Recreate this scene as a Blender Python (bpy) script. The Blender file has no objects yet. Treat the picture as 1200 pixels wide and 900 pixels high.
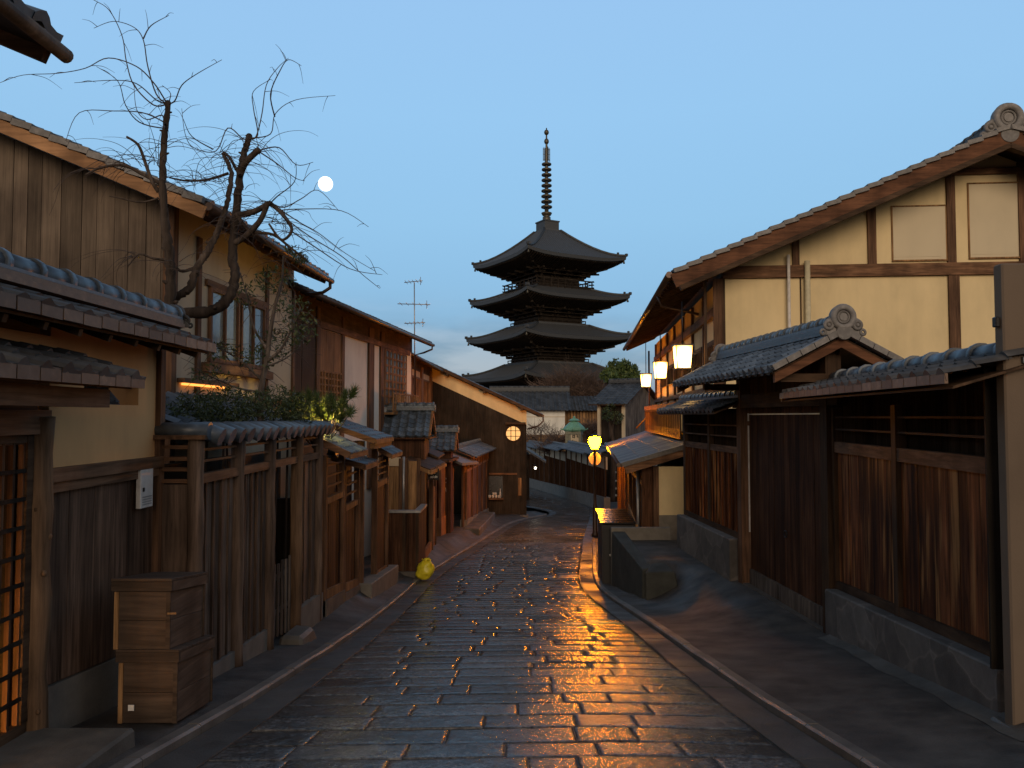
import bpy, bmesh, math, random
from mathutils import Vector, Matrix, noise as mnoise
RND = random.Random(11)
rad = math.radians
scene = bpy.context.scene
COL = scene.collection

# ------------------------------------------------------------------ camera
FX = 920.0                      # focal length in pixels of the 1200x900 photograph
PITCH = rad(2.37)
EYE = 1.6
cam_data = bpy.data.cameras.new('camera')
cam_data.sensor_width = 36.0
cam_data.lens = 36.0 * FX / 1200.0
cam_data.clip_start = 0.05
cam_data.clip_end = 6000.0
cam = bpy.data.objects.new('camera', cam_data)
COL.objects.link(cam)
cam.location = (0, 0, EYE)
cam.rotation_euler = (rad(90) + PITCH, 0, 0)
scene.camera = cam

# ------------------------------------------------------------------ exposure
scene.view_settings.view_transform = 'Standard'
scene.view_settings.look = 'None'
scene.view_settings.exposure = 0.0
scene.view_settings.gamma = 1.0
scene.view_settings.use_curve_mapping = False
scene.cycles.use_denoising = True
scene.cycles.max_bounces = 6
scene.cycles.diffuse_bounces = 3
scene.cycles.sample_clamp_indirect = 4.0
scene.cycles.caustics_reflective = False
scene.cycles.caustics_refractive = False

# ------------------------------------------------------------------ world: dawn sky, sun still low behind the camera
SUN_EL = 3.0
world = bpy.data.worlds.new("World")
scene.world = world
world.use_nodes = True
nt = world.node_tree
nt.nodes.clear()
def wn(t, **k):
    n = nt.nodes.new(t)
    for a, b in k.items():
        setattr(n, a, b)
    return n
wl = nt.links.new
w_out = wn('ShaderNodeOutputWorld')
w_sky = wn('ShaderNodeTexSky', sky_type='NISHITA', sun_disc=False)
w_sky.sun_elevation = rad(SUN_EL)
w_sky.sun_rotation = rad(180)      # behind the camera (-Y)
w_sky.air_density = 1.0
w_sky.dust_density = 0.6
w_sky.ozone_density = 3.0
w_bg1 = wn('ShaderNodeBackground')
wl(w_sky.outputs[0], w_bg1.inputs[0])
w_bg1.inputs[1].default_value = 0.06
# height gradient of the twilight and a low band of cloud, from the view direction
w_tc = wn('ShaderNodeTexCoord')
w_sep = wn('ShaderNodeSeparateXYZ')
wl(w_tc.outputs['Generated'], w_sep.inputs[0])
w_ramp = wn('ShaderNodeValToRGB')
cr = w_ramp.color_ramp
cr.elements[0].position = 0.0; cr.elements[0].color = (0.18, 0.29, 0.43, 1)
cr.elements[1].position = 1.0; cr.elements[1].color = (0.17, 0.34, 0.60, 1)
for p, c in ((0.05, (0.125, 0.245, 0.41)), (0.13, (0.215, 0.40, 0.615)), (0.24, (0.265, 0.485, 0.71)), (0.36, (0.29, 0.52, 0.77)), (0.48, (0.30, 0.52, 0.79)), (0.60, (0.20, 0.33, 0.50)), (0.78, (0.13, 0.205, 0.31))):
    e = cr.elements.new(p); e.color = (*c, 1)
cr.elements[0].color = (0.10, 0.19, 0.33, 1)
cr.elements[len(cr.elements) - 1].color = (0.10, 0.14, 0.20, 1)
wl(w_sep.outputs['Z'], w_ramp.inputs[0])
w_map = wn('ShaderNodeMapping'); w_map.inputs['Scale'].default_value = (2.2, 2.2, 9.0)
wl(w_tc.outputs['Generated'], w_map.inputs[0])
w_noi = wn('ShaderNodeTexNoise'); w_noi.inputs['Scale'].default_value = 1.6; w_noi.inputs['Detail'].default_value = 6.0
wl(w_map.outputs[0], w_noi.inputs[0])
w_cr = wn('ShaderNodeMapRange'); w_cr.inputs[1].default_value = 0.42; w_cr.inputs[2].default_value = 0.56
wl(w_noi.outputs[0], w_cr.inputs[0])
w_band = wn('ShaderNodeMapRange'); w_band.inputs[1].default_value = 0.17; w_band.inputs[2].default_value = 0.06; w_band.interpolation_type = 'SMOOTHSTEP'
wl(w_sep.outputs['Z'], w_band.inputs[0])
w_east = wn('ShaderNodeValToRGB'); ce = w_east.color_ramp
ce.elements[0].position = 0.0; ce.elements[0].color = (0.50, 0.38, 0.28, 1)
ce.elements[1].position = 0.9; ce.elements[1].color = (0.12, 0.135, 0.16, 1)
e = ce.elements.new(0.35); e.color = (0.34, 0.29, 0.25, 1)
wl(w_sep.outputs['Z'], w_east.inputs[0])
w_ey = wn('ShaderNodeMapRange'); w_ey.inputs[1].default_value = 0.22; w_ey.inputs[2].default_value = -0.30; w_ey.interpolation_type = 'SMOOTHSTEP'
wl(w_sep.outputs['Y'], w_ey.inputs[0])
w_mul = wn('ShaderNodeMath', operation='MULTIPLY')
wl(w_cr.outputs[0], w_mul.inputs[0]); wl(w_band.outputs[0], w_mul.inputs[1])
w_mul2 = wn('ShaderNodeMath', operation='MULTIPLY'); w_mul2.inputs[1].default_value = 0.85
wl(w_mul.outputs[0], w_mul2.inputs[0])
w_mix = wn('ShaderNodeMix', data_type='RGBA')
wl(w_mul2.outputs[0], w_mix.inputs[0]); wl(w_ramp.outputs[0], w_mix.inputs[6])
w_n2 = wn('ShaderNodeTexNoise'); w_n2.inputs['Scale'].default_value = 3.4; w_n2.inputs['Detail'].default_value = 7.0; wl(w_map.outputs[0], w_n2.inputs[0])
w_cc = wn('ShaderNodeValToRGB'); w_cc.color_ramp.elements[0].position = 0.42; w_cc.color_ramp.elements[0].color = (0.16, 0.235, 0.35, 1)
w_cc.color_ramp.elements[1].position = 0.62; w_cc.color_ramp.elements[1].color = (0.36, 0.41, 0.50, 1)
wl(w_n2.outputs[0], w_cc.inputs[0]); wl(w_cc.outputs[0], w_mix.inputs[7])
# the dawn side of the sky (behind the camera) is brighter and warmer
w_mix2 = wn('ShaderNodeMix', data_type='RGBA')
wl(w_ey.outputs[0], w_mix2.inputs[0]); wl(w_mix.outputs[2], w_mix2.inputs[6]); wl(w_east.outputs[0], w_mix2.inputs[7])
w_bg2 = wn('ShaderNodeBackground'); wl(w_mix2.outputs[2], w_bg2.inputs[0]); w_bg2.inputs[1].default_value = 1.0
w_add = wn('ShaderNodeAddShader')
wl(w_bg1.outputs[0], w_add.inputs[0]); wl(w_bg2.outputs[0], w_add.inputs[1])
wl(w_add.outputs[0], w_out.inputs[0])

sun_data = bpy.data.lights.new('sun', 'SUN')
sun_data.energy = 1.7
sun_data.color = (1.0, 0.78, 0.56)
sun_data.angle = rad(36)           # no disc above the hills yet: a wide soft glow
sun = bpy.data.objects.new('sun', sun_data)
COL.objects.link(sun)
sun.rotation_euler = (rad(90 - 13), 0, rad(0))

# ------------------------------------------------------------------ mesh and object helpers
def P(px, py, Y):
    """point of the photograph (1200x900 pixels) at distance Y in front of the camera"""
    a = (px - 600) / FX; b = (450 - py) / FX
    dy = math.cos(PITCH) - b * math.sin(PITCH); dz = math.sin(PITCH) + b * math.cos(PITCH)
    s = Y / dy
    return Vector((a * s, Y, EYE + dz * s))

class Frame:
    """a wall plane: u runs along it, n points out of it, z is up"""
    def __init__(s, ox, oy, ux, uy, side):
        l = math.hypot(ux, uy); ux /= l; uy /= l
        nx, ny = (uy, -ux) if side > 0 else (-uy, ux)
        s.o = Vector((ox, oy, 0)); s.u = Vector((ux, uy, 0)); s.n = Vector((nx, ny, 0))
        s.M = Matrix(((ux, nx, 0, ox), (uy, ny, 0, oy), (0, 0, 1, 0), (0, 0, 0, 1)))
    def at(s, px, py, n=0.0):
        d = P(px, py, 1.0) - Vector((0, 0, EYE)); c = Vector((0, 0, EYE))
        t = (s.o + s.n * n - c).dot(s.n) / d.dot(s.n)
        w = c + d * t
        return (w - s.o).dot(s.u), w.z
    def U(s, px, py=488, n=0.0):
        return s.at(px, py, n)[0]

class MB:
    def __init__(s, M=None):
        s.v = []; s.f = []; s.M = M; s.sm = []
    def add(s, vs, fs, smooth=False):
        b = len(s.v); M = s.M
        if M is not None:
            s.v += [M @ Vector(v) for v in vs]
        else:
            s.v += [Vector(v) for v in vs]
        for k, f in enumerate(fs):
            s.f.append([b + i for i in f]); s.sm.append(smooth and len(f) < 5)
    def hexa(s, p):
        s.add(p, [(0, 3, 2, 1), (4, 5, 6, 7), (0, 1, 5, 4), (1, 2, 6, 5), (2, 3, 7, 6), (3, 0, 4, 7)])
    def box(s, x0, x1, y0, y1, z0, z1):
        s.hexa([(x0, y0, z0), (x1, y0, z0), (x1, y1, z0), (x0, y1, z0), (x0, y0, z1), (x1, y0, z1), (x1, y1, z1), (x0, y1, z1)])
    def board(s, u0, u1, n0, n1, za0, za1, zb0, zb1):
        """a box whose bottom (za) and top (zb) heights differ at its two ends u0, u1"""
        s.hexa([(u0, n0, za0), (u1, n0, za1), (u1, n1, za1), (u0, n1, za0), (u0, n0, zb0), (u1, n0, zb1), (u1, n1, zb1), (u0, n1, zb0)])
    def beam(s, p0, p1, w, h, up=(0, 0, 1)):
        p0 = Vector(p0); p1 = Vector(p1); d = (p1 - p0).normalized(); up = Vector(up)
        r = d.cross(up).normalized() * (w / 2); t = r.cross(d).normalized() * (h / 2)
        s.hexa([p0 - r - t, p0 + r - t, p1 + r - t, p1 - r - t, p0 - r + t, p0 + r + t, p1 + r + t, p1 - r + t])
    def tube(s, pts, rs, n=8, cap=True, smooth=True):
        pts = [Vector(p) for p in pts]
        if not hasattr(rs, '__len__'):
            rs = [rs] * len(pts)
        vs = []; fs = []; prev = None
        for i, p in enumerate(pts):
            d = (pts[min(i + 1, len(pts) - 1)] - pts[max(i - 1, 0)])
            d = d.normalized() if d.length > 1e-9 else Vector((0, 0, 1))
            if prev is None:
                a = d.cross(Vector((0.31, 0.17, 0.93)))
                if a.length < 0.05:
                    a = d.cross(Vector((1, 0, 0)))
            else:
                a = prev - d * prev.dot(d)
            a.normalize(); prev = a; b = d.cross(a)
            for k in range(n):
                t = 2 * math.pi * k / n
                vs.append(p + (a * math.cos(t) + b * math.sin(t)) * rs[i])
        for i in range(len(pts) - 1):
            for k in range(n):
                fs.append((i * n + k, i * n + (k + 1) % n, (i + 1) * n + (k + 1) % n, (i + 1) * n + k))
        if cap and n > 4:
            m = len(pts) - 1
            fs += [tuple(reversed(range(n))), tuple(range(m * n, m * n + n))]
        s.add(vs, fs, smooth)
    def lathe(s, prof, c, n=16, smooth=True):
        vs = []; fs = []; c = Vector(c)
        for r, z in prof:
            for k in range(n):
                t = 2 * math.pi * k / n
                vs.append(c + Vector((r * math.cos(t), r * math.sin(t), z)))
        for i in range(len(prof) - 1):
            for k in range(n):
                fs.append((i * n + k, i * n + (k + 1) % n, (i + 1) * n + (k + 1) % n, (i + 1) * n + k))
        m = len(prof) - 1
        s.add(vs, fs + [tuple(reversed(range(n))), tuple(range(m * n, m * n + n))], smooth)
    def prism(s, poly, vec):
        vec = Vector(vec); n = len(poly); a = [Vector(p) for p in poly]; b = [p + vec for p in a]
        s.add(a + b, [tuple(reversed(range(n))), tuple(range(n, 2 * n))] + [(i, (i + 1) % n, n + (i + 1) % n, n + i) for i in range(n)])
    def torus(s, c, ax, R, r, n=20, m=8, sq=1.0):
        c = Vector(c); ax = Vector(ax).normalized(); a = ax.cross(Vector((0.3, 0.2, 0.9)))
        if a.length < 0.1: a = ax.cross(Vector((1, 0, 0)))
        a.normalize(); b = ax.cross(a); vs = []; fs = []
        for i in range(n):
            t = 2 * math.pi * i / n; d = a * math.cos(t) + b * math.sin(t)
            for j in range(m):
                q = 2 * math.pi * j / m
                vs.append(c + d * (R + r * math.cos(q)) + ax * (r * sq * math.sin(q)))
        for i in range(n):
            for j in range(m):
                fs.append((i * m + j, ((i + 1) % n) * m + j, ((i + 1) % n) * m + (j + 1) % m, i * m + (j + 1) % m))
        s.add(vs, fs, True)
    def ball(s, c, r, n=12, m=8, sc=(1, 1, 1)):
        c = Vector(c)
        prof = [(max(1e-4, math.sin(math.pi * i / m)), -math.cos(math.pi * i / m)) for i in range(m + 1)]
        vs = []; fs = []
        for q, z in prof:
            for k in range(n):
                t = 2 * math.pi * k / n
                vs.append(c + Vector((q * math.cos(t) * r * sc[0], q * math.sin(t) * r * sc[1], z * r * sc[2])))
        for i in range(m):
            for k in range(n):
                fs.append((i * n + k, i * n + (k + 1) % n, (i + 1) * n + (k + 1) % n, (i + 1) * n + k))
        s.add(vs, fs, True)
    def build(s, name, mat, parent=None, fix=True, bevel=0.0):
        me = bpy.data.meshes.new(name)
        off = parent['_at'] if parent is not None else None
        off = Vector(off) if off is not None else (sum(s.v, Vector()) / len(s.v) if s.v else Vector())
        if parent is None:
            off.z = min(v.z for v in s.v)
        me.from_pydata([v - off for v in s.v], [], s.f)
        me.polygons.foreach_set('use_smooth', s.sm)
        if fix:
            b = bmesh.new(); b.from_mesh(me); bmesh.ops.recalc_face_normals(b, faces=b.faces); b.to_mesh(me); b.free()
        me.materials.append(mat); me.update()
        o = bpy.data.objects.new(name, me); COL.objects.link(o)
        if parent is not None:
            o.parent = parent
        else:
            o.location = off
        o['_at'] = tuple(off)
        if bevel:
            m = o.modifiers.new('bevel', 'BEVEL'); m.width = bevel; m.segments = 1; m.limit_method = 'ANGLE'; m.angle_limit = rad(50)
        return o

def tag(o, label, cat, group=None):
    o['label'] = label; o['category'] = cat
    if group: o['group'] = group
    return o
def thing(name, label, cat, loc, group=None):
    o = bpy.data.objects.new(name, None); COL.objects.link(o)
    o.location = loc; o['_at'] = tuple(loc); o.empty_display_size = 0.2
    return tag(o, label, cat, group)
def setting(o, kind='structure'):
    o['kind'] = kind
    return o
def lerp(a, b, t): return a + (b - a) * t
def sstep(a, b, x):
    t = min(1, max(0, (x - a) / (b - a))); return t * t * (3 - 2 * t)
def interp(pts, y):
    if y <= pts[0][0]:
        (x0, a), (x1, b) = pts[0], pts[1]; return a + (b - a) * (y - x0) / (x1 - x0)
    n = len(pts)
    for i in range(n - 1):
        if y <= pts[i + 1][0] or i == n - 2:
            (x0, y0), (x1, y1) = pts[i], pts[i + 1]
            def m(j):
                a = pts[max(j - 1, 0)]; b = pts[min(j + 1, n - 1)]; return (b[1] - a[1]) / (b[0] - a[0])
            h = x1 - x0; t = (y - x0) / h
            if t > 1: return y1 + m(n - 1) * (y - x1)
            return (2*t**3 - 3*t*t + 1) * y0 + (t**3 - 2*t*t + t) * h * m(i) + (-2*t**3 + 3*t*t) * y1 + (t**3 - t*t) * h * m(i + 1)
GPTS = [(-90, 13.0), (-20, 2.7), (0, 0), (8, -1.08), (14, -1.87), (18.9, -2.46), (24, -2.84), (32, -3.3), (43, -3.87), (60, -4.7), (80, -5.5), (120, -6.3)]
def gz(y): return interp(GPTS, min(y, 120.0))

# ------------------------------------------------------------------ procedural materials
def new_mat(name):
    m = bpy.data.materials.new(name); m.use_nodes = True
    t = m.node_tree; b = t.nodes['Principled BSDF']
    return m, t, b
def node(t, ty, **k):
    n = t.nodes.new(ty)
    for a, v in k.items(): setattr(n, a, v)
    return n
def coords(t, scale, island=True):
    tc = node(t, 'ShaderNodeTexCoord'); mp = node(t, 'ShaderNodeMapping'); mp.inputs['Scale'].default_value = scale
    if island:
        g = node(t, 'ShaderNodeNewGeometry'); s = node(t, 'ShaderNodeVectorMath', operation='SCALE'); s.inputs[0].default_value = (37, 19, 53)
        t.links.new(g.outputs['Random Per Island'], s.inputs['Scale'])
        a = node(t, 'ShaderNodeVectorMath', operation='ADD'); t.links.new(tc.outputs['Object'], a.inputs[0]); t.links.new(s.outputs[0], a.inputs[1])
        t.links.new(a.outputs[0], mp.inputs[0]); return mp, g
    t.links.new(tc.outputs['Object'], mp.inputs[0]); return mp, None
def ramp(t, src, stops):
    r = node(t, 'ShaderNodeValToRGB'); e = r.color_ramp
    e.elements[0].position, e.elements[0].color = stops[0][0], (*stops[0][1], 1)
    e.elements[1].position, e.elements[1].color = stops[-1][0], (*stops[-1][1], 1)
    for p, c in stops[1:-1]:
        x = e.elements.new(p); x.color = (*c, 1)
    t.links.new(src, r.inputs[0]); return r
def mul(c, k): return tuple(max(0, x * k) for x in c)
def bump(t, b, src, strength, dist=0.01):
    n = node(t, 'ShaderNodeBump'); n.inputs['Strength'].default_value = strength; n.inputs['Distance'].default_value = dist
    t.links.new(src, n.inputs['Height']); t.links.new(n.outputs[0], b.inputs['Normal']); return n
def wood(name, c, axis='Z', rough=0.65, contrast=0.55, spread=0.6, wear=None, grain=16, spec=0.10):
    """boards with long grain; every board (mesh island) has its own tone"""
    m, t, b = new_mat(name); L = t.links.new
    sc = {'Z': (grain, grain, 0.9), 'X': (0.9, grain, grain), 'Y': (grain, 0.9, grain)}[axis]
    mp, g = coords(t, sc)
    n = node(t, 'ShaderNodeTexNoise'); n.inputs['Scale'].default_value = 1.6; n.inputs['Detail'].default_value = 8; n.inputs['Roughness'].default_value = 0.62; n.inputs['Distortion'].default_value = 0.5
    L(mp.outputs[0], n.inputs[0])
    r = ramp(t, n.outputs[0], [(0.28, mul(c, 1 - contrast)), (0.5, c), (0.72, mul(c, 1 + contrast * 0.9))])
    # slow blotches of weathering
    mp2, _ = coords(t, (1.3, 1.3, 0.7), False)
    n2 = node(t, 'ShaderNodeTexNoise'); n2.inputs['Scale'].default_value = 1.7; n2.inputs['Detail'].default_value = 5
    L(mp2.outputs[0], n2.inputs[0])
    r2 = ramp(t, n2.outputs[0], [(0.3, (0.62, 0.6, 0.6)), (0.7, (1.3, 1.28, 1.24))])
    mx = node(t, 'ShaderNodeMix', data_type='RGBA', blend_type='MULTIPLY'); mx.inputs[0].default_value = 1
    L(r.outputs[0], mx.inputs[6]); L(r2.outputs[0], mx.inputs[7])
    mr = node(t, 'ShaderNodeMapRange'); mr.inputs[3].default_value = 1 - spread / 2; mr.inputs[4].default_value = 1 + spread / 2
    L(g.outputs['Random Per Island'], mr.inputs[0])
    sc2 = node(t, 'ShaderNodeVectorMath', operation='SCALE'); L(mx.outputs[2], sc2.inputs[0]); L(mr.outputs[0], sc2.inputs['Scale'])
    # broad streaks along the grain
    sc3 = {'Z': (6, 6, 0.3), 'X': (0.3, 6, 6), 'Y': (6, 0.3, 6)}[axis]
    mp4, _g = coords(t, sc3)
    n4 = node(t, 'ShaderNodeTexNoise'); n4.inputs['Scale'].default_value = 1.4; n4.inputs['Detail'].default_value = 4; n4.inputs['Distortion'].default_value = 0.4; L(mp4.outputs[0], n4.inputs[0])
    r4 = ramp(t, n4.outputs[0], [(0.3, (1 - 0.65 * contrast,) * 3), (0.7, (1 + 0.75 * contrast,) * 3)])
    m4 = node(t, 'ShaderNodeMix', data_type='RGBA', blend_type='MULTIPLY'); m4.inputs[0].default_value = 1; L(sc2.outputs[0], m4.inputs[6]); L(r4.outputs[0], m4.inputs[7])
    out = m4.outputs[2]
    if wear:
        n3 = node(t, 'ShaderNodeTexNoise'); n3.inputs['Scale'].default_value = 0.8; n3.inputs['Detail'].default_value = 6; L(mp.outputs[0], n3.inputs[0])
        r3 = ramp(t, n3.outputs[0], [(0.55, (0, 0, 0)), (0.68, (1, 1, 1))])
        m3 = node(t, 'ShaderNodeMix', data_type='RGBA'); L(r3.outputs[0], m3.inputs[0]); L(out, m3.inputs[6]); m3.inputs[7].default_value = (*wear, 1)
        out = m3.outputs[2]
    L(out, b.inputs['Base Color'])
    rr = node(t, 'ShaderNodeMapRange'); rr.inputs[3].default_value = rough - 0.12; rr.inputs[4].default_value = rough + 0.15
    L(n.outputs[0], rr.inputs[0]); L(rr.outputs[0], b.inputs['Roughness'])
    b.inputs['Specular IOR Level'].default_value = spec
    bump(t, b, n.outputs[0], 0.6, 0.006)
    return m
def plaster(name, c, rough=0.9, var=0.12, bs=0.25):
    m, t, b = new_mat(name); L = t.links.new
    mp, _ = coords(t, (1, 1, 0.55), False)
    n = node(t, 'ShaderNodeTexNoise'); n.inputs['Scale'].default_value = 1.3; n.inputs['Detail'].default_value = 7; n.inputs['Roughness'].default_value = 0.6
    L(mp.outputs[0], n.inputs[0])
    r = ramp(t, n.outputs[0], [(0.25, mul(c, 1 - var * 1.6)), (0.5, c), (0.75, mul(c, 1 + var))])
    # rain streaks
    mp2, _ = coords(t, (2.2, 2.2, 0.2), False)
    n2 = node(t, 'ShaderNodeTexNoise'); n2.inputs['Scale'].default_value = 1.5; n2.inputs['Detail'].default_value = 4; L(mp2.outputs[0], n2.inputs[0])
    r2 = ramp(t, n2.outputs[0], [(0.3, (1 - var * 0.7,) * 3), (0.6, (1.0, 1.0, 1.0))])
    mx = node(t, 'ShaderNodeMix', data_type='RGBA', blend_type='MULTIPLY'); mx.inputs[0].default_value = 1
    L(r.outputs[0], mx.inputs[6]); L(r2.outputs[0], mx.inputs[7]); L(mx.outputs[2], b.inputs['Base Color'])
    b.inputs['Roughness'].default_value = rough; b.inputs['Specular IOR Level'].default_value = 0.25
    n3 = node(t, 'ShaderNodeTexNoise'); n3.inputs['Scale'].default_value = 70; n3.inputs['Detail'].default_value = 3
    tc = node(t, 'ShaderNodeTexCoord'); L(tc.outputs['Object'], n3.inputs[0])
    bump(t, b, n3.outputs[0], bs, 0.004)
    return m
def tile(name, c, rough=0.38, spread=0.9, spec=0.5):
    m, t, b = new_mat(name); L = t.links.new
    mp, g = coords(t, (9, 9, 9))
    n = node(t, 'ShaderNodeTexNoise'); n.inputs['Scale'].default_value = 1.5; n.inputs['Detail'].default_value = 6; L(mp.outputs[0], n.inputs[0])
    r = ramp(t, n.outputs[0], [(0.3, mul(c, 0.65)), (0.6, c), (0.8, mul(c, 1.6))])
    mr = node(t, 'ShaderNodeMapRange'); mr.inputs[3].default_value = 1 - spread / 2; mr.inputs[4].default_value = 1 + spread / 2
    L(g.outputs['Random Per Island'], mr.inputs[0])
    s2 = node(t, 'ShaderNodeVectorMath', operation='SCALE'); L(r.outputs[0], s2.inputs[0]); L(mr.outputs[0], s2.inputs['Scale']); L(s2.outputs[0], b.inputs['Base Color'])
    rr = node(t, 'ShaderNodeMapRange'); rr.inputs[3].default_value = rough - 0.08; rr.inputs[4].default_value = rough + 0.22
    L(n.outputs[0], rr.inputs[0]); L(rr.outputs[0], b.inputs['Roughness']); b.inputs['Specular IOR Level'].default_value = spec
    bump(t, b, n.outputs[0], 0.25, 0.006)
    return m
def mineral(name, c, rough=0.8, scale=2.5, var=0.4, crack=False, bs=0.5, wet=None):
    m, t, b = new_mat(name); L = t.links.new
    mp, g = coords(t, (1, 1, 1), False)
    n = node(t, 'ShaderNodeTexNoise'); n.inputs['Scale'].default_value = scale; n.inputs['Detail'].default_value = 9; n.inputs['Roughness'].default_value = 0.65; L(mp.outputs[0], n.inputs[0])
    r = ramp(t, n.outputs[0], [(0.3, mul(c, 1 - var)), (0.5, c), (0.7, mul(c, 1 + var))])
    out = r.outputs[0]
    if crack:
        v = node(t, 'ShaderNodeTexVoronoi', feature='DISTANCE_TO_EDGE'); v.inputs['Scale'].default_value = 2.1
        nd = node(t, 'ShaderNodeTexNoise'); nd.inputs['Scale'].default_value = 2.0; L(mp.outputs[0], nd.inputs[0])
        ad = node(t, 'ShaderNodeMix', data_type='RGBA'); ad.inputs[0].default_value = 0.22; L(mp.outputs[0], ad.inputs[6]); L(nd.outputs[1], ad.inputs[7])
        L(ad.outputs[2], v.inputs['Vector'])
        rv = ramp(t, v.outputs['Distance'], [(0.0, (1.35, 1.32, 1.3)), (0.014, (1.28, 1.25, 1.22)), (0.03, (1, 1, 1))])
        vc = node(t, 'ShaderNodeTexVoronoi'); vc.inputs['Scale'].default_value = 2.1; L(ad.outputs[2], vc.inputs['Vector'])
        hv = node(t, 'ShaderNodeSeparateXYZ'); L(vc.outputs['Color'], hv.inputs[0])
        hm = node(t, 'ShaderNodeMapRange'); hm.inputs[3].default_value = 0.7; hm.inputs[4].default_value = 1.25; L(hv.outputs[0], hm.inputs[0])
        mx = node(t, 'ShaderNodeMix', data_type='RGBA', blend_type='MULTIPLY'); mx.inputs[0].default_value = 1; L(out, mx.inputs[6]); L(rv.outputs[0], mx.inputs[7])
        ms = node(t, 'ShaderNodeVectorMath', operation='SCALE'); L(mx.outputs[2], ms.inputs[0]); L(hm.outputs[0], ms.inputs['Scale'])
        out = ms.outputs[0]
    L(out, b.inputs['Base Color'])
    if wet is not None:
        nw = node(t, 'ShaderNodeTexNoise'); nw.inputs['Scale'].default_value = 0.9; nw.inputs['Detail'].default_value = 5; L(mp.outputs[0], nw.inputs[0])
        rw = node(t, 'ShaderNodeMapRange'); rw.inputs[1].default_value = 0.38; rw.inputs[2].default_value = 0.62; rw.inputs[3].default_value = wet; rw.inputs[4].default_value = rough
        L(nw.outputs[0], rw.inputs[0]); L(rw.outputs[0], b.inputs['Roughness'])
    else:
        b.inputs['Roughness'].default_value = rough
    b.inputs['Specular IOR Level'].default_value = 0.4
    n3 = node(t, 'ShaderNodeTexNoise'); n3.inputs['Scale'].default_value = scale * 26; n3.inputs['Detail'].default_value = 6; L(mp.outputs[0], n3.inputs[0])
    bump(t, b, n3.outputs[0], bs, 0.008)
    return m
def plain(name, c, rough=0.5, metal=0.0, var=0.15):
    m, t, b = new_mat(name); L = t.links.new
    mp, _ = coords(t, (6, 6, 6), False)
    n = node(t, 'ShaderNodeTexNoise'); n.inputs['Scale'].default_value = 2; n.inputs['Detail'].default_value = 5; L(mp.outputs[0], n.inputs[0])
    r = ramp(t, n.outputs[0], [(0.3, mul(c, 1 - var)), (0.7, mul(c, 1 + var))]); L(r.outputs[0], b.inputs['Base Color'])
    rr = node(t, 'ShaderNodeMapRange'); rr.inputs[3].default_value = max(0.03, rough - 0.1); rr.inputs[4].default_value = min(1, rough + 0.1); L(n.outputs[0], rr.inputs[0]); L(rr.outputs[0], b.inputs['Roughness'])
    b.inputs['Metallic'].default_value = metal
    return m
def glow(name, c, strength, var=0.0):
    m, t, b = new_mat(name)
    b.inputs['Base Color'].default_value = (*mul(c, 0.8), 1); b.inputs['Emission Color'].default_value = (*c, 1); b.inputs['Emission Strength'].default_value = strength
    b.inputs['Roughness'].default_value = 0.6
    return m
def paper_glow(name):
    # a lamp behind paper: brightest in front of the flame, weaker and redder towards the rims
    m, t, b = new_mat(name); L = t.links.new
    tc = node(t, 'ShaderNodeTexCoord'); d = node(t, 'ShaderNodeVectorMath', operation='DISTANCE'); L(tc.outputs['Generated'], d.inputs[0]); d.inputs[1].default_value = (0.5, 0.5, 0.5)
    r = ramp(t, d.outputs['Value'], [(0.48, (1.0, 0.58, 0.17)), (0.72, (1.0, 0.47, 0.10)), (0.86, (1.0, 0.36, 0.05))]); L(r.outputs[0], b.inputs['Emission Color'])
    s = node(t, 'ShaderNodeMapRange'); s.inputs[1].default_value = 0.48; s.inputs[2].default_value = 0.84; s.inputs[3].default_value = 17.0; s.inputs[4].default_value = 2.5; L(d.outputs['Value'], s.inputs[0]); L(s.outputs[0], b.inputs['Emission Strength'])
    b.inputs['Base Color'].default_value = (0.7, 0.6, 0.4, 1)
    return m
def leafy(name, c, c2):
    m, t, b = new_mat(name); L = t.links.new
    g = node(t, 'ShaderNodeNewGeometry')
    r = ramp(t, g.outputs['Random Per Island'], [(0.0, mul(c, 0.6)), (0.5, c), (1.0, c2)]); L(r.outputs[0], b.inputs['Base Color'])
    b.inputs['Roughness'].default_value = 0.55; b.inputs['Specular IOR Level'].default_value = 0.3
    return m

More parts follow.
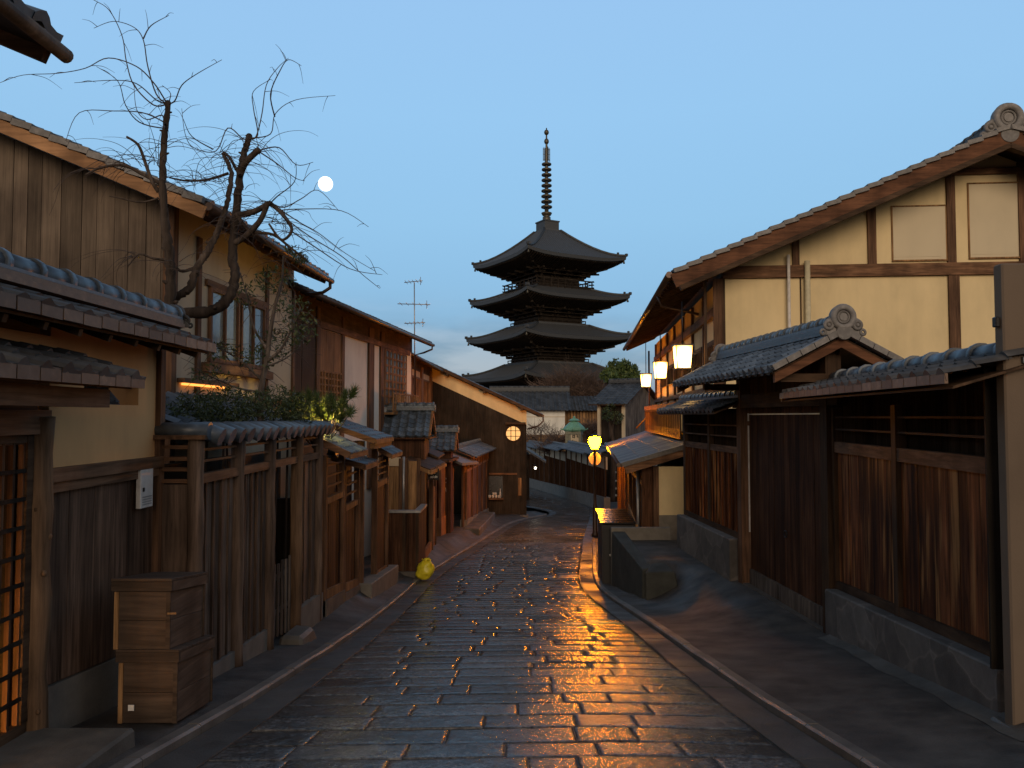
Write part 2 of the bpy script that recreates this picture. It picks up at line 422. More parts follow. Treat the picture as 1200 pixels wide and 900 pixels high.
M = dict(
    old_siding=wood('old_brown_siding', (0.100, 0.060, 0.040), contrast=0.7),
    fence_grey=wood('weathered_grey_boards', (0.122, 0.083, 0.061), contrast=0.6),
    house_grey=wood('weathered_house_boards', (0.118, 0.090, 0.068), contrast=0.3, spread=0.6, grain=22),
    fence_red=wood('red_brown_boards', (0.115, 0.040, 0.015), contrast=0.9, spread=1.1, wear=(0.36, 0.17, 0.06), grain=9),
    door_dark=wood('dark_door_boards', (0.06, 0.027, 0.014), contrast=0.7),
    unlit_boards=wood('boards_painted_in_shade', (0.030, 0.019, 0.012), contrast=0.5, rough=0.95, spec=0.0),  # near black, no gloss: shade under the fence roofs put into the colour
    far_wall_wood=wood('dark_lane_wall_boards', (0.070, 0.030, 0.014), contrast=0.4, rough=0.9, spec=0.0),
    black_boards=wood('charred_boards', (0.032, 0.025, 0.019), contrast=0.4, spread=0.4),
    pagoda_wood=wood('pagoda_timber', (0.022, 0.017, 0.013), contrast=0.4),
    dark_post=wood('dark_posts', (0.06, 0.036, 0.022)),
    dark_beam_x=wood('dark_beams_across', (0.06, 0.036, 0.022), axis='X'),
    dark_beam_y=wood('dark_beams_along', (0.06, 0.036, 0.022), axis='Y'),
    brown_post=wood('brown_posts', (0.11, 0.060, 0.036)),
    brown_beam_x=wood('brown_beams_across', (0.15, 0.080, 0.045), axis='X'),
    brown_beam_y=wood('brown_beams_along', (0.14, 0.078, 0.046), axis='Y'),
    barge=wood('barge_boards', (0.12, 0.055, 0.030), axis='X', contrast=0.4),
    pale_barge=wood('pale_barge_boards', (0.30, 0.165, 0.085), axis='X', contrast=0.3),
    orange_wood=wood('orange_cedar', (0.20, 0.105, 0.050), contrast=0.45),
    tan_wood=wood('tan_boards', (0.24, 0.135, 0.062), contrast=0.55),
    crate=wood('old_box_boards', (0.060, 0.041, 0.030), axis='X', contrast=0.45, spread=0.45),  # end boards darkened against the sun glow they face; side boards left lighter
    crate_side=wood('old_box_boards_along', (0.095, 0.062, 0.044), axis='Y', contrast=0.45, spread=0.45),
    log=wood('peeled_log', (0.14, 0.085, 0.05), contrast=0.5),
    cream=plaster('cream_plaster', (0.75, 0.59, 0.335), var=0.11),
    cream_dim=plaster('aged_cream_plaster', (0.50, 0.395, 0.27)),
    ochre=plaster('ochre_plaster', (0.70, 0.385, 0.165)),
    beige=plaster('beige_plaster', (0.50, 0.40, 0.27)),
    white=plaster('white_plaster', (0.70, 0.68, 0.62)),
    shutter=plaster('shutter_panel', (0.60, 0.50, 0.34), rough=0.55, var=0.05),
    pillar=plaster('brown_rendered_pillar', (0.165, 0.122, 0.088), var=0.14),
    tile=tile('smoked_roof_tile', (0.088, 0.108, 0.132), rough=0.34, spec=0.65),
    tile_old=tile('weathered_roof_tile', (0.075, 0.07, 0.066), rough=0.6, spec=0.3),
    tile_far=tile('far_roof_tile', (0.048, 0.052, 0.057), rough=0.55, spec=0.45),
    tile_edge=tile('brown_eave_tile', (0.20, 0.125, 0.082), rough=0.55),
    ridge_cap=tile('carved_end_tile', (0.20, 0.185, 0.175), rough=0.6, spread=0.3),
    metal_roof=tile('dull_metal_roof', (0.12, 0.105, 0.095), rough=0.42),
    concrete=mineral('concrete', (0.17, 0.15, 0.125), var=0.3),
    concrete_dark=mineral('stained_concrete', (0.10, 0.088, 0.074), var=0.45, wet=0.42),
    paving=mineral('damp_asphalt', (0.060, 0.052, 0.045), var=0.65, scale=2.6, wet=0.55, bs=1.0),
    base_stone=mineral('jointed_stone_base', (0.125, 0.108, 0.094), crack=True, var=0.35),
    kerb=mineral('kerb_stone', (0.13, 0.112, 0.095), rough=0.6, wet=0.35),
    gutter=mineral('gutter_stone', (0.062, 0.056, 0.050), var=0.4, scale=2.2, wet=0.38, bs=0.6),
    earth=mineral('bare_earth', (0.075, 0.06, 0.045), var=0.3),
    green_block=mineral('mossy_concrete', (0.045, 0.046, 0.040), var=0.4),
    black_metal=plain('black_metal', (0.02, 0.018, 0.017), 0.4, 0.3),
    black_paint=plain('black_painted_board', (0.014, 0.012, 0.011), 0.6),
    black_lacquer=plain('black_lacquered_board', (0.018, 0.015, 0.013), 0.22),
    brown_metal=plain('brown_gutter_metal', (0.07, 0.04, 0.028), 0.4, 0.4),
    bronze=plain('dark_bronze', (0.09, 0.08, 0.06), 0.45, 0.6),
    grey_metal=plain('galvanised_metal', (0.35, 0.34, 0.33), 0.4, 0.6),
    white_paint=plain('white_paint', (0.62, 0.58, 0.54), 0.4),
    cream_pipe=plain('cream_pipe', (0.58, 0.52, 0.36), 0.4),
    chalk=plain('white_lettering', (0.72, 0.68, 0.60), 0.7),
    ink=plain('black_lettering', (0.03, 0.03, 0.03), 0.7),
    patina=plain('green_copper_patina', (0.16, 0.36, 0.25), 0.6, var=0.3),
    lantern_body=plain('grey_green_bronze', (0.20, 0.20, 0.145), 0.6, var=0.3),
    yellow_bag=plain('yellow_plastic', (0.75, 0.62, 0.03), 0.35, var=0.12),
    glass=plain('window_glass', (0.16, 0.18, 0.19), 0.06),
    bark=wood('tree_bark', (0.058, 0.044, 0.036), contrast=0.6, rough=0.8),
    bark_grey=wood('grey_tree_bark', (0.105, 0.085, 0.072), contrast=0.6, rough=0.8),
    twig=plain('twig', (0.055, 0.037, 0.03), 0.7),
    pine=leafy('pine_needles', (0.05, 0.085, 0.025), (0.12, 0.15, 0.04)),
    leaf=leafy('evergreen_leaves', (0.042, 0.062, 0.022), (0.085, 0.10, 0.035)),
    dry=leafy('dry_winter_twigs', (0.085, 0.055, 0.040), (0.15, 0.095, 0.07)),
    orange_sign=plain('sign_back', (0.55, 0.42, 0.22), 0.4, var=0.05),
)

# ------------------------------------------------------------------ building kit
def tile_roof(mb, O, U, W, L, S, p=0.27, row=0.25, h=0.045, lip=0.022, jit=0.004, seed=1):
    """pantiles: every tile its own curved piece. O eave start, U along the eave, W up the slope (both unit)"""
    O = Vector(O); U = Vector(U).normalized(); W = Vector(W).normalized(); N = U.cross(W)
    if N.z < 0: N = -N
    r = random.Random(seed)
    cols = max(1, round(L / p)); p = L / cols; rows = max(1, round(S / row)); row = S / rows
    prof = [(0, 0.0), (0.12, 0.62), (0.27, 1.0), (0.42, 0.62), (0.54, 0.0), (0.78, -0.22), (1.0, 0.0)]
    for j in range(rows):
        for i in range(cols):
            dz = r.uniform(-jit, jit); ds = r.uniform(-jit, jit)
            vs = []
            for (f, a) in prof:
                base = O + U * ((i + f) * p)
                vs.append(base + W * (j * row + ds - 0.02) + N * (a * h + lip + dz))
            for (f, a) in prof:
                base = O + U * ((i + f) * p)
                vs.append(base + W * ((j + 1) * row + ds + 0.01) + N * (a * h + dz * 0.5))
            for (f, a) in prof:
                base = O + U * ((i + f) * p)
                vs.append(base + W * (j * row + ds - 0.02) + N * (a * h - 0.012 + dz - (0.03 if j == 0 else 0.0)))
            k = len(prof)
            fs = [(q, q + 1, k + q + 1, k + q) for q in range(k - 1)] + [(2 * k + q, 2 * k + q + 1, q + 1, q) for q in range(k - 1)]
            mb.add(vs, fs)
def ridge(mb, p0, p1, r=0.09, step=0.3, courses=2, cw=0.26, ch=0.05, band=0.016):
    """ridge: flat courses with a line of half round cap tiles and their raised joints"""
    p0 = Vector(p0); p1 = Vector(p1); d = (p1 - p0); n = max(1, round(d.length / step)); dn = d.normalized()
    for c in range(courses):
        w = cw - 0.035 * c
        mb.beam(p0 + Vector((0, 0, ch * (c + 0.5))), p1 + Vector((0, 0, ch * (c + 0.5))), w, ch - 0.006)
    z = Vector((0, 0, ch * courses + r * 0.25))
    for i in range(n):
        a = p0 + d * (i / n) + z; b = p0 + d * ((i + 1) / n) + z
        mb.tube([a, b], [r, r * 0.97], 12)
        mb.tube([b - dn * 0.05, b + dn * 0.012], [r + band, r + band], 12)
def demon_tile(mb, c, n, s=1.0):
    """carved ridge end tile: stepped disc, two scrolls and shoulders. n is the way it faces"""
    c = Vector(c); n = Vector(n).normalized(); x = n.cross(Vector((0, 0, 1))).normalized(); z = Vector((0, 0, 1))
    mb.tube([c - n * 0.06 * s, c + n * 0.015 * s], [0.165 * s, 0.165 * s], 24)
    mb.torus(c + n * 0.02 * s, n, 0.135 * s, 0.042 * s, 26, 8)
    mb.torus(c + n * 0.02 * s, n, 0.078 * s, 0.014 * s, 20, 6)
    mb.tube([c + n * 0.0 * s, c + n * 0.03 * s], [0.055 * s, 0.05 * s], 16)
    for k in (-1, 1):
        q = c + x * k * 0.195 * s - z * 0.105 * s
        mb.torus(q + n * 0.01 * s, n, 0.052 * s, 0.026 * s, 16, 6); mb.ball(q + n * 0.01 * s, 0.03 * s)
        mb.tube([c + x * k * 0.15 * s - z * 0.02 * s, c + x * k * 0.21 * s - z * 0.055 * s, c + x * k * 0.245 * s - z * 0.10 * s], [0.03 * s, 0.032 * s, 0.02 * s], 8)
        q = c + x * k * 0.27 * s - z * 0.20 * s
        mb.torus(q, n, 0.034 * s, 0.02 * s, 12, 6)
        mb.prism([c + x * k * 0.05 * s - z * 0.10 * s - n * 0.05 * s, c + x * k * 0.20 * s - z * 0.13 * s - n * 0.05 * s, c + x * k * 0.30 * s - z * 0.235 * s - n * 0.05 * s, c + x * k * 0.05 * s - z * 0.235 * s - n * 0.05 * s], n * 0.055 * s)
    mb.tube([c - z * 0.20 * s - n * 0.04 * s, c - z * 0.20 * s + n * 0.055 * s], [0.105 * s, 0.10 * s], 20)
def boards(mb, u0, u1, n0, za, zb, w=0.15, t=0.02, seed=3, jit=0.4, gap=0.004):
    """vertical boards from u0 to u1; za, zb: (start, end) heights of the foot and the head"""
    r = random.Random(seed); u = min(u0, u1); e = max(u0, u1); L = e - u; s = u
    z = lambda q, pr: lerp(pr[0], pr[1], (q - s) / L)
    while u < e - 1e-3:
        ww = w * r.uniform(1 - jit, 1 + jit); b = min(u + ww, e)
        if e - b < w * 0.35: b = e
        d = r.uniform(-0.004, 0.006)
        mb.board(u + gap / 2, b - gap / 2, n0, n0 + t + d, z(u, za), z(b, za), z(u, zb), z(b, zb))
        u = b
def gable_wall(mb, u0, u1, n0, n1, zbase, line, step=None):
    """wall between u0 and u1 under the line z = line(u)"""
    mb.prism([(u0, n0, zbase), (u1, n0, zbase), (u1, n0, line(u1)), (u0, n0, line(u0))], (0, n1 - n0, 0))
def gable_boards(mb, u0, u1, n0, zbase, line, w=0.22, t=0.02, seed=5, gap=0.004):
    r = random.Random(seed); u = u0
    while u < u1 - 1e-3:
        b = min(u1, u + w * r.uniform(0.75, 1.25))
        if u1 - b < w * 0.3: b = u1
        d = r.uniform(-0.003, 0.006)
        mb.board(u + gap / 2, b - gap / 2, n0, n0 + t + d, zbase, zbase, line(u), line(b))
        u = b
def lattice(mb, u0, u1, z0, z1, n0, nu, nz, w=0.03, t=0.03, tz=0.02):
    for i in range(nu + 1):
        u = lerp(u0, u1, i / nu); mb.box(u - w / 2, u + w / 2, n0, n0 + t, z0, z1)
    for j in range(nz + 1):
        z = lerp(z0, z1, j / nz); mb.box(u0 + 0.002, u1 - 0.002, n0 + 0.003, n0 + tz, z - w / 2, z + w / 2)
def leaf_cloud(mb, blobs, n, size, seed=1, thin=0.55, droop=0.0):
    """many small leaf faces spread through the volume of the given blobs (centre, radius x, y, z)"""
    r = random.Random(seed); tot = sum(b[1] * b[2] * b[3] for b in blobs)
    for (c, a, b, d) in blobs:
        k = int(n * a * b * d / tot)
        for _ in range(k):
            while True:
                v = Vector((r.uniform(-1, 1), r.uniform(-1, 1), r.uniform(-1, 1)))
                if v.length < 1: break
            if v.length < 0.35 and r.random() < 0.6: continue
            q = Vector((c[0] + v.x * a, c[1] + v.y * b, c[2] + v.z * d))
            if mnoise.noise(q * (1.6 / max(a, b, d)) * 1.5) < -0.12: continue
            e = Vector((r.gauss(0, 1), r.gauss(0, 1), r.gauss(0, 1) - droop)).normalized(); f = e.cross(Vector((r.gauss(0, 1), r.gauss(0, 1), r.gauss(0, 1)))).normalized()
            s = size * r.uniform(0.6, 1.3)
            mb.add([q - e * s, q + f * s * thin * 0.5, q + e * s, q - f * s * thin * 0.5], [(0, 1, 2, 3)])
def needle_cloud(mb, tips, n, ln, seed=1, w=0.006, spread=1.0):
    r = random.Random(seed)
    for (c, d) in tips:
        c = Vector(c); d = Vector(d).normalized()
        for _ in range(n):
            e = (d + Vector((r.gauss(0, 1), r.gauss(0, 1), r.gauss(0, 1))) * 0.55 * spread).normalized()
            f = e.cross(Vector((r.gauss(0, 1), r.gauss(0, 1), r.gauss(0, 1)))).normalized() * w
            b = c + d * r.uniform(-0.6, 0.3) * ln; l = ln * r.uniform(0.6, 1.2)
            mb.add([b - f, b + f, b + e * l], [(0, 1, 2)])
def smooth_path(pts, n=6):
    out = []; k = len(pts)
    for i in range(k - 1):
        p0 = pts[max(i - 1, 0)]; p1 = pts[i]; p2 = pts[i + 1]; p3 = pts[min(i + 2, k - 1)]
        for j in range(n):
            t = j / n
            out.append(0.5 * ((2 * p1) + (p2 - p0) * t + (2 * p0 - 5 * p1 + 4 * p2 - p3) * t * t + (3 * p1 - p0 - 3 * p2 + p3) * t ** 3))
    out.append(pts[-1]); return out

# ------------------------------------------------------------------ the setting: ground, street, kerbs, pavements
XL = [(-6, -2.5), (0, -2.46), (5, -2.44), (7, -2.34), (12, -2.26), (17, -2.33), (20, -2.34), (24, -2.0), (28, -1.5), (34, -0.75), (39, 0.0), (42, 0.95), (44.5, 2.0), (47, 2.2), (50, 1.5), (58, -1.0), (70, -3.0), (92, -9.0)]
XR = [(-6, 2.4), (0, 2.35), (5, 2.30), (7, 2.21), (12, 2.15), (18, 2.02), (21, 2.15), (26, 2.65), (31, 3.15), (40, 4.25), (47, 5.0), (51, 5.2), (56, 4.9), (65, 3.9), (78, 2.0), (92, 0.0)]
def xl(y): return interp(XL, y)
def xr(y): return interp(XR, y)

# ground: one sheet following the slope of the lane, far out to the horizon
g = MB(); ys = [-3000, -300, -90, -60, -40, -30, -20, -10] + [i * 2.0 for i in range(0, 61)] + [140, 200, 400, 1000, 3000]; xs = [-3000, -600, -120, -40, -15, -6, 0, 6, 15, 40, 120, 600, 3000]
for y in ys:
    for x in xs:
        z = gz(max(y, -90)) - 0.14 - (0.25 if 2 < y < 100 else 0)
        g.v.append(Vector((x, y, z)))
for j in range(len(ys) - 1):
    for i in range(len(xs) - 1):
        a = j * len(xs) + i; g.f.append([a, a + 1, a + len(xs) + 1, a + len(xs)]); g.sm.append(True)
setting(g.build('ground', M['earth']))

# street bed (dark wet joints) and the stone setts laid in cross courses
def slab_material():
    m, t, b = new_mat('wet_stone_setts'); L = t.links.new
    mp, gI = coords(t, (1, 1, 1))
    tc = node(t, 'ShaderNodeTexCoord')
    n = node(t, 'ShaderNodeTexNoise'); n.inputs['Scale'].default_value = 5; n.inputs['Detail'].default_value = 8; n.inputs['Roughness'].default_value = 0.7; L(mp.outputs[0], n.inputs[0])
    r = ramp(t, n.outputs[0], [(0.28, (0.032, 0.0315, 0.032)), (0.5, (0.074, 0.072, 0.071)), (0.75, (0.14, 0.134, 0.13))])
    mr = node(t, 'ShaderNodeMapRange'); mr.inputs[3].default_value = 0.6; mr.inputs[4].default_value = 1.35; L(gI.outputs['Random Per Island'], mr.inputs[0])
    s2 = node(t, 'ShaderNodeVectorMath', operation='SCALE'); L(r.outputs[0], s2.inputs[0]); L(mr.outputs[0], s2.inputs['Scale']); npit = node(t, 'ShaderNodeTexNoise'); npit.inputs['Scale'].default_value = 30; npit.inputs['Detail'].default_value = 5; npit.inputs['Roughness'].default_value = 0.7; L(mp.outputs[0], npit.inputs[0])
    rpit = ramp(t, npit.outputs[0], [(0.36, (0.35, 0.35, 0.36)), (0.5, (1, 1, 1)), (0.66, (1.9, 1.85, 1.8))])  # shade of the pits put into the colour, darker in the hollows
    mpit = node(t, 'ShaderNodeMix', data_type='RGBA', blend_type='MULTIPLY'); mpit.inputs[0].default_value = 1; L(s2.outputs[0], mpit.inputs[6]); L(rpit.outputs[0], mpit.inputs[7]); L(mpit.outputs[2], b.inputs['Base Color'])
    nw = node(t, 'ShaderNodeTexNoise'); nw.inputs['Scale'].default_value = 0.7; nw.inputs['Detail'].default_value = 6; L(tc.outputs['Object'], nw.inputs[0])
    rw = node(t, 'ShaderNodeMapRange'); rw.inputs[1].default_value = 0.35; rw.inputs[2].default_value = 0.65; rw.inputs[3].default_value = 0.09; rw.inputs[4].default_value = 0.24; L(nw.outputs[0], rw.inputs[0])
    ad = node(t, 'ShaderNodeMath', operation='ADD'); L(rw.outputs[0], ad.inputs[0])
    m2 = node(t, 'ShaderNodeMapRange'); m2.inputs[3].default_value = -0.04; m2.inputs[4].default_value = 0.08; L(gI.outputs['Random Per Island'], m2.inputs[0]); L(m2.outputs[0], ad.inputs[1])
    L(ad.outputs[0], b.inputs['Roughness']); b.inputs['Specular IOR Level'].default_value = 0.5
    # hand dressed faces: coarse chisel hollows and a fine grain
    v = node(t, 'ShaderNodeTexVoronoi', feature='SMOOTH_F1'); v.inputs['Scale'].default_value = 21; v.inputs['Smoothness'].default_value = 0.6; L(mp.outputs[0], v.inputs['Vector'])
    n3 = node(t, 'ShaderNodeTexNoise'); n3.inputs['Scale'].default_value = 48; n3.inputs['Detail'].default_value = 5; n3.inputs['Roughness'].default_value = 0.65; L(mp.outputs[0], n3.inputs[0])
    sm = node(t, 'ShaderNodeMath', operation='ADD'); L(npit.outputs[0], sm.inputs[0]); L(n3.outputs[0], sm.inputs[1])
    bump(t, b, sm.outputs[0], 0.55, 0.006)
    return m
M['sett'] = slab_material()
M['joint'] = mineral('wet_joint_grit', (0.03, 0.027, 0.024), rough=0.5, wet=0.2, scale=6)
bed = MB(); yy = [-5 + 0.5 * i for i in range(0, 190)]
for y in yy:
    for k in range(9):
        x = lerp(xl(y) - 0.05, xr(y) + 0.05, k / 8)
        bed.v.append(Vector((x, y, gz(y) + 0.03 * (1 - (2 * k / 8 - 1) ** 2) - 0.010)))
for j in range(len(yy) - 1):
    for k in range(8):
        a = j * 9 + k; bed.f.append([a, a + 1, a + 10, a + 9]); bed.sm.append(True)
setting(bed.build('street_bed', M['joint']))
st = MB(); r = random.Random(4)
def crown(x, y):
    a, b = xl(y), xr(y); s = (2 * (x - a) / (b - a) - 1); return gz(y) + 0.03 * (1 - s * s)
def sett(pts, fine=True):
    """pts: four corners (x, y) anticlockwise; a stone with a softened arris"""
    c = (sum(p[0] for p in pts) / 4, sum(p[1] for p in pts) / 4); dz = r.uniform(-0.003, 0.005); tx = r.uniform(-0.007, 0.007); ty = r.uniform(-0.008, 0.008)
    lo = []; hi = []; mi = []
    for (x, y) in pts:
        d = math.hypot(x - c[0], y - c[1]); k0 = 1 - 0.004 / d; k1 = 1 - 0.017 / d; kk = 1 - 0.007 / d
        for lst, k, z in ((lo, k0, -0.028), (mi, kk, -0.006), (hi, k1, 0.0)):
            X = c[0] + (x - c[0]) * k; Y = c[1] + (y - c[1]) * k
            lst.append((X, Y, crown(X, Y) + dz + tx * (X - c[0]) + ty * (Y - c[1]) + z))
    if c[1] < 30 and fine:
        res = 0.022 if c[1] < 8.5 else 0.05 if c[1] < 15 else 0.10
        (p0, p1, p2, p3) = pts; la = math.hypot(p1[0] - p0[0], p1[1] - p0[1]); lb = math.hypot(p3[0] - p0[0], p3[1] - p0[1])
        nx = max(3, round(la / res)); ny = max(3, round(lb / res)); vs = []; fs = []; so = r.uniform(0, 90)
        for j in range(ny + 1):
            for i in range(nx + 1):
                a, b = i / nx, j / ny; ia = 0.0035 / la; ib = 0.0035 / lb
                a = ia + a * (1 - 2 * ia); b = ib + b * (1 - 2 * ib)
                X = lerp(lerp(p0[0], p1[0], a), lerp(p3[0], p2[0], a), b); Y = lerp(lerp(p0[1], p1[1], a), lerp(p3[1], p2[1], a), b)
                e = min(i, nx - i, j, ny - j); q = Vector((X, Y, so))
                z = crown(X, Y) + dz + tx * (X - c[0]) + ty * (Y - c[1])
                z += 0.0036 * mnoise.noise(q * 10) + 0.0034 * mnoise.noise(q * 27 + Vector((5, 0, 0)))
                w = mnoise.noise(q * 9 + Vector((0, 7, 0)))
                if e == 0:
                    z -= 0.0055 + 0.003 * w; X += 0.004 * w; Y += 0.005 * mnoise.noise(q * 8)
                elif e == 1 and res < 0.06: z -= 0.0018 + 0.002 * w
                vs.append((X, Y, z))
        W = nx + 1
        for j in range(ny):
            for i in range(nx): fs.append((j * W + i, j * W + i + 1, (j + 1) * W + i + 1, (j + 1) * W + i))
        ring = [i for i in range(W)] + [j * W + nx for j in range(1, ny + 1)] + [ny * W + i for i in range(nx - 1, -1, -1)] + [j * W for j in range(ny - 1, 0, -1)]
        o = len(vs); vs += [(vs[k][0], vs[k][1], vs[k][2] - 0.03) for k in ring]; m = len(ring)
        for k in range(m): fs.append((o + k, o + (k + 1) % m, ring[(k + 1) % m], ring[k]))
        st.add(vs, fs, True); return
    v = lo + mi + hi
    st.add(v, [(0, 1, 5, 4), (1, 2, 6, 5), (2, 3, 7, 6), (3, 0, 4, 7), (4, 5, 9, 8), (5, 6, 10, 9), (6, 7, 11, 10), (7, 4, 8, 11), (8, 9, 10, 11)])
y = 1.0; gut = 0.36
skew = lambda x: 0.03 * math.sin(x * 1.7) + 0.04 * x * 0.3
while y < 86:
    h = r.uniform(0.34, 0.47)
    if y > 52: h *= 1.3
    a0, b0, a1, b1 = xl(y) + gut, xr(y) - gut, xl(y + h) + gut, xr(y + h) - gut
    n = max(3, round((b0 - a0) / r.uniform(0.66, 0.84))); cuts = sorted([0.0, 1.0] + [min(0.97, max(0.03, (i + r.uniform(-0.32, 0.32)) / n)) for i in range(1, n)])
    for i in range(len(cuts) - 1):
        p, q = cuts[i], cuts[i + 1]
        f = lambda t, lo: (lerp(a0, b0, t), y + skew(lerp(a0, b0, t))) if lo else (lerp(a1, b1, t), y + h + skew(lerp(a1, b1, t)))
        j0, j1, j2, j3 = (r.uniform(0, 0.009) for _ in range(4)); c4 = [f(p, True), f(q, True), f(q, False), f(p, False)]
        sett([(c4[0][0], c4[0][1] + j0), (c4[1][0], c4[1][1] + j1), (c4[2][0], c4[2][1] - j2), (c4[3][0], c4[3][1] - j3)])
    y += h
setting(st.build('street', M['sett'], fix=False)); st = MB()
for sd in (0, 1):                       # gutter stones along both kerbs
    y = 1.0
    while y < 60:
        h = r.uniform(0.9, 1.3)
        e = (lambda q: xl(q) + 0.003) if sd == 0 else (lambda q: xr(q) - gut + 0.003)
        sett([(e(y), y), (e(y) + gut - 0.006, y), (e(y + h) + gut - 0.006, y + h), (e(y + h), y + h)], False)
        y += h
setting(st.build('street_gutter', M['gutter'], fix=False))

# kerb stones
def kerb(edge, sgn, y0, y1, w, hgt):
    mb = MB(); y = y0; rr = random.Random(8)
    while y < y1:
        b = min(y1, y + rr.uniform(0.75, 1.0)); dz = rr.uniform(-0.004, 0.004); g_ = 0.004
        p = [(edge(y + g_), y + g_), (edge(b - g_), b - g_)]
        (xa, ya), (xb, yb) = p
        z = lambda q: gz(q) + hgt + dz
        vs = [(xa, ya, gz(ya) - 0.1), (xa + sgn * w, ya, gz(ya) - 0.1), (xb + sgn * w, yb, gz(yb) - 0.1), (xb, yb, gz(yb) - 0.1),
              (xa + sgn * 0.0, ya, z(ya) - 0.018), (xa + sgn * w, ya, z(ya)), (xb + sgn * w, yb, z(yb)), (xb, yb, z(yb) - 0.018),
              (xa + sgn * 0.02, ya, z(ya)), (xb + sgn * 0.02, yb, z(yb))]
        mb.add(vs, [(0, 3, 7, 4), (4, 7, 9, 8), (8, 9, 6, 5), (1, 5, 6, 2), (0, 4, 8, 5, 1), (2, 6, 9, 7, 3)])
        y = b
    return mb
setting(kerb(xl, -1, 1.0, 44.4, 0.11, 0.07).build('kerb', M['kerb']))
setting(kerb(xr, 1, 1.0, 56.0, 0.11, 0.07).build('kerb', M['kerb']))

# pavements: left strip up to the fences, right forecourt that ramps up to the gate and the terrace
def sheet(fx0, fx1, fz, y0, y1, dy, nx, name, mat):
    mb = MB(); n = int(round((y1 - y0) / dy)) + 1
    for j in range(n):
        y = y0 + (y1 - y0) * j / (n - 1)
        for k in range(nx + 1):
            x = lerp(fx0(y), fx1(y), k / nx); mb.v.append(Vector((x, y, fz(x, y))))
    for j in range(n - 1):
        for k in range(nx):
            a = j * (nx + 1) + k; mb.f.append([a, a + 1, a + nx + 2, a + nx + 1]); mb.sm.append(True)
    return setting(mb.build(name, mat))
def rough(x, y): return 0.012 * mnoise.noise(Vector((x * 0.9, y * 0.9, 3)))
def zl(x, y):
    d = xl(y) - 0.11 - x
    return gz(y) + 0.045 + 0.02 * sstep(0.0, 0.3, d) + 0.28 * sstep(11, 15, y) * sstep(0.15, 0.7, d) - 0.15 * sstep(34, 44, y) * sstep(0.15, .7, d) + rough(x, y) * sstep(0, 0.2, d)
sheet(lambda y: xl(y) - 4.5, lambda y: xl(y) - 0.11, zl, 0, 45, 0.25, 14, 'pavement', M['paving'])
def gate_x(y): return 3.67 + 0.1 * (y - 6) if y < 10.4 else 4.3 - 0.054 * (y - 10.5)
def zr(x, y):
    xk = xr(y) + 0.10; g = gz(y) + 0.067; t = (x - xk) / (gate_x(y) - xk); tgt = max(gz(y) + 0.14, -1.29)
    z = lerp(g, tgt, sstep(0.06, 1.0, t) ** 1.2)
    if y > 13.4:
        z = lerp(z, -1.30, sstep(lerp(15.5, 13.5, sstep(3.1, 3.8, x)), lerp(15.85, 16.0, sstep(3.1, 3.8, x)), y) * sstep(lerp(2.62, 2.40, (y - 15.55) / 3.05), lerp(2.74, 2.60, (y - 15.55) / 3.05), x))
    return z + rough(x, y) * sstep(0, .2, t)
sheet(lambda y: xr(y) + 0.10, lambda y: 6.0, zr, 0, 18.6, 0.15, 34, 'pavement', M['paving'])
sheet(lambda y: xr(y) + 0.10, lambda y: xr(y) + 5, lambda x, y: gz(y) + 0.067 + rough(x, y) * 0.4, 18.6, 56, 0.5, 8, 'pavement', M['paving'])
# the concrete fillet along the foot of the fence wall
mb = MB(); 
for (ya, yb) in ((5.4, 10.2),):
    n = 20
    for i in range(n + 1):
        y_ = lerp(ya, yb, i / n); x0 = gate_x(y_) - 0.02; w_ = 0.15 + 0.018 * math.sin(i * 1.9) + 0.012 * math.sin(i * 0.7)
        mb.v += [Vector((x0 - w_, y_, zr(x0 - w_, y_) + 0.004)), Vector((x0 - w_ * 0.4, y_, zr(x0, y_) + 0.02)), Vector((x0 + 0.1, y_, zr(x0, y_) + 0.075))]
    for i in range(n):
        for k in range(2):
            a = i * 3 + k; mb.f.append([a, a + 1, a + 4, a + 3]); mb.sm.append(True)
setting(mb.build('pavement_edge', M['concrete_dark']))

# ================================================================== LEFT SIDE
# ---- nearest house: only the corner of its tiled eave reaches into the picture
t = thing('tiled_house', 'dark tiled eave corner with a round wooden pole end jutting in at the top left', 'house', (-4.2, 2.5, gz(2.5)))
mb = MB(); W_ = Vector((-1, 0, 0.42)).normalized()
tile_roof(mb, (-2.62, 0.4, 3.79), (0, 1, 0), W_, 4.05, 2.6, seed=2)
mb.build('roof', M['tile'], t)
mb = MB(); mb.prism([(-2.64, 0.4, 3.69), (-2.64, 4.42, 3.69), (-5.0, 4.42, 4.67), (-5.0, 0.4, 4.67)], (0, 0, 0.085)); mb.build('soffit', M['dark_beam_y'], t)
mb = MB(); mb.beam((-2.66, 4.41, 3.67), (-5.0, 4.41, 4.66), 0.05, 0.10); mb.build('barge_board', M['brown_beam_x'], t)
mb = MB(); mb.tube([(-2.60, 0.4, 3.70), (-2.60, 4.50, 3.70)], 0.042, 12); mb.build('eave_pole', M['log'], t)
mb = MB(); mb.box(-5.0, -3.85, 0.2, 4.2, gz(0) - 1.2, 4.0); mb.build('wall', M['ochre'], t)

# ---- gate house: ochre wall, wood siding, lattice door under a little tiled canopy
t = thing('gate_house', 'ochre walled gate house with tiled canopy over a lattice door beside a round log post', 'gate house', (-3.6, 5.5, gz(5.5)))
X0 = -3.36
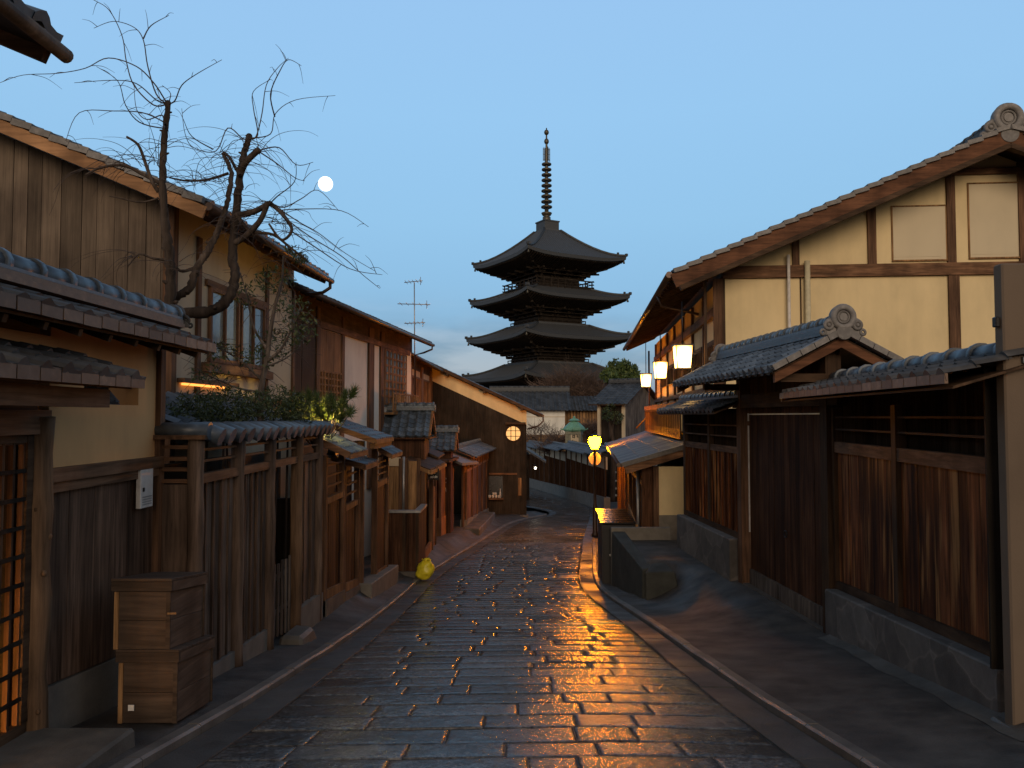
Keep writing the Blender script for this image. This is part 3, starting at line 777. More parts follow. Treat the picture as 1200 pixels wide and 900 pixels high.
# main roof
mb = MB(); ev = Vector((-2.90, 2.4, 2.29)); W_ = Vector((-0.40, 0, 0.14)).normalized()
tile_roof(mb, ev, (0, 1, 0), W_, 5.22, 0.42, p=0.24, row=0.21, h=0.03, seed=7); mb.build('roof', M['tile_old'], t)
mb = MB(); tile_roof(mb, (-3.72, 7.62, 2.29), (0, -1, 0), Vector((0.40, 0, 0.14)).normalized(), 5.22, 0.42, p=0.24, row=0.21, h=0.03, seed=8); mb.build('roof', M['tile_old'], t)
mb = MB(); r = random.Random(3)
for i in range(22):
    a = 2.4 + i * 0.2373; mb.beam((-2.89, a + 0.008, 2.262 + r.uniform(-.004, .004)), (-2.89, a + 0.229, 2.262 + r.uniform(-.004, .004)), 0.03, 0.085)
mb.build('eave_tiles', M['tile_edge'], t)
mb = MB(); ridge(mb, (-3.30, 2.4, 2.535), (-3.30, 7.60, 2.535), r=0.085, step=0.36, courses=1, cw=0.20, ch=0.03); mb.build('ridge', M['tile'], t)
mb = MB(); mb.beam((-3.30, 2.4, 2.475), (-3.30, 7.58, 2.475), 0.26, 0.04); mb.beam((-3.30, 2.4, 2.515), (-3.30, 7.58, 2.515), 0.23, 0.035); mb.build('ridge_courses', M['tile_edge'], t)
mb = MB(); demon_tile(mb, (-3.30, 7.66, 2.60), (0, 1, 0), 0.55); mb.build('ridge_end_tile', M['tile_old'], t)
mb = MB(); mb.prism([(-2.93, 2.4, 2.20), (-2.93, 7.55, 2.20), (-3.30, 7.55, 2.34), (-3.30, 2.4, 2.34)], (0, 0, 0.022)); mb.prism([(-3.70, 2.4, 2.20), (-3.70, 7.55, 2.20), (-3.31, 7.55, 2.34), (-3.31, 2.4, 2.34)], (0, 0, 0.022))
mb.build('soffit', M['dark_beam_y'], t)
for i in range(13):
    mb = MB(); mb.beam((-2.95, 2.55 + i * 0.4, 2.172), (-3.34, 2.55 + i * 0.4, 2.31), 0.045, 0.05); mb.build('rafter', M['dark_beam_x'], t)
# wall: plaster with an opening, built round it
ya, yb = 5.70, 7.44; oa, ob, za, zb = 6.16, 7.06, 1.70, 1.87
mb = MB()
for (a, b, c, d) in ((ya, yb, 1.22, za), (ya, oa, za, zb), (ob, yb, za, zb), (ya, yb, zb, 2.36)):
    mb.box(X0 - 0.12, X0, a, b, c, d)
mb.build('plaster_wall', M['ochre'], t)
mb = MB(); tile_roof(mb, (X0 - 0.16, oa - 0.1, 1.62), (0, 1, 0), (-0.35, 0, 0.5), 1.1, 0.6, p=0.16, row=0.14, h=0.03); mb.build('inner_roof', M['tile'], t)
mb = MB(); mb.beam((X0 + .035, ya - 0.1, 1.175), (X0 + .035, yb, 1.175), 0.07, 0.10); mb.beam((X0 + 0.02, ya - 0.1, 1.085), (X0 + 0.02, yb, 1.085), 0.05, 0.075); mb.build('sill_beam', M['brown_beam_y'], t)
mb = MB(Matrix.Identity(4)); F = Frame(X0, 0, 0, 1, 1); mb.M = F.M
boards(mb, 5.66, 7.44, -0.03, (-0.33, -0.50), (1.05, 1.05), w=0.30, t=0.025, seed=5); mb.box(5.66, 7.44, -.06, -.031, -.5, 1.05); mb.build('siding', M['old_siding'], t)
mb = MB(F.M); mb.board(5.60, 7.44, -0.2, 0.015, gz(5.6) - .2, gz(7.4) - .2, -0.34, -0.51); mb.build('footing', M['concrete'], t)
mb = MB(); mb.box(X0 - 0.06, X0 + 0.05, 7.40, 7.50, -0.75, 2.3); mb.build('corner_post', M['brown_post'], t)
mb = MB(); mb.box(X0 - .14, X0 - .02, 2.4, 5.6, 1.62, 2.4); mb.build('over_door_wall', M['dark_beam_y'], t)
mb = MB(); mb.box(-5.2, -3.6, 7.30, 7.42, gz(7.4) - .2, 2.3); mb.build('end_wall', M['ochre'], t)
# canopy over the door
mb = MB(); W_ = Vector((-0.62, 0, 0.20)).normalized()
tile_roof(mb, (-2.76, 2.6, 1.88), (0, 1, 0), W_, 3.26, 0.60, p=0.22, row=0.2, seed=17); mb.build('canopy_tiles', M['tile_old'], t)
mb = MB()
for i in range(15):
    a = 2.6 + i * 0.2173; mb.beam((-2.755, a + 0.006, 1.852), (-2.755, a + 0.211, 1.852), 0.03, 0.085)
mb.build('canopy_eave_tiles', M['tile_edge'], t)
mb = MB(); mb.prism([(-2.80, 2.6, 1.80), (-2.80, 5.78, 1.80), (-3.34, 5.78, 1.975), (-3.34, 2.6, 1.975)], (0, 0, 0.022)); mb.build('canopy_boards', M['dark_beam_y'], t)
mb = MB(); mb.beam((-3.335, 2.6, 2.13), (-3.335, 5.72, 2.13), 0.05, 0.09); mb.build('canopy_flashing', M['ochre'], t)
mb = MB(); mb.beam((-2.97, 2.6, 1.73), (-2.97, 5.70, 1.73), 0.10, 0.13); mb.build('canopy_beam', M['brown_beam_y'], t)
mb = MB(); mb.beam((-3.38, 2.6, 1.56), (-3.38, 5.66, 1.56), 0.13, 0.17); mb.build('lintel', M['brown_beam_y'], t)
mb = MB(); r = random.Random(6); pts = []; rs = []
for i in range(19):
    z = -0.74 + i * 0.13; pts.append((-3.36 + 0.007 * math.sin(i * 1.1), 5.60 + 0.006 * math.cos(i * 0.8), z)); rs.append(0.087 + r.uniform(-0.004, 0.006) + (0.008 if i in (3, 8, 13) else 0))
mb.tube(pts, rs, 14)
for (a, z) in ((0.3, -0.45), (-0.6, 0.05), (0.5, 0.5), (-0.2, 0.95), (1.0, 0.75), (-1.2, 0.3)): mb.ball((-3.36 + 0.083 * math.cos(a - 1.0), 5.60 + 0.083 * math.sin(a - 1.0), z), 0.02, 8, 6, (1, 1, 1.2))
mb.build('log_post', M['log'], t)
d = MB(); F = Frame(-3.40, 0, 0, 1, 1); d.M = F.M
lattice(d, 3.3, 5.44, -0.52, 1.42, 0, 19, 1, w=0.026, t=0.034, tz=0.03)
dr = d.build('lattice_door', M['brown_post'], t)
d = MB(F.M)
for j in range(1, 10): z = lerp(-0.52, 1.42, j / 10); d.box(3.3, 5.44, 0.035, 0.05, z - 0.014, z + 0.014)
d.build('cross_bars', M['pagoda_wood'], dr)  # cross bars coloured darker so only the uprights look lamplit
d = MB(F.M); d.box(3.2, 5.50, -0.012, 0.05, -0.72, -0.50); d.box(5.44, 5.51, -0.012, 0.055, -0.5, 1.47); d.box(3.2, 5.44, -0.012, 0.05, 1.42, 1.48); d.build('frame', M['dark_beam_y'], dr)
mb = MB(); mb.box(-4.5, -4.42, 2.6, 5.58, -0.8, 2.0); mb.box(-4.41, -3.5, 5.52, 5.58, -.8, 2.0); mb.build('dark_backing', M['pagoda_wood'], t)  # added dark backing that keeps the space behind the lattice black
mb = MB(); mb.box(-5.4, -3.3, 2.9, 5.5, -1.0, -0.73); mb.build('threshold', M['concrete_dark'], t)
# low garden lamp inside the door: its light shows through the lattice in the photograph
t2 = thing('garden_lamp', 'low garden lamp glowing warm behind the lattice door at the left edge', 'lamp', (-3.95, 4.25, -0.73))
mb = MB(); mb.box(-4.03, -3.87, 4.17, 4.33, -0.73, -0.60); mb.box(-4.05, -3.85, 4.15, 4.35, -0.30, -0.26); mb.build('stand', M['black_metal'], t2)
mb = MB(); mb.box(-4.02, -3.88, 4.18, 4.32, -0.598, -0.302); mb.build('shade', glow('garden_lamp_glow', (1.0, 0.42, 0.07), 170.0), t2)

# white metal plate on the siding
t = thing('wall_plate', 'narrow white metal cover with a small keyhole on the brown siding above the boxes', 'cover plate', (-3.31, 7.11, 0.76))
mb = MB(); mb.box(-3.335, -3.29, 6.99, 7.23, 0.78, 1.13); mb.build('plate', M['white_paint'], t, bevel=0.006)
mb = MB(); mb.box(-3.289, -3.283, 7.025, 7.055, 0.93, 0.965); mb.build('keyhole', M['black_metal'], t)
mb = MB()
for i in range(4): mb.box(-3.2895, -3.286, 7.02, 7.20, 0.81 + i * 0.022, 0.817 + i * 0.022)
mb.build('louvres', M['grey_metal'], t)

# stone step by the door
t = MB(); t.hexa([(-3.9, 3.2, -1.0), (-2.68, 3.2, -1.0), (-2.62, 5.62, -1.0), (-3.5, 5.62, -1.0), (-3.9, 3.2, -0.50), (-2.70, 3.2, -0.50), (-2.64, 5.60, -0.575), (-3.5, 5.60, -0.575)])
tag(t.build('stone_step', M['concrete_dark'], bevel=0.02), 'broad worn stone step in front of the lattice door', 'step')

# ---- two wooden boxes stacked on the kerb side
def wooden_box(name, label, x0, x1, y0, y1, z0, h, slope, lid):
    """weathered storage box that follows the fall of the street"""
    t = thing(name, label, 'wooden box', ((x0 + x1) / 2, (y0 + y1) / 2, z0), 'wooden boxes stacked by the fence')
    S = Matrix.Translation((x0, y0, z0)) @ Matrix(((1, 0, 0, 0), (0, 1, 0, 0), (0, slope, 1, 0), (0, 0, 0, 1)))
    w = x1 - x0; d = y1 - y0; k = 2; hh = (h - lid) / k
    for e in (0, 1):
        mb = MB(S); q = MB(S)
        for i in range(k):
            a = i * hh + 0.0015; b = (i + 1) * hh - 0.0015
            if e: mb.box(0, w, d - 0.02, d, a, b); q.box(0.001, 0.02, 0.021, d - 0.021, a, b)
            else: mb.box(0, w, 0, 0.02, a, b); q.box(w - 0.021, w - 0.001, 0.021, d - 0.021, a, b)
        mb.build('end_panel', M['crate'], t, bevel=0.003); q.build('side_panel', M['crate_side'], t, bevel=0.003)
    for (a0, a1, b0, b1, m_) in ((-0.012, 0.022, -0.014, -0.001, 'tan_wood'), (w - 0.022, w + 0.012, -0.014, -0.001, 'crate'), (-0.012, 0.022, d + 0.001, d + 0.014, 'crate'), (w - 0.022, w + 0.012, d + 0.001, d + 0.014, 'crate')):
        mb = MB(S); mb.box(a0, a1, b0, b1, 0.003, h - lid - 0.004); mb.build('corner_batten', M[m_], t)
    mb = MB(S); n = 3
    for i in range(n):
        mb.box(-0.03, w + 0.03, lerp(-0.034, d + 0.034, i / n) + 0.0005, lerp(-0.034, d + 0.034, (i + 1) / n) - 0.0005, h - 0.022, h)
    mb.build('lid', M['crate'], t, bevel=0.003)
    for (b0, b1) in ((-0.032, -0.001), (d + 0.001, d + 0.032)):
        mb = MB(S); mb.box(-0.028, w + 0.028, b0, b1, h - lid + 0.004, h - 0.023); mb.build('lid_rim', M['crate'], t)
    for (a0, a1) in ((-0.028, -0.001), (w + 0.001, w + 0.028)):
        mb = MB(S); mb.box(a0, a1, 0, d, h - lid + 0.004, h - 0.023); mb.build('lid_rim', M['crate_side'], t)
    return t, S
bz = gz(6.15) + 0.07
t, S = wooden_box('wooden_box', 'lower weathered wooden box with a small pale tag, standing on the pavement', -3.02, -2.59, 6.15, 6.85, bz, 0.565, -0.125, 0.10)
mb = MB(S); mb.box(0.07, 0.115, -0.021, -0.0145, 0.10, 0.145); mb.build('paper_tag', M['white_paint'], t)
t, S = wooden_box('wooden_box', 'upper weathered wooden box with a flat lid, set on top of another box', -3.055, -2.645, 6.13, 6.79, bz + 0.567, 0.545, -0.125, 0.10)
mb = MB(S); mb.box(0.40, 0.47, -0.0215, -0.0145, 0.27, 0.284); mb.build('pull', M['tan_wood'], t)

# ---- grey board fence with a tiled cap, log posts and an opening with a picket gate
t = thing('board_fence', 'tall grey board fence with round posts and a tiled cap left of the street', 'fence', (-3.0, 9.9, gz(9.9)))
F = Frame(-3.0, 0, 0, 1, 1)
PY = [7.46, 8.60, 9.72, 10.95, 12.15]
r = random.Random(9)
for i, y in enumerate(PY):
    mb = MB(); foot = gz(y) + 0.05
    pts = []; rs = []
    for k in range(14):
        z = lerp(foot, 1.42, k / 13); pts.append((-2.99 + 0.006 * math.sin(k + i), y + 0.006 * math.cos(k * 1.3 + i), z)); rs.append((0.075 if i != 3 else 0.085) + r.uniform(-0.003, 0.006))
    mb.tube(pts, rs, 12); mb.build('post', M['log'] if i == 3 else M['fence_grey'], t)
for i in range(4):
    a, b = PY[i] + 0.05, PY[i + 1] - 0.05
    mb = MB(F.M)
    mb.box(a, b, -0.03, 0.045, 0.96, 1.05); mb.build('rail', M['brown_beam_y'], t)
    for z in (1.17, 1.28):
        mb = MB(F.M); mb.box(a, b, -0.01, 0.02, z - 0.012, z + 0.012); mb.build('rail', M['brown_beam_y'], t)
    if i != 2:
        mb = MB(F.M); boards(mb, a, b, -0.035, (lerp(-0.84, -1.12, (a - 7.46) / 4.7), lerp(-0.84, -1.12, (b - 7.46) / 4.7)), (0.955, 0.955), w=0.145, t=0.022, seed=30 + i)
        for q in range(1, 5):
            if i == 3 and q > 2: break
            u = lerp(a, b, q / (5 if i != 3 else 3)); mb.board(u - 0.014, u + 0.014, -0.01, 0.014, lerp(-0.84, -1.12, (u - 7.46) / 4.7), lerp(-0.84, -1.12, (u - 7.46) / 4.7), 0.955, 0.955)
        mb.build('board_panel', M['fence_grey'], t)
        mb = MB(F.M); mb.board(a - 0.05 if i != 3 else 11.0, b + 0.05 if i != 3 else 12.3, -0.12, 0.03 if i != 3 else .07, gz(a) - 0.2, gz(b) - 0.2, lerp(-0.85, -1.13, (a - 7.46) / 4.7), lerp(-0.85, -1.13, (b - 7.46) / 4.7)); mb.build('footing', M['concrete'], t)
# return panel that faces the camera
Fr = Frame(-3.36, 7.46, 1, 0, 1)
mb = MB(Fr.M); boards(mb, -0.02, 0.29, -0.03, (-0.80, -0.80), (0.955, 0.955), w=0.3, t=0.022, seed=41); mb.build('board_panel', M['fence_grey'], t)
mb = MB(Fr.M)
for z in (0.99, 1.10, 1.20, 1.31): mb.box(-0.02, 0.3, -0.02, 0.015, z - 0.018, z + 0.018)
mb.box(-0.02, 0.02, -.03, .03, -.8, 1.4); mb.build('return_rails', M['brown_beam_x'], t)
mb = MB(Fr.M); mb.box(-0.02, 0.3, -0.1, 0.02, gz(7.5) - 0.2, -0.81); mb.build('footing', M['concrete'], t)
# cap
mb = MB(); mb.box(-3.13, -2.87, 7.35, 12.35, 1.385, 1.425); mb.box(-3.42, -3.131, 7.36, 7.56, 1.385, 1.425); mb.build('cap_board', M['brown_beam_y'], t)
mb = MB(); n = 17
for i in range(n):
    y = 7.42 + 4.95 * (i + 0.5) / n; rr_ = 0.085 + r.uniform(-.004, .004)
    mb.tube([(-3.22, y, 1.41), (-3.06, y + r.uniform(-.01, .01), 1.465), (-2.93, y, 1.455), (-2.79, y + r.uniform(-.01, .01), 1.40)], [rr_] * 4, 10)
mb.tube([(-3.44, 7.46, 1.47), (-2.86, 7.46, 1.46)], [0.075, 0.085], 10)
mb.build('cap_tiles', M['tile'], t)
# picket gate inside the opening
g_ = MB(F.M)
for i in range(7):
    u = lerp(9.80, 10.86, i / 6); g_.board(u - 0.025, u + 0.025, -0.06, -0.035, gz(u) + 0.14, gz(u) + 0.14, -0.30 - 0.02 * (i % 2), -0.30 - 0.02 * (i % 2))
for z in (-0.95, -0.5): g_.box(9.78, 10.88, -0.09, -0.061, z - 0.03, z + 0.03)
pk = g_.build('picket_gate', M['bark_grey'], t)
mb = MB(); mb.box(-4.55, -4.4, 8.4, 20.5, gz(14) - .4, 0.98); mb.box(-4.4, -3.05, 12.5, 12.6, gz(12) - .4, 0.3); tag(mb.build('garden_wall', M['black_boards']), 'dark board wall seen through the opening of the grey fence', 'wall')
mb = MB(); mb.hexa([(-2.99, 10.05, gz(10.5)), (-2.62, 10.0, gz(10.5)), (-2.6, 10.75, gz(10.9)), (-2.97, 10.8, gz(10.9)), (-2.95, 10.1, gz(10.5) + 0.23), (-2.67, 10.08, gz(10.5) + 0.22), (-2.66, 10.66, gz(10.5) + 0.2), (-2.93, 10.7, gz(10.5) + 0.22)])
tag(mb.build('step_stone', M['concrete_dark'], bevel=0.04), 'rough stone block set as a step below the picket gate', 'stone')

# ---- tall house with grey boarded gable
t = thing('boarded_house', 'two storey house with a grey boarded gable and pale barge board behind the bare tree', 'house', (-6.0, 13, gz(12)))
SL = 0.425; EX, EZ = -4.0, 4.35
roofz = lambda x: EZ + (EX - x) * SL
GY = 10.55
mb = MB(Matrix(((1, 0, 0, 0), (0, -1, 0, GY), (0, 0, 1, 0), (0, 0, 0, 1))))
gable_boards(mb, -12.0, -4.62, 0.0, gz(11) - 0.3, lambda u: roofz(u) - 0.16, w=0.24, seed=8, gap=0.008); mb.build('gable_siding', M['house_grey'], t)
mb = MB(); mb.box(-4.70, -4.56, GY - 0.05, GY + 0.1, gz(11) - .3, 4.5); mb.build('corner_post', M['brown_post'], t)
mb = MB(); mb.box(-12, -4.66, GY + 0.03, GY + 0.2, gz(11) - .3, 4.4); mb.build('gable_core', M['dark_beam_x'], t)
ENDY = 15.6; Dv = Vector((-1, 0, SL)).normalized()
edir = Vector((0.055, 1, 0)).normalized()
mb = MB(); tile_roof(mb, (EX + 0.04, GY - 0.42, EZ + 0.03), edir, Dv, ENDY - GY + 0.45, 9.0, p=0.28, row=0.27, seed=12); mb.build('roof', M['tile'], t)
mb = MB()
for i in range(33):                     # stepped verge tiles along the rake
    a = Vector((EX, GY - 0.42, EZ + 0.02)) + Dv * (i * 0.27); b = a + Dv * 0.285
    mb.beam(a + Vector((0, -0.02, 0.035)), b + Vector((0, -0.02, 0.0)), 0.16, 0.085)
mb.build('verge_tiles', M['ridge_cap'], t)
mb = MB(); mb.beam(Vector((EX + 0.02, GY - 0.47, EZ - 0.11)), Vector((EX, GY - 0.47, EZ - 0.1)) + Dv * 9.0, 0.04, 0.16); mb.build('barge_board', M['pale_barge'], t)
mb = MB(); a = Vector((EX + 0.0, GY - 0.44, EZ - 0.05)); b = a + edir * (ENDY - GY + 0.45)
mb.prism([a, b, b + Dv * 9, a + Dv * 9], (0, 0, 0.04)); mb.build('soffit', M['brown_beam_x'], t)
mb = MB()
for i in range(17):
    c = a + edir * (0.1 + i * 0.33) + Vector((0, 0, -0.035)); mb.beam(c, c + Dv * 0.8, 0.05, 0.065)
mb.build('rafters', M['brown_beam_x'], t)
mb = MB(); mb.tube([a + Vector((0.07, -0.05, 0.02)), b + Vector((0.07, 0.12, 0.02))], 0.055, 10); e_ = b + Vector((0.05, 0.05, 0)); mb.tube([e_, e_ + Vector((0, 0, -0.12)), e_ + Vector((-0.15, 0, -0.22)), e_ + Vector((-0.5, 0, -0.26))], 0.035, 8)
mb.build('gutter', M['brown_metal'], t)
F = Frame(-4.60, GY, 0.045, 1, 1); HL = 5.1
mb = MB(F.M); mb.box(0.0, HL, -0.15, 0, gz(13) - .3, 4.58); mb.build('plaster_wall', M['cream_dim'], t)
for u in (0.02, 0.78, HL - 0.06, 3.55):
    mb = MB(F.M); mb.box(u - 0.06, u + 0.06, 0, 0.04, 1.5, 4.2); mb.build('post', M['brown_post'], t)
ua, ub = F.U(240), F.U(308)
zt, zb_ = 3.55, 2.42
mb = MB(F.M); mb.box(ua - 0.08, ub + 0.1, 0.001, 0.05, zt, zt + 0.09); mb.box(ua - 0.15, ub + 0.15, 0.001, 0.13, zb_ - 0.16, zb_ - 0.02); mb.build('window_beam', M['brown_beam_y'], t)
n = 2
for i in range(n):
    a0 = lerp(ua, ub, i / n) + 0.04; b0 = lerp(ua, ub, (i + 1) / n) - 0.04
    w = MB(F.M)
    for (p, q, z0, z1) in ((a0, a0 + 0.06, zb_, zt), (b0 - 0.06, b0, zb_, zt), (a0 + .06, b0 - .06, zb_, zb_ + 0.07), (a0 + .06, b0 - .06, zt - 0.06, zt), ((a0 + b0) / 2 - 0.025, (a0 + b0) / 2 + 0.025, zb_ + .07, zt - .06)): w.box(p, q, 0.002, 0.055, z0, z1)
    wo = w.build('window', M['brown_post'], t)
    w = MB(F.M); w.box(a0 + 0.05, b0 - 0.05, 0.003, 0.012, zb_ + 0.05, zt - 0.05); w.build('pane', M['glass'], wo)
mb = MB(F.M); mb.box(0.1, HL, 0.001, 0.07, 1.78, 1.92); mb.box(0.1, HL, 0.001, 0.05, 1.5, 1.64); mb.build('wall_rails', M['brown_beam_y'], t)
u0, u1 = F.U(211, 444), F.U(260, 450)
mb = MB(F.M); mb.box(u0, u1, 0.02, 0.06, 2.035, 2.065); mb.build('light_strip', glow('strip_glow', (1.0, 0.36, 0.07), 2.2), t)
mb = MB(F.M); mb.box(u0 - .1, u1 + .4, 0.001, 0.12, 2.07, 2.13); mb.build('strip_shelf', M['brown_beam_y'], t)
# low lean-to roof over the garden side
mb = MB(); tile_roof(mb, (-3.45, 8.5, 1.42), (0, 1, 0), (-0.9, 0, 0.42), 4.4, 1.1, p=0.26, row=0.24, seed=3); mb.build('lean_to_roof', M['tile'], t)
mb = MB(); mb.prism([(-3.47, 8.5, 1.33), (-3.47, 12.9, 1.33), (-4.5, 12.9, 1.80), (-4.5, 8.5, 1.80)], (0, 0, 0.04)); mb.build('lean_to_boards', M['dark_beam_y'], t)

# ---- next house down the street: board, plaster and lattice front
def street_house(name, label, F, L, zeave, over, rise, depth, seed, gutter=True, wallmat='white', zlow=-4.0):
    t = thing(name, label, 'house', tuple(F.o + F.u * (L / 2) - F.n * 1.5 + Vector((0, 0, gz(F.o.y + L / 2)))))
    mb = MB(F.M); mb.box(0, L, -0.2, 0, zlow, zeave + 0.1 + over * 0.35); mb.box(0, .2, -4, -.201, zlow, zeave + .2); mb.box(L - .2, L, -4, -.201, zlow, zeave + .2); mb.build('wall', M[wallmat], t)
    mb = MB(F.M); mb.box(0, L, 0.002, 0.035, zeave - 0.28, zeave + over * .35); mb.build('eave_shade_strip', M['dark_beam_y'], t)  # dark strip added for the shade under the eave
    O = F.o + F.n * over - F.u * 0.35 + Vector((0, 0, zeave)); W_ = (-F.n + Vector((0, 0, rise))).normalized()
    mb = MB(); tile_roof(mb, O + Vector((0, 0, 0.05)), F.u, W_, L + 0.7, depth, p=0.28, row=0.27, seed=seed); mb.build('roof', M['tile_old'], t)
    a = O + W_ * 0.02; b = a + F.u * (L + 0.68)
    mb = MB(); mb.prism([a, b, b + W_ * depth, a + W_ * depth], (0, 0, 0.045)); mb.build('soffit', M['brown_beam_x'], t)
    mb = MB(); n = int(L / 0.42)
    for i in range(n + 1):
        c = O + F.u * (0.1 + (L + 0.45) * i / n) + Vector((0, 0, -0.03)); mb.beam(c, c + W_ * (over * 1.06), 0.05, 0.06)
    mb.build('rafters', M['brown_beam_x'], t)
    if gutter:
        mb = MB(); mb.tube([O + F.n * 0.06, O + F.n * 0.06 + F.u * (L + 0.7)], 0.055, 10); e = O + F.n * 0.05 + F.u * (L + 0.5)
        mb.tube([e + Vector((0, 0, -0.03)), e + Vector((0, 0, -0.16)), e - F.n * 0.3 + Vector((0, 0, -0.28)), e - F.n * (over - 0.06) + Vector((0, 0, -0.36)), e - F.n * (over - 0.07) + Vector((0, 0, -2.6))], 0.035, 8); mb.build('gutter', M['brown_metal'], t)
    return t
F = Frame(-5.0, 15.7, 0.113, 1, 1); L = 12.4
t = street_house('plaster_house', 'two storey house with white plaster and brown timber lattice windows beyond the boarded house', F, L, 4.17, 0.68, 0.42, 5.0, 21)
def seg(px): return F.U(px)
def panel(t, name, mat, pa, pb, z0, z1, n0, n1): 
    mb = MB(F.M); mb.box(F.U(pa), F.U(pb), n0, n1, z0, z1); return mb.build(name, mat, t)
mb = MB(F.M); boards(mb, 0.0, seg(370), 0.001, (-0.5, -0.5), (4.2, 4.2), w=0.3, t=0.03, seed=4); mb.build('board_panel', M['black_boards'], t)
mb = MB(F.M); boards(mb, seg(371), seg(399), 0.001, (2.72, 2.72), (3.72, 3.72), w=0.24, t=0.03, seed=6); mb.build('shutter', M['orange_wood'], t)
mb = MB(F.M); lattice(mb, seg(371), seg(399), 2.05, 2.70, 0.02, 8, 4, w=0.05, t=0.04, tz=0.03); mb.box(seg(371), seg(399), 0.001, 0.008, 2.0, 2.7); mb.build('window_lattice', M['orange_wood'], t)
for pa, pb in ((368, 372), (398, 401), (430, 436), (444, 448)):
    panel(t, 'post', M['brown_post'], pa, pb, -0.5, 4.2, 0.002, 0.06)
panel(t, 'beam', M['brown_beam_y'], 371, 478, 3.74, 3.9, 0.002, 0.07)
w = MB(F.M); lattice(w, seg(449), seg(474), 2.0, 3.7, 0.03, 6, 7, w=0.06, t=0.04, tz=0.03); wo = w.build('window_lattice', M['orange_wood'], t)
w = MB(F.M); w.box(seg(448.5), seg(474), 0.004, 0.014, 1.9, 3.74); w.build('pane', M['glass'], wo)
mb = MB(F.M); lattice(mb, seg(449), seg(481), 1.75, 2.32, 0.30, 13, 2, w=0.05, t=0.04, tz=0.035); mb.box(seg(448), seg(481.5), 0.05, 0.36, 1.66, 1.73); mb.build('balcony_rail', M['tan_wood'], t)
# antenna on its roof
t = thing('tv_antenna', 'thin rooftop television aerial with three crossbars on a pole above the tiled eaves', 'antenna', tuple(P(485, 402, 29)))
mb = MB(); a = P(486, 420, 29); b = P(485.5, 331, 29); mb.tube([a, b], 0.02, 6); mb.build('pole', M['grey_metal'], t)
for (x0, y0, x1, y1) in ((474, 331, 495, 329), (466, 356, 504, 357), (474, 379, 498, 378)):
    p = P(x0, y0, 29.2); q = P(x1, y1, 28.8); mb = MB(); mb.tube([p, q], 0.016, 6)
    for k in range(5):
        c = p.lerp(q, (k + 0.5) / 5); l = 0.10 + 0.05 * (k == 4); mb.tube([c + Vector((0, -0.4, 0)), c + Vector((0, 0.4, 0))], 0.009, 5)
    c = p.lerp(q, 0.9); mb.tube([c + Vector((0, 0, -0.15)), c + Vector((0, 0, 0.15))], 0.012, 5)
    mb.build('crossbar', M['grey_metal'], t)

F = Frame(-4.62, 29.2, 0.02, 1, 1); L = 14.0
t = street_house('timber_house', 'narrow timber fronted house with an orange post and a drainpipe before the black gable', F, L, 4.02, 0.62, 0.42, 3.6, 33, wallmat='cream_dim')
mb = MB(F.M); boards(mb, 0.0, 1.6, 0.001, (-0.5, -0.5), (4.1, 4.1), w=0.4, t=0.03, seed=9); mb.build('board_panel', M['tan_wood'], t)
for u in (2.4, 5.2, 9.0, 12.6):
    mb = MB(F.M); mb.box(u - 0.3, u + 0.3, 0.001, 0.09, -0.5, 4.0); mb.build('post', M['orange_wood'], t)
for (ua, ub) in ((2.8, 4.8), (5.6, 8.6), (9.4, 12.2)):
    w = MB(F.M); lattice(w, ua, ub, 1.5, 3.4, 0.03, 6, 1, w=0.09, t=0.05, tz=0.04); wo = w.build('window_lattice', M['orange_wood'], t)
    w = MB(F.M); w.box(ua, ub, 0.004, 0.012, 1.5, 3.4); w.build('pane', M['glass'], wo)
mb = MB(F.M); mb.box(1.6, 13.8, 0.001, 0.12, 0.9, 1.2); mb.build('beam', M['brown_beam_y'], t)

# ---- black gabled house with the round lit window
t = thing('black_gabled_house', 'black boarded house with a cream strip under the gable roof and a round lit window', 'house', (-2.5, 48, gz(46)))
GY = 42.4
F = Frame(0, GY, 1, 0, 1)
xa = -7.5; xb = F.U(617)
tip = F.at(635, 486); sl = 0.463
line = lambda u: tip[1] + (tip[0] - u) * sl
mb = MB(F.M); gable_boards(mb, xa, xb, 0.0, gz(43) - 0.4, lambda u: line(u) - 0.92, w=0.35, seed=8); mb.build('gable_siding', M['black_boards'], t)
mb = MB(F.M); mb.prism([(xa, -0.10, line(xa) - 0.95), (xb, -0.10, line(xb) - 0.95), (xb, -0.10, line(xb) - 0.18), (xa, -0.10, line(xa) - 0.18)], (0, 0.11, 0)); mb.build('plaster_band', M['cream'], t)
mb = MB(F.M); mb.box(xa, xb - 0.02, -9, -0.11, gz(43) - .4, line(xb) - 0.3); mb.prism([(xa, -9, line(xb) - .35), (xb - .02, -9, line(xb) - .35), (xa, -9, line(xa) - .3)], (0, 8.88, 0)); mb.build('side_wall', M['black_boards'], t)
Dv = Vector((-1, 0, sl)).normalized(); A = Vector((tip[0], GY - 0.55, tip[1]))
mb = MB(); tile_roof(mb, A + Vector((0, 0, 0.0)), (0, 1, 0), Dv, 9.5, 10.5, p=0.28, row=0.27, seed=14); mb.build('roof', M['tile'], t)
mb = MB(); mb.prism([A + Vector((0, 0, -0.07)), A + Vector((0, 9.4, -0.07)), A + Vector((0, 9.4, -0.07)) + Dv * 10.5, A + Vector((0, 0, -0.07)) + Dv * 10.5], (0, 0, 0.04)); mb.build('soffit', M['dark_beam_y'], t)
mb = MB(); mb.beam(A + Vector((0, -0.02, -0.06)), A + Vector((0, -0.02, -0.06)) + Dv * 10.5, 0.05, 0.16); mb.build('barge_board', M['dark_beam_x'], t)
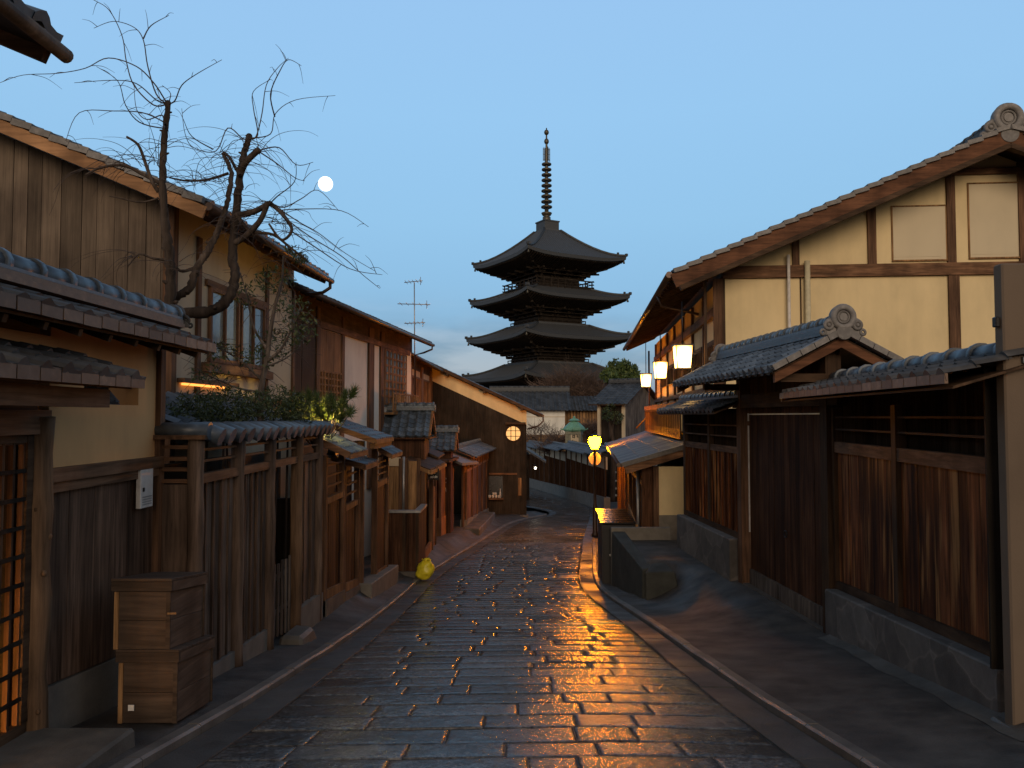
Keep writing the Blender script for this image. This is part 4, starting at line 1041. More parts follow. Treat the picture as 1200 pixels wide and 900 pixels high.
for k in (1.2, 3.4, 5.6, 7.8):
    c = A + Dv * k + Vector((0, 0, -0.2)); mb = MB(); mb.beam(c, c + Vector((0, 0.6, 0)), 0.14, 0.16); mb.build('purlin_end', M['dark_beam_y'], t)
mb = MB(); e = A + Vector((0.05, 0.0, -0.05)); mb.tube([e, e + Vector((0, 9.3, 0))], 0.06, 10)
mb.tube([e + Vector((0, 0.1, 0)), e + Vector((0, 0.1, -0.3)), e + Vector((-0.25, 0.15, -0.55)), e + Vector((-0.85, 0.3, -0.72))], 0.04, 8); mb.build('gutter', M['brown_metal'], t)
c = F.at(601.5, 508); R_ = 9.2 / 920 * GY
w = MB(F.M); w.torus((c[0], 0.05, c[1]), (0, 1, 0), R_, 0.04, 28, 8); 
for k in (-0.3, 0.3): w.box(c[0] + k * R_ - 0.018, c[0] + k * R_ + 0.018, 0.05, 0.075, c[1] - R_ * 0.95, c[1] + R_ * 0.95)
for k in (-0.35, 0.35): w.box(c[0] - R_ * 0.93, c[0] + R_ * 0.93, 0.052, 0.07, c[1] + k * R_ - 0.015, c[1] + k * R_ + 0.015)
wo = w.build('round_window', M['dark_post'], t)
w = MB(F.M); w.tube([(c[0], 0.026, c[1]), (c[0], 0.045, c[1])], R_, 28); w.build('paper_pane', glow('round_window_glow', (1.0, 0.60, 0.22), 0.72), wo)
mb = MB(F.M); a_ = F.at(592, 496); b_ = F.at(616, 496); mb.box(a_[0], b_[0], 0.03, 0.28, a_[1] - 0.06, a_[1] + 0.05); mb.build('window_hood', M['dark_beam_x'], t)
mb = MB(F.M); a_ = F.at(573, 555); b_ = F.at(606, 555); mb.box(a_[0], b_[0], 0.03, 0.12, a_[1] - 0.05, a_[1] + 0.04); mb.build('rail', M['brown_beam_x'], t)
mb = MB(F.M); a_ = F.at(573, 584); b_ = F.at(589, 558); mb.box(a_[0], b_[0], 0.027, 0.04, a_[1], b_[1]); mb.build('opening_shade_panel', M['black_lacquer'], t)  # flat black plate painted in for the shade of a recess
mb = MB(F.M); mb.box(a_[0], b_[0] + 0.05, 0.03, 0.35, F.at(573, 585)[1], F.at(573, 583)[1]); mb.build('shelf', M['brown_beam_x'], t)
z_ = F.at(573, 583)[1]
for i, (px, h, rr_) in enumerate(((574, 0.16, 0.075), (577.7, 0.16, 0.07), (581.3, 0.16, 0.075), (584.8, 0.15, 0.07))):
    u = F.U(px); mb = MB(F.M); mb.lathe([(rr_ * 0.8, z_), (rr_, z_ + h * 0.3), (rr_, z_ + h * 0.7), (rr_ * 0.7, z_ + h), (rr_ * 0.5, z_ + h)], (u, 0.2, 0), 12)
    tag(mb.build('white_jar', M['white_paint']), 'small white jar standing in the row on the shelf of the black house', 'jar', 'white jars on the shelf')
for i, px in enumerate((578.4, 580.8)):
    u = F.U(px); mb = MB(F.M); mb.lathe([(0.05, z_ + 0.162), (0.065, z_ + 0.2), (0.065, z_ + 0.27), (0.04, z_ + 0.30)], (u, 0.2, 0), 10)
    tag(mb.build('white_jar', M['white_paint']), 'small white cup stacked on top of the white jars', 'cup', 'white cups on the jars')
u = F.U(586.3); mb = MB(F.M); mb.lathe([(0.045, z_ + 0.0), (0.05, z_ + 0.26), (0.022, z_ + 0.36), (0.022, z_ + 0.50), (0.03, z_ + 0.51)], (u, 0.26, 0), 10)
tag(mb.build('white_bottle', M['white_paint']), 'slim white bottle at the right end of the shelf of jars', 'bottle')
a_ = F.at(607.5, 580.5); b_ = F.at(611, 560); mb = MB(F.M); mb.box(a_[0], b_[0], 0.03, 0.07, a_[1], b_[1]); tag(mb.build('name_board', M['tan_wood']), 'tall narrow pale wooden board on the wall below the round window', 'sign board')
mb = MB(F.M); a_ = F.at(586, 603); b_ = F.at(618, 603); mb.box(-5.0, b_[0] + 0.05, 0.02, 0.35, gz(43) - 0.5, gz(42.2) + 0.16); tag(mb.build('stone_plinth', M['concrete'], bevel=0.02), 'low pale stone plinth along the foot of the black gabled house', 'plinth')

# ---- the run of small fences, gates and roofs further down on the left
def mini_roof(t, F, u0, u1, n0, n1, z0, z1, seed, mat='tile', p=0.2, edge='orange_wood', name='roof'):
    """little lean-to roof on a wall frame: eave at n1/z0, head at n0/z1"""
    O = F.o + F.u * u0 + F.n * n1 + Vector((0, 0, z0)); W_ = (F.n * (n0 - n1) + Vector((0, 0, z1 - z0))); S = W_.length; W_.normalize()
    mb = MB(); tile_roof(mb, O + Vector((0, 0, 0.03)), F.u, W_, u1 - u0, S, p=p, row=0.2, h=0.03, seed=seed); mb.build(name + '_tiles', M[mat], t)
    mb = MB(F.M); mb.prism([(u0, n1 - 0.01, z0 - 0.03), (u1, n1 - 0.01, z0 - 0.03), (u1, n0, z1 - 0.03), (u0, n0, z1 - 0.03)], (0, 0, 0.035)); mb.build(name + '_boards', M['brown_beam_y'], t)
    mb = MB(F.M); mb.box(u0 - 0.02, u1 + 0.02, n1 + 0.001, n1 + 0.03, z0 - 0.05, z0 + 0.035); mb.build(name + '_fascia', M[edge], t)
    for u in (u0, u1):
        mb = MB(F.M); mb.beam((u, n1, z0 + 0.01), (u, n0, z1 + 0.01), 0.05, 0.10); mb.build(name + '_verge', M['brown_beam_x'], t)
    mb = MB(); a = F.o + F.u * (u0 - 0.02) + F.n * n0 + Vector((0, 0, z1)); b = F.o + F.u * (u1 + 0.02) + F.n * n0 + Vector((0, 0, z1)); ridge(mb, a, b, 0.07, 0.3, 2, 0.2, 0.05); mb.build(name + '_ridge', M[mat], t)

def fence_bay(t, F, u0, u1, zt, zr_, zb0, zb1, mat, seed, lat=True, base=True):
    for u in (u0 + 0.05, u1 - 0.05):
        mb = MB(F.M); mb.box(u - 0.05, u + 0.05, -0.05, 0.05, gz(F.o.y + u) - 0.05, zt); mb.build('post', M['brown_post'], t)
    mb = MB(F.M); mb.box(u0 + 0.1, u1 - 0.1, -0.03, 0.04, zr_ - 0.10, zr_); mb.build('rail', M['orange_wood'], t)
    if lat:
        mb = MB(F.M)
        for k in range(1, 4):
            z = lerp(zr_, zt, k / 4); mb.box(u0 + 0.1, u1 - 0.1, -0.01, 0.02, z - 0.018, z + 0.018)
        mb.build('slats', M['brown_beam_y'], t)
    mb = MB(F.M); boards(mb, u0 + 0.1, u1 - 0.1, -0.03, (zb0, zb1), (zr_ - 0.1, zr_ - 0.1), w=0.12, seed=seed); mb.build('board_panel', mat, t)
    if base:
        mb = MB(F.M); mb.box(u0 + 0.1, u1 - 0.1, -0.03, 0.05, min(zb0, zb1) - 0.12, min(zb0, zb1)) if False else mb.board(u0 + .1, u1 - .1, -.03, .05, zb0 - .14, zb1 - .14, zb0, zb1); mb.build('sill', M['orange_wood'], t)
        mb = MB(F.M); mb.board(u0, u1, -0.12, 0.07, gz(F.o.y + u0) - 0.2, gz(F.o.y + u1) - 0.2, zb0 - 0.141, zb1 - 0.141); mb.build('footing', M['concrete_dark'], t)

F = Frame(-2.98, 0, 0, 1, 1)
t = thing('roofed_fence', 'brown two bay fence with little tiled roofs stepping down beside the grey fence', 'fence', (-2.98, 13.8, gz(13.8)))
fence_bay(t, F, 12.45, 13.85, 0.98, 0.30, -1.15, -1.28, M['door_dark'], 3); fence_bay(t, F, 13.87, 15.2, 0.72, 0.02, -1.35, -1.48, M['door_dark'], 4)
mini_roof(t, F, 12.4, 13.85, -0.25, 0.42, 0.98, 1.30, 5, edge='brown_beam_y'); mini_roof(t, F, 13.95, 15.3, -0.22, 0.36, 0.70, 0.86, 6, edge='brown_beam_y')
mb = MB(F.M); mb.box(12.5, 13.8, -0.3, -0.2, 1.29, 1.45); mb.build('ridge_bank', M['tile_old'], t)

t = thing('small_gate', 'narrow roofed wooden gate with an orange lit tile edge, next to the two bay fence', 'gate', (-2.9, 16.8, gz(16.8)))
F = Frame(-2.96, 0, 0.0, 1, 1)
mini_roof(t, F, 14.95, 17.1, -0.75, 0.36, 1.12, 1.50, 8, p=0.24)  # eave fascia coloured orange for the lamplight on that edge
mb = MB(F.M); mb.box(15.1, 16.9, -0.8, -0.66, 1.55, 1.69); mb.build('ridge_bank', M['tile_old'], t)
for u, h_ in ((15.45, 1.12), (17.0, 1.12), (18.5, 0.75)):
    mb = MB(F.M); mb.box(u - 0.06, u + 0.06, -0.06, 0.06, gz(u) - 0.05, h_); mb.build('post', M['brown_post'], t)
for n_ in (0.3, -0.35):
    mb = MB(F.M); mb.box(15.0, 17.08, n_ - 0.05, n_ + 0.05, 0.98, 1.08); mb.build('beam', M['brown_beam_y'], t)
mb = MB(F.M); boards(mb, 15.52, 16.93, -0.5, (gz(16) + 0.1, gz(17) + 0.1), (0.9, 0.9), w=0.3, seed=5); mb.build('door', M['door_dark'], t)
mb = MB(F.M); boards(mb, 17.08, 18.42, -0.02, (-1.75, -1.85), (0.05, 0.05), w=0.16, seed=6); mb.build('side_panel', M['door_dark'], t)
mb = MB(F.M); mb.box(17.08, 18.42, -.03, .05, 0.05, 0.18); mb.board(17.08, 18.42, -.03, .05, -1.9, -2.0, -1.75, -1.85); mb.build('rail', M['orange_wood'], t)
mb = MB(F.M)
for k in range(4): mb.box(17.08, 18.42, -0.01, 0.02, 0.3 + k * 0.13, 0.335 + k * 0.13)
mb.build('slats', M['brown_beam_y'], t)
mini_roof(t, F, 17.3, 18.9, -0.05, 0.30, 0.72, 0.92, 9, p=0.2, edge='orange_wood', name='lower_roof')
mb = MB(F.M); mb.board(15.35, 19.0, -0.1, 0.24, gz(15.4) - 0.2, gz(19) - 0.2, gz(15.4) + 0.42, gz(19) + 0.52); mb.build('footing', M['concrete'], t, bevel=0.02)

# low board enclosure facing the camera, with the board wall behind it
F = Frame(0, 20.3, 1, 0, 1)
ua, ub = -3.35, F.U(491.5); zt = F.at(470, 598)[1]
t = thing('board_enclosure', 'low dark board enclosure with a grey capped top beside the yellow bag', 'enclosure', ((ua + ub) / 2, 20.6, gz(20.4)))
mb = MB(F.M); boards(mb, ua, ub, -0.02, (gz(20.4) - 0.05,) * 2, (zt - 0.06,) * 2, w=0.17, seed=3); mb.build('front_boards', M['door_dark'], t)
mb = MB(F.M); mb.box(ub - 0.03, ub, -1.5, -0.021, gz(21) - 0.1, zt - 0.06); mb.build('side_boards', M['door_dark'], t)
mb = MB(F.M); mb.box(ua, ub + 0.05, -0.12, 0.06, zt - 0.06, zt); mb.box(ub - 0.12, ub + .05, -1.5, -0.121, zt - 0.06, zt); mb.build('cap', M['grey_metal'], t)
for u in (ua + 0.05, (ua + ub) / 2 + .1, ub - 0.04):
    mb = MB(F.M); mb.box(u - 0.04, u + 0.04, 0.003, 0.04, gz(20.3) - 0.05, zt - 0.061); mb.build('post', M['dark_post'], t)
mb = MB(F.M); mb.box(ua - 0.1, ub + 0.1, -1.5, 0.08, gz(20) - 0.3, gz(20.3) + 0.22); mb.build('footing', M['concrete_dark'], t)
F = Frame(0, 22.6, 1, 0, 1)
t = thing('board_wall', 'rough tan board wall under a cream header behind the low enclosure', 'wall', (-3.4, 22.7, gz(22.6)))
ua, ub = F.U(450), F.U(492)
mb = MB(F.M); boards(mb, ua, ub, -0.03, (-2.6, -2.6), (0.32, 0.32), w=0.27, seed=12); mb.build('boards', M['tan_wood'], t)
mb = MB(F.M); mb.box(ua, F.U(470), 0.0, 0.06, F.at(460, 546)[1], F.at(460, 536)[1]); mb.build('header', M['cream_dim'], t)
for px in (470, 477, 491):
    u = F.U(px); mb = MB(F.M); mb.box(u - 0.05, u + 0.05, 0.0, 0.07, -2.6, 0.4); mb.build('post', M['brown_post'], t)
mb = MB(F.M); mb.tube([(F.U(474), 0.1, -1.4), (F.U(474), 0.1, 0.45)], 0.035, 8); mb.build('drainpipe', M['grey_metal'], t)

# tiled gable roofs over the recessed entrances
def cross_roof(name, label, px0, px1, pyr, pye, Y, depth, seed, body=True):
    """small roof whose ridge runs away from the street; its tiled slope faces up the lane"""
    a = P(px0, pyr, Y + depth); b = P(px1, pyr, Y + depth); e0 = P(px0 - 12, pye, Y); e1 = P(px1 + 3, pye, Y)
    b.z = a.z; e1.z = e0.z; x0 = min(a.x, e0.x) - 0.4; x1 = e1.x
    t = thing(name, label, 'roof', ((x0 + x1) / 2, Y + depth, gz(Y + depth)))
    W_ = Vector((0, depth, a.z - e0.z)); S = W_.length; W_.normalize()
    mb = MB(); tile_roof(mb, (x0, Y, e0.z), (1, 0, 0), W_, x1 - x0, S, p=0.26, row=0.22, h=0.05, seed=seed); mb.build('roof_slope', M['tile'], t)
    W2 = Vector((0, -depth, a.z - e0.z)).normalized()
    mb = MB(); tile_roof(mb, (x1, Y + 2 * depth, e0.z), (-1, 0, 0), W2, x1 - x0, S, p=0.26, row=0.22, h=0.05, seed=seed + 1); mb.build('roof_slope', M['tile'], t)
    mb = MB(); ridge(mb, (x0, Y + depth, a.z), (x1 + 0.02, Y + depth, a.z), 0.08, 0.3, 3, 0.24, 0.05); mb.build('ridge', M['tile'], t)
    mb = MB(); demon_tile(mb, (x1 + 0.05, Y + depth, a.z + 0.1), (1, 0, 0), 0.5); mb.build('ridge_end_tile', M['ridge_cap'], t)
    mb = MB()
    for sy, yy_ in ((1, Y), (-1, Y + 2 * depth)):
        mb.beam((x1 - 0.02, yy_, e0.z - 0.05), (x1 - 0.02, Y + depth, a.z - 0.03), 0.06, 0.14)
    mb.build('barge_board', M['orange_wood'], t)
    mb = MB(); mb.prism([(x1 - 0.14, Y + 0.1, e0.z - 0.03), (x1 - 0.14, Y + 2 * depth - 0.1, e0.z - 0.03), (x1 - 0.14, Y + depth, a.z - 0.04)], (-0.05, 0, 0)); mb.build('gable_panel', M['brown_post'], t)
    mb = MB(); mb.box(x0, x1 - 0.2, Y + 0.25, Y + 2 * depth - 0.25, gz(Y) - 0.2, e0.z - 0.04); mb.box(x0, x1 - .02, Y + .02, Y + 2 * depth - .02, e0.z - .10, e0.z - .041); mb.build('wall', M['door_dark'], t)  # walls coloured dark to stand for the shaded space under the roof
    return t, x1, e0.z
cross_roof('entrance_roof', 'nearer blue grey tiled roof with a small gable above the recessed entrances', 452, 501, 481, 511, 24.0, 0.95, 31)
cross_roof('entrance_roof', 'farther and smaller tiled gable roof before the black house', 512, 531, 506, 527, 30.0, 0.8, 35)

# shed roof (awning) of boards and the entrance under it
t = thing('board_awning', 'sloping brown board awning over the recessed entrance with the hanging black sign', 'awning', (-2.6, 24.4, gz(24)))
mb = MB(); q = [P(474, 541, 23.2), P(505, 553, 22.8), P(522, 544, 25.2), P(490, 531, 25.8)]; mb.prism(q, (0, 0, 0.07)); mb.build('awning_boards', M['dark_beam_x'], t)
mb = MB(); mb.beam(q[0] + Vector((0, -.02, -0.02)), q[1] + Vector((0, -.02, -0.02)), 0.05, 0.10); mb.beam(q[1] + Vector((0.02, 0, -0.02)), q[2] + Vector((0.02, 0, -0.02)), 0.05, 0.10); mb.build('awning_edge', M['tan_wood'], t)
mb = MB(); q2 = [P(494, 529, 25.4), P(514, 538, 25.2), P(521, 533, 27.0), P(500, 525, 27.2)]; mb.prism(q2, (0, 0, 0.06)); mb.build('upper_awning_boards', M['dark_beam_x'], t)
Fw = Frame(-2.25, 0, 0.0, 1, 1)
for u in (22.9, 25.2, 26.2):
    mb = MB(Fw.M); mb.box(u - 0.07, u + 0.07, -0.4, -0.26, gz(u) - 0.1, 0.0); mb.build('post', M['brown_post'], t)
mb = MB(Fw.M); mb.box(23.0, 26.2, -0.38, -0.30, gz(25), gz(25) + 0.55); mb.box(25.2, 26.2, -.39, -.29, gz(25) + .55, gz(25) + 2.2); mb.build('low_wall', M['orange_wood'], t)
mb = MB(Fw.M); mb.box(22.9, 26.2, -1.2, -1.1, gz(25) - .2, 0.0); mb.build('back_wall', M['dark_beam_y'], t)
mb = MB(Fw.M); mb.box(23.6, 24.3, -1.09, -1.05, gz(24) + 0.9, -0.3); mb.build('pale_panel', M['white'], t)

# hanging black sign: two rows of small white lettering too far to read
t = thing('hanging_sign', 'small black sign board with two rows of white lettering under the awning', 'sign', tuple(P(508.5, 565, 23.6)))
a = P(501.5, 562.5, 23.6); b = P(514.5, 549, 23.6)
mb = MB(); mb.box(a.x, b.x, a.y, a.y + 0.04, a.z, b.z); mb.build('board', M['black_lacquer'], t)
mb = MB(); mb.beam((a.x + .05, a.y + .02, b.z), (a.x + .05, a.y + .02, b.z + 0.10), 0.012, 0.012, (0, 1, 0)); mb.beam((b.x - .05, a.y + .02, b.z), (b.x - .05, a.y + .02, b.z + 0.10), 0.012, 0.012, (0, 1, 0)); mb.build('hangers', M['black_metal'], t)
def strokes(mb, x, z, w, h, n, r, y, th=0.012):
    for k in range(n):
        cx = x + w * (k + 0.5) / n; kind = r.choice('lox')
        if kind == 'l': mb.box(cx - th / 2, cx + th / 2, y - 0.004, y, z, z + h)
        elif kind == 'o': mb.torus((cx, y - 0.002, z + h * 0.3), (0, 1, 0), h * 0.26, th / 2, 10, 5)
        else: mb.beam((cx - w / n * 0.3, y - 0.002, z), (cx + w / n * 0.3, y - 0.002, z + h * 0.7), th, 0.004, (0, 1, 0)); mb.beam((cx - w / n * 0.3, y - 0.003, z + h * 0.6), (cx + w / n * 0.3, y - 0.003, z + h * 0.05), th, 0.003, (0, 1, 0))
mb = MB(); r = random.Random(5); wd = b.x - a.x
strokes(mb, a.x + wd * 0.25, a.z + 0.19, wd * 0.45, 0.07, 5, r, a.y - 0.001); strokes(mb, a.x + wd * 0.2, a.z + 0.06, wd * 0.65, 0.08, 7, r, a.y - 0.001)
mb.beam((a.x + wd * 0.07, a.y - .003, a.z + 0.16), (a.x + wd * 0.07, a.y - .003, a.z + 0.28), 0.014, 0.004, (0, 1, 0)); mb.beam((a.x + wd * 0.07, a.y - .003, a.z + 0.28), (a.x + wd * 0.17, a.y - .003, a.z + 0.25), 0.014, 0.004, (0, 1, 0))
mb.beam((a.x + wd * 0.35, a.y - .003, a.z + 0.295), (a.x + wd * 0.85, a.y - .003, a.z + 0.295), 0.008, 0.004, (0, 0, 1)); mb.build('lettering', M['chalk'], t)

# tall wooden wall panel with white brush characters
F = Frame(-2.68, 28.7, 0.07, 1, 1)
t = thing('inscribed_panel', 'tall red brown board panel with white brush characters written down it', 'wall panel', tuple(F.o + F.u * 1.2 + Vector((0, 0, gz(27.5)))))
ua, ub = F.U(516), F.U(527.5)
zt = F.at(521, 541)[1]; zb0 = F.at(516, 607)[1]; zb1 = F.at(527, 599)[1]
mb = MB(F.M); boards(mb, ua, ub, 0, (zb0, zb1), (zt, zt), w=0.3, seed=8); mb.build('boards', M['brown_post'], t)
for u in (ua - 0.06, ub + 0.06):
    mb = MB(F.M); mb.box(u - 0.06, u + 0.06, -0.03, 0.06, gz(30) - 0.3, zt + 0.1); mb.build('post', M['brown_post'], t)
mb = MB(F.M); mb.board(ua - .1, ub + .1, -0.1, 0.05, gz(29) - 0.3, gz(31) - 0.3, zb0 - 0.005, zb1 - 0.005); mb.build('footing', M['orange_wood'], t)
mb = MB(F.M); mb.box(ua - 0.1, ub + 0.1, -0.6, 0.35, zt + 0.03, zt + 0.12); mb.build('header', M['dark_beam_y'], t)
mb = MB(F.M)
def brush(px, py, w, h, lines):
    u, z = F.at(px, py)
    for (x0, y0, x1, y1) in lines: mb.beam((u + x0 * w, 0.036, z + y0 * h), (u + x1 * w, 0.036, z + y1 * h), 0.045, 0.006, (0, 1, 0))
brush(523, 566, 0.45, 0.24, [(-.8, .9, -.4, .2), (.2, .9, -.1, .3), (.9, .9, .4, .2), (-.8, .2, .9, .25), (-.5, -.3, .7, -.25), (0, .2, 0, -.9), (-.6, -.9, .2, -.4), (.2, -.3, .9, -.9)])
brush(522.5, 575, 0.4, 0.17, [(-.8, .8, -.5, -.2), (-.5, -.2, -.1, -.9), (.6, .9, .1, -.2), (.1, -.2, .7, .1), (-.1, -.9, .8, .6)])
brush(523, 582, 0.25, 0.08, [(-.8, 0, .8, .3), (0, .8, .1, -.8), (-.6, -.6, .6, -.5)])
brush(525.5, 594, 0.12, 0.14, [(0, 1, 0, -1), (-.8, .3, .8, .4), (-.6, -.5, .7, -.4)])
mb.build('characters', M['chalk'], t)
# dark doorway beside it
t = thing('doorway', 'narrow dark doorway under a crooked little roof next to the inscribed panel', 'doorway', (-2.2, 32.5, gz(32)))
Fd = Frame(-2.42, 31.6, 0.24, 1, 1)
mb = MB(Fd.M); mb.box(0.0, 0.12, -0.05, 0.05, gz(29.5) - .1, -0.35); mb.box(1.5, 1.62, -0.05, 0.05, gz(31) - .1, -0.35); mb.build('door_frame', M['brown_post'], t)
mb = MB(Fd.M); mb.box(0.13, 1.49, -0.55, -0.5, gz(30.5) - .2, -0.5); mb.build('door_leaf', M['black_boards'], t)
mb = MB(Fd.M); mb.prism([(-0.3, -0.4, 0.0), (1.9, -0.4, -0.05), (2.0, 0.55, -0.42), (-0.35, 0.55, -0.34)], (0, 0, 0.1)); mb.build('roof', M['metal_roof'], t)
mb = MB(Fd.M); mb.box(-0.1, 1.7, -.3, .02, -0.42, -0.32); mb.build('lintel', M['brown_beam_y'], t)

F = Frame(-1.97, 33.2, 0.072, 1, 1)
t = thing('slatted_fence', 'red brown board fence with an open lit lattice along its top near the black house', 'fence', tuple(F.o + F.u * 4.5 + Vector((0, 0, gz(36.5)))))
L = 8.9
mb = MB(F.M); boards(mb, 0, L, 0, (gz(33) + 0.62, gz(42) + 0.55), (-0.72, -0.80), w=0.55, seed=18, jit=.2); mb.build('board_panel', M['brown_post'], t)
mb = MB(F.M); mb.box(-0.1, L, -0.02, 0.06, -0.75, -0.66); mb.box(-0.1, L, -0.02, 0.06, -0.22, -0.13)
for k in range(10): mb.box(k - 0.05 if k else -.1, k + 0.05, -0.02, 0.06, -0.66, -0.22)
mb.build('lattice_band', M['orange_wood'], t)
for k in range(5):
    mb = MB(F.M); mb.box(k * 2 - 0.06, k * 2 + 0.06, 0.031, 0.09, gz(32 + 2 * k) + 0.5, -0.13); mb.build('post', M['brown_post'], t)
mb = MB(F.M); mb.board(-0.1, L, -0.2, 0.09, gz(33) - 0.3, gz(42) - 0.3, gz(33) + 0.62, gz(42) + 0.55); mb.build('footing', M['concrete'], t)
tile_b = MB(); tile_roof(tile_b, F.o + F.n * 0.45 + Vector((0, 0, -0.12)), F.u, (-F.n + Vector((0, 0, 0.4))).normalized(), L + 0.2, 0.95, p=0.26, row=0.24, seed=4); tile_b.build('cap_tiles', M['tile'], t)
mb = MB(); ridge(mb, F.o - F.n * 0.42 + Vector((0, 0, 0.22)), F.o - F.n * 0.42 + F.u * L + Vector((0, 0, 0.22)), 0.08, 0.3, 2); mb.build('ridge', M['tile'], t)
mb = MB(F.M); mb.prism([(-0.1, 0.42, -0.17), (L, 0.42, -0.17), (L, -0.4, 0.16), (-0.1, -0.4, 0.16)], (0, 0, 0.035)); mb.build('cap_boards', M['brown_beam_y'], t)
mb = MB(F.M); mb.hexa([(-1.2, 0.09, gz(31) - .2), (5.5, 0.09, gz(38) - .2), (5.5, 0.75, gz(38) - .2), (-1.2, 0.75, gz(31) - .2), (-1.2, 0.09, gz(31) + 0.33), (5.5, 0.09, gz(31) + 0.2), (5.5, 0.75, gz(31) + 0.18), (-1.2, 0.75, gz(31) + 0.3)])
tag(mb.build('doorstep', M['concrete_dark'], bevel=0.03), 'long low concrete doorstep along the foot of the slatted fence', 'step')

# yellow bag
t = thing('yellow_bag', 'crumpled bright yellow plastic bag standing at the left kerb', 'bag', (-2.22, 20.1, gz(20.1) + 0.05))
c = Vector((-2.22, 20.1, gz(20.1) + 0.05)); mb = MB(); n = 26; K = 16; vs = []; fs = []
for i in range(K + 1):
    f = i / K; w0 = 0.265 * (math.sin(math.pi * min(1, (f * 0.93 + 0.05))) ** 0.45) * (1 - 0.35 * f)
    for k in range(n):
        a = 2 * math.pi * k / n; q = Vector((math.cos(a), math.sin(a), f * 2.6))
        w = w0 * (1 + 0.22 * mnoise.noise(q * 1.3) + 0.13 * mnoise.noise(q * 3.1 + Vector((4, 0, 0))) + 0.05 * abs(mnoise.noise(q * 6)))
        vs.append(c + Vector((w * math.cos(a) + 0.07 * f * f, w * 0.8 * math.sin(a), 0.50 * f + 0.06 * mnoise.noise(q * 2.2) * f)))
for i in range(K):
    for k in range(n): fs.append((i * n + k, i * n + (k + 1) % n, (i + 1) * n + (k + 1) % n, (i + 1) * n + k))
vs += [c + Vector((0.07, 0, 0.50))]; fs += [(K * n + k, K * n + (k + 1) % n, len(vs) - 1) for k in range(n)]
mb.add(vs, fs, True); mb.build('bag', M['yellow_bag'], t)
mb = MB(); o = c + Vector((0.05, -0.05, 0.46))
for (d, l) in (((.6, -.3, .25), .11), ((-.5, -.4, .3), .10), ((.1, .3, .5), .07)):
    e = Vector(d).normalized(); f_ = e.cross(Vector((0, 0, 1))).normalized() * 0.07; g_ = f_.cross(e).normalized() * 0.008
    mb.hexa([o - f_ * .4 - g_, o + f_ * .4 - g_, o + e * l + f_ - g_, o + e * l - f_ - g_, o - f_ * .4 + g_, o + f_ * .4 + g_, o + e * l + f_ + g_ + Vector((0, 0, .02)), o + e * l - f_ + g_])
mb.build('folded_top', M['yellow_bag'], t)

# ================================================================== RIGHT SIDE
# ---- rendered pillar at the right edge
t = thing('gate_pillar', 'tall square brown rendered pillar at the right edge with a small black hook', 'pillar', (3.75, 5.75, gz(5.7)))
mb = MB(); mb.box(3.575, 3.80, 5.69, 5.80, gz(5.8) - 0.1, 2.72); mb.build('shaft', M['pillar'], t, bevel=0.012)
mb = MB(); mb.box(3.54, 3.573, 5.72, 5.77, 2.255, 2.33); mb.build('hook', M['black_metal'], t, bevel=0.006)
mb = MB(); mb.tube([(3.845, 5.70, gz(5.7)), (3.845, 5.70, 2.66)], 0.03, 8); mb.build('conduit', M['grey_metal'], t)
mb = MB(); mb.hexa([(3.40, 5.45, gz(5.5) - 0.1), (4.6, 5.45, gz(5.5) - 0.1), (4.6, 6.05, gz(6) - 0.1), (3.52, 6.02, gz(6) - 0.1), (3.50, 5.55, gz(5.6) + 0.16), (4.6, 5.55, gz(5.6) + .16), (4.6, 5.95, gz(5.9) + 0.17), (3.56, 5.95, gz(5.9) + .17)])
mb.build('footing', M['concrete_dark'], t, bevel=0.02)

# ---- near fence on the right: red brown boards over a stone base, tiled cap
F = Frame(3.85, 6.0, 0.1, 1, -1)           # n points towards the street
t = thing('board_fence', 'long red brown board fence with blue ridge cap beside the brown pillar', 'fence', (4.1, 8.2, gz(8.2)))
L = 4.45
top = 1.72
bt0, bt1 = -0.30, -0.655                   # top of the stone base at both ends
mb = MB(F.M); mb.board(-0.02, L - 0.05, -0.2, 0.19, gz(6) - 0.3, gz(10.4) - 0.3, bt0, bt1); mb.build('stone_base', M['base_stone'], t, bevel=0.015)
mb = MB(F.M); mb.board(-0.02, L, -0.06, 0.05, bt0 + 0.003, bt1 + 0.003, bt0 + 0.10, bt1 + 0.10); mb.build('ground_sill', M['dark_beam_y'], t)
mb = MB(F.M); boards(mb, 0.0, L, -0.02, (bt0 + 0.103, bt1 + 0.103), (1.13, 1.13), w=0.21, t=0.025, seed=77, jit=0.35); mb.build('board_panel', M['fence_red'], t)
for u in (0.02, 2.32, L - 0.02):
    mb = MB(F.M); mb.box(u - 0.06, u + 0.06, -0.06, 0.055, bt0 - 0.35 + 0.103 if u > 1 else bt0 + .103, top); mb.build('post', M['dark_post'], t)
mb = MB(F.M); mb.box(0.08, L, -0.04, 0.045, 1.13, 1.27); mb.build('rail', M['brown_beam_y'], t)
for z in (1.42, 1.58):
    mb = MB(F.M); mb.box(0.08, L, -0.02, 0.03, z, z + 0.022); mb.build('rail', M['dark_beam_y'], t)
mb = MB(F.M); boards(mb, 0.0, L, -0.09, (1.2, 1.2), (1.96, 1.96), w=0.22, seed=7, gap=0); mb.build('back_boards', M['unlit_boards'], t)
mb = MB(F.M); mb.box(-0.10, -0.075, -0.15, 0.27, -0.28, 1.97); mb.build('end_panel', M['pagoda_wood'], t)  # added panel that keeps low sun off the back boards
EN = 0.66
O = F.o + F.n * EN + F.u * (-0.4) + Vector((0, 0, 1.90)); W_ = (-F.n * (EN) + Vector((0, 0, 0.17))).normalized()
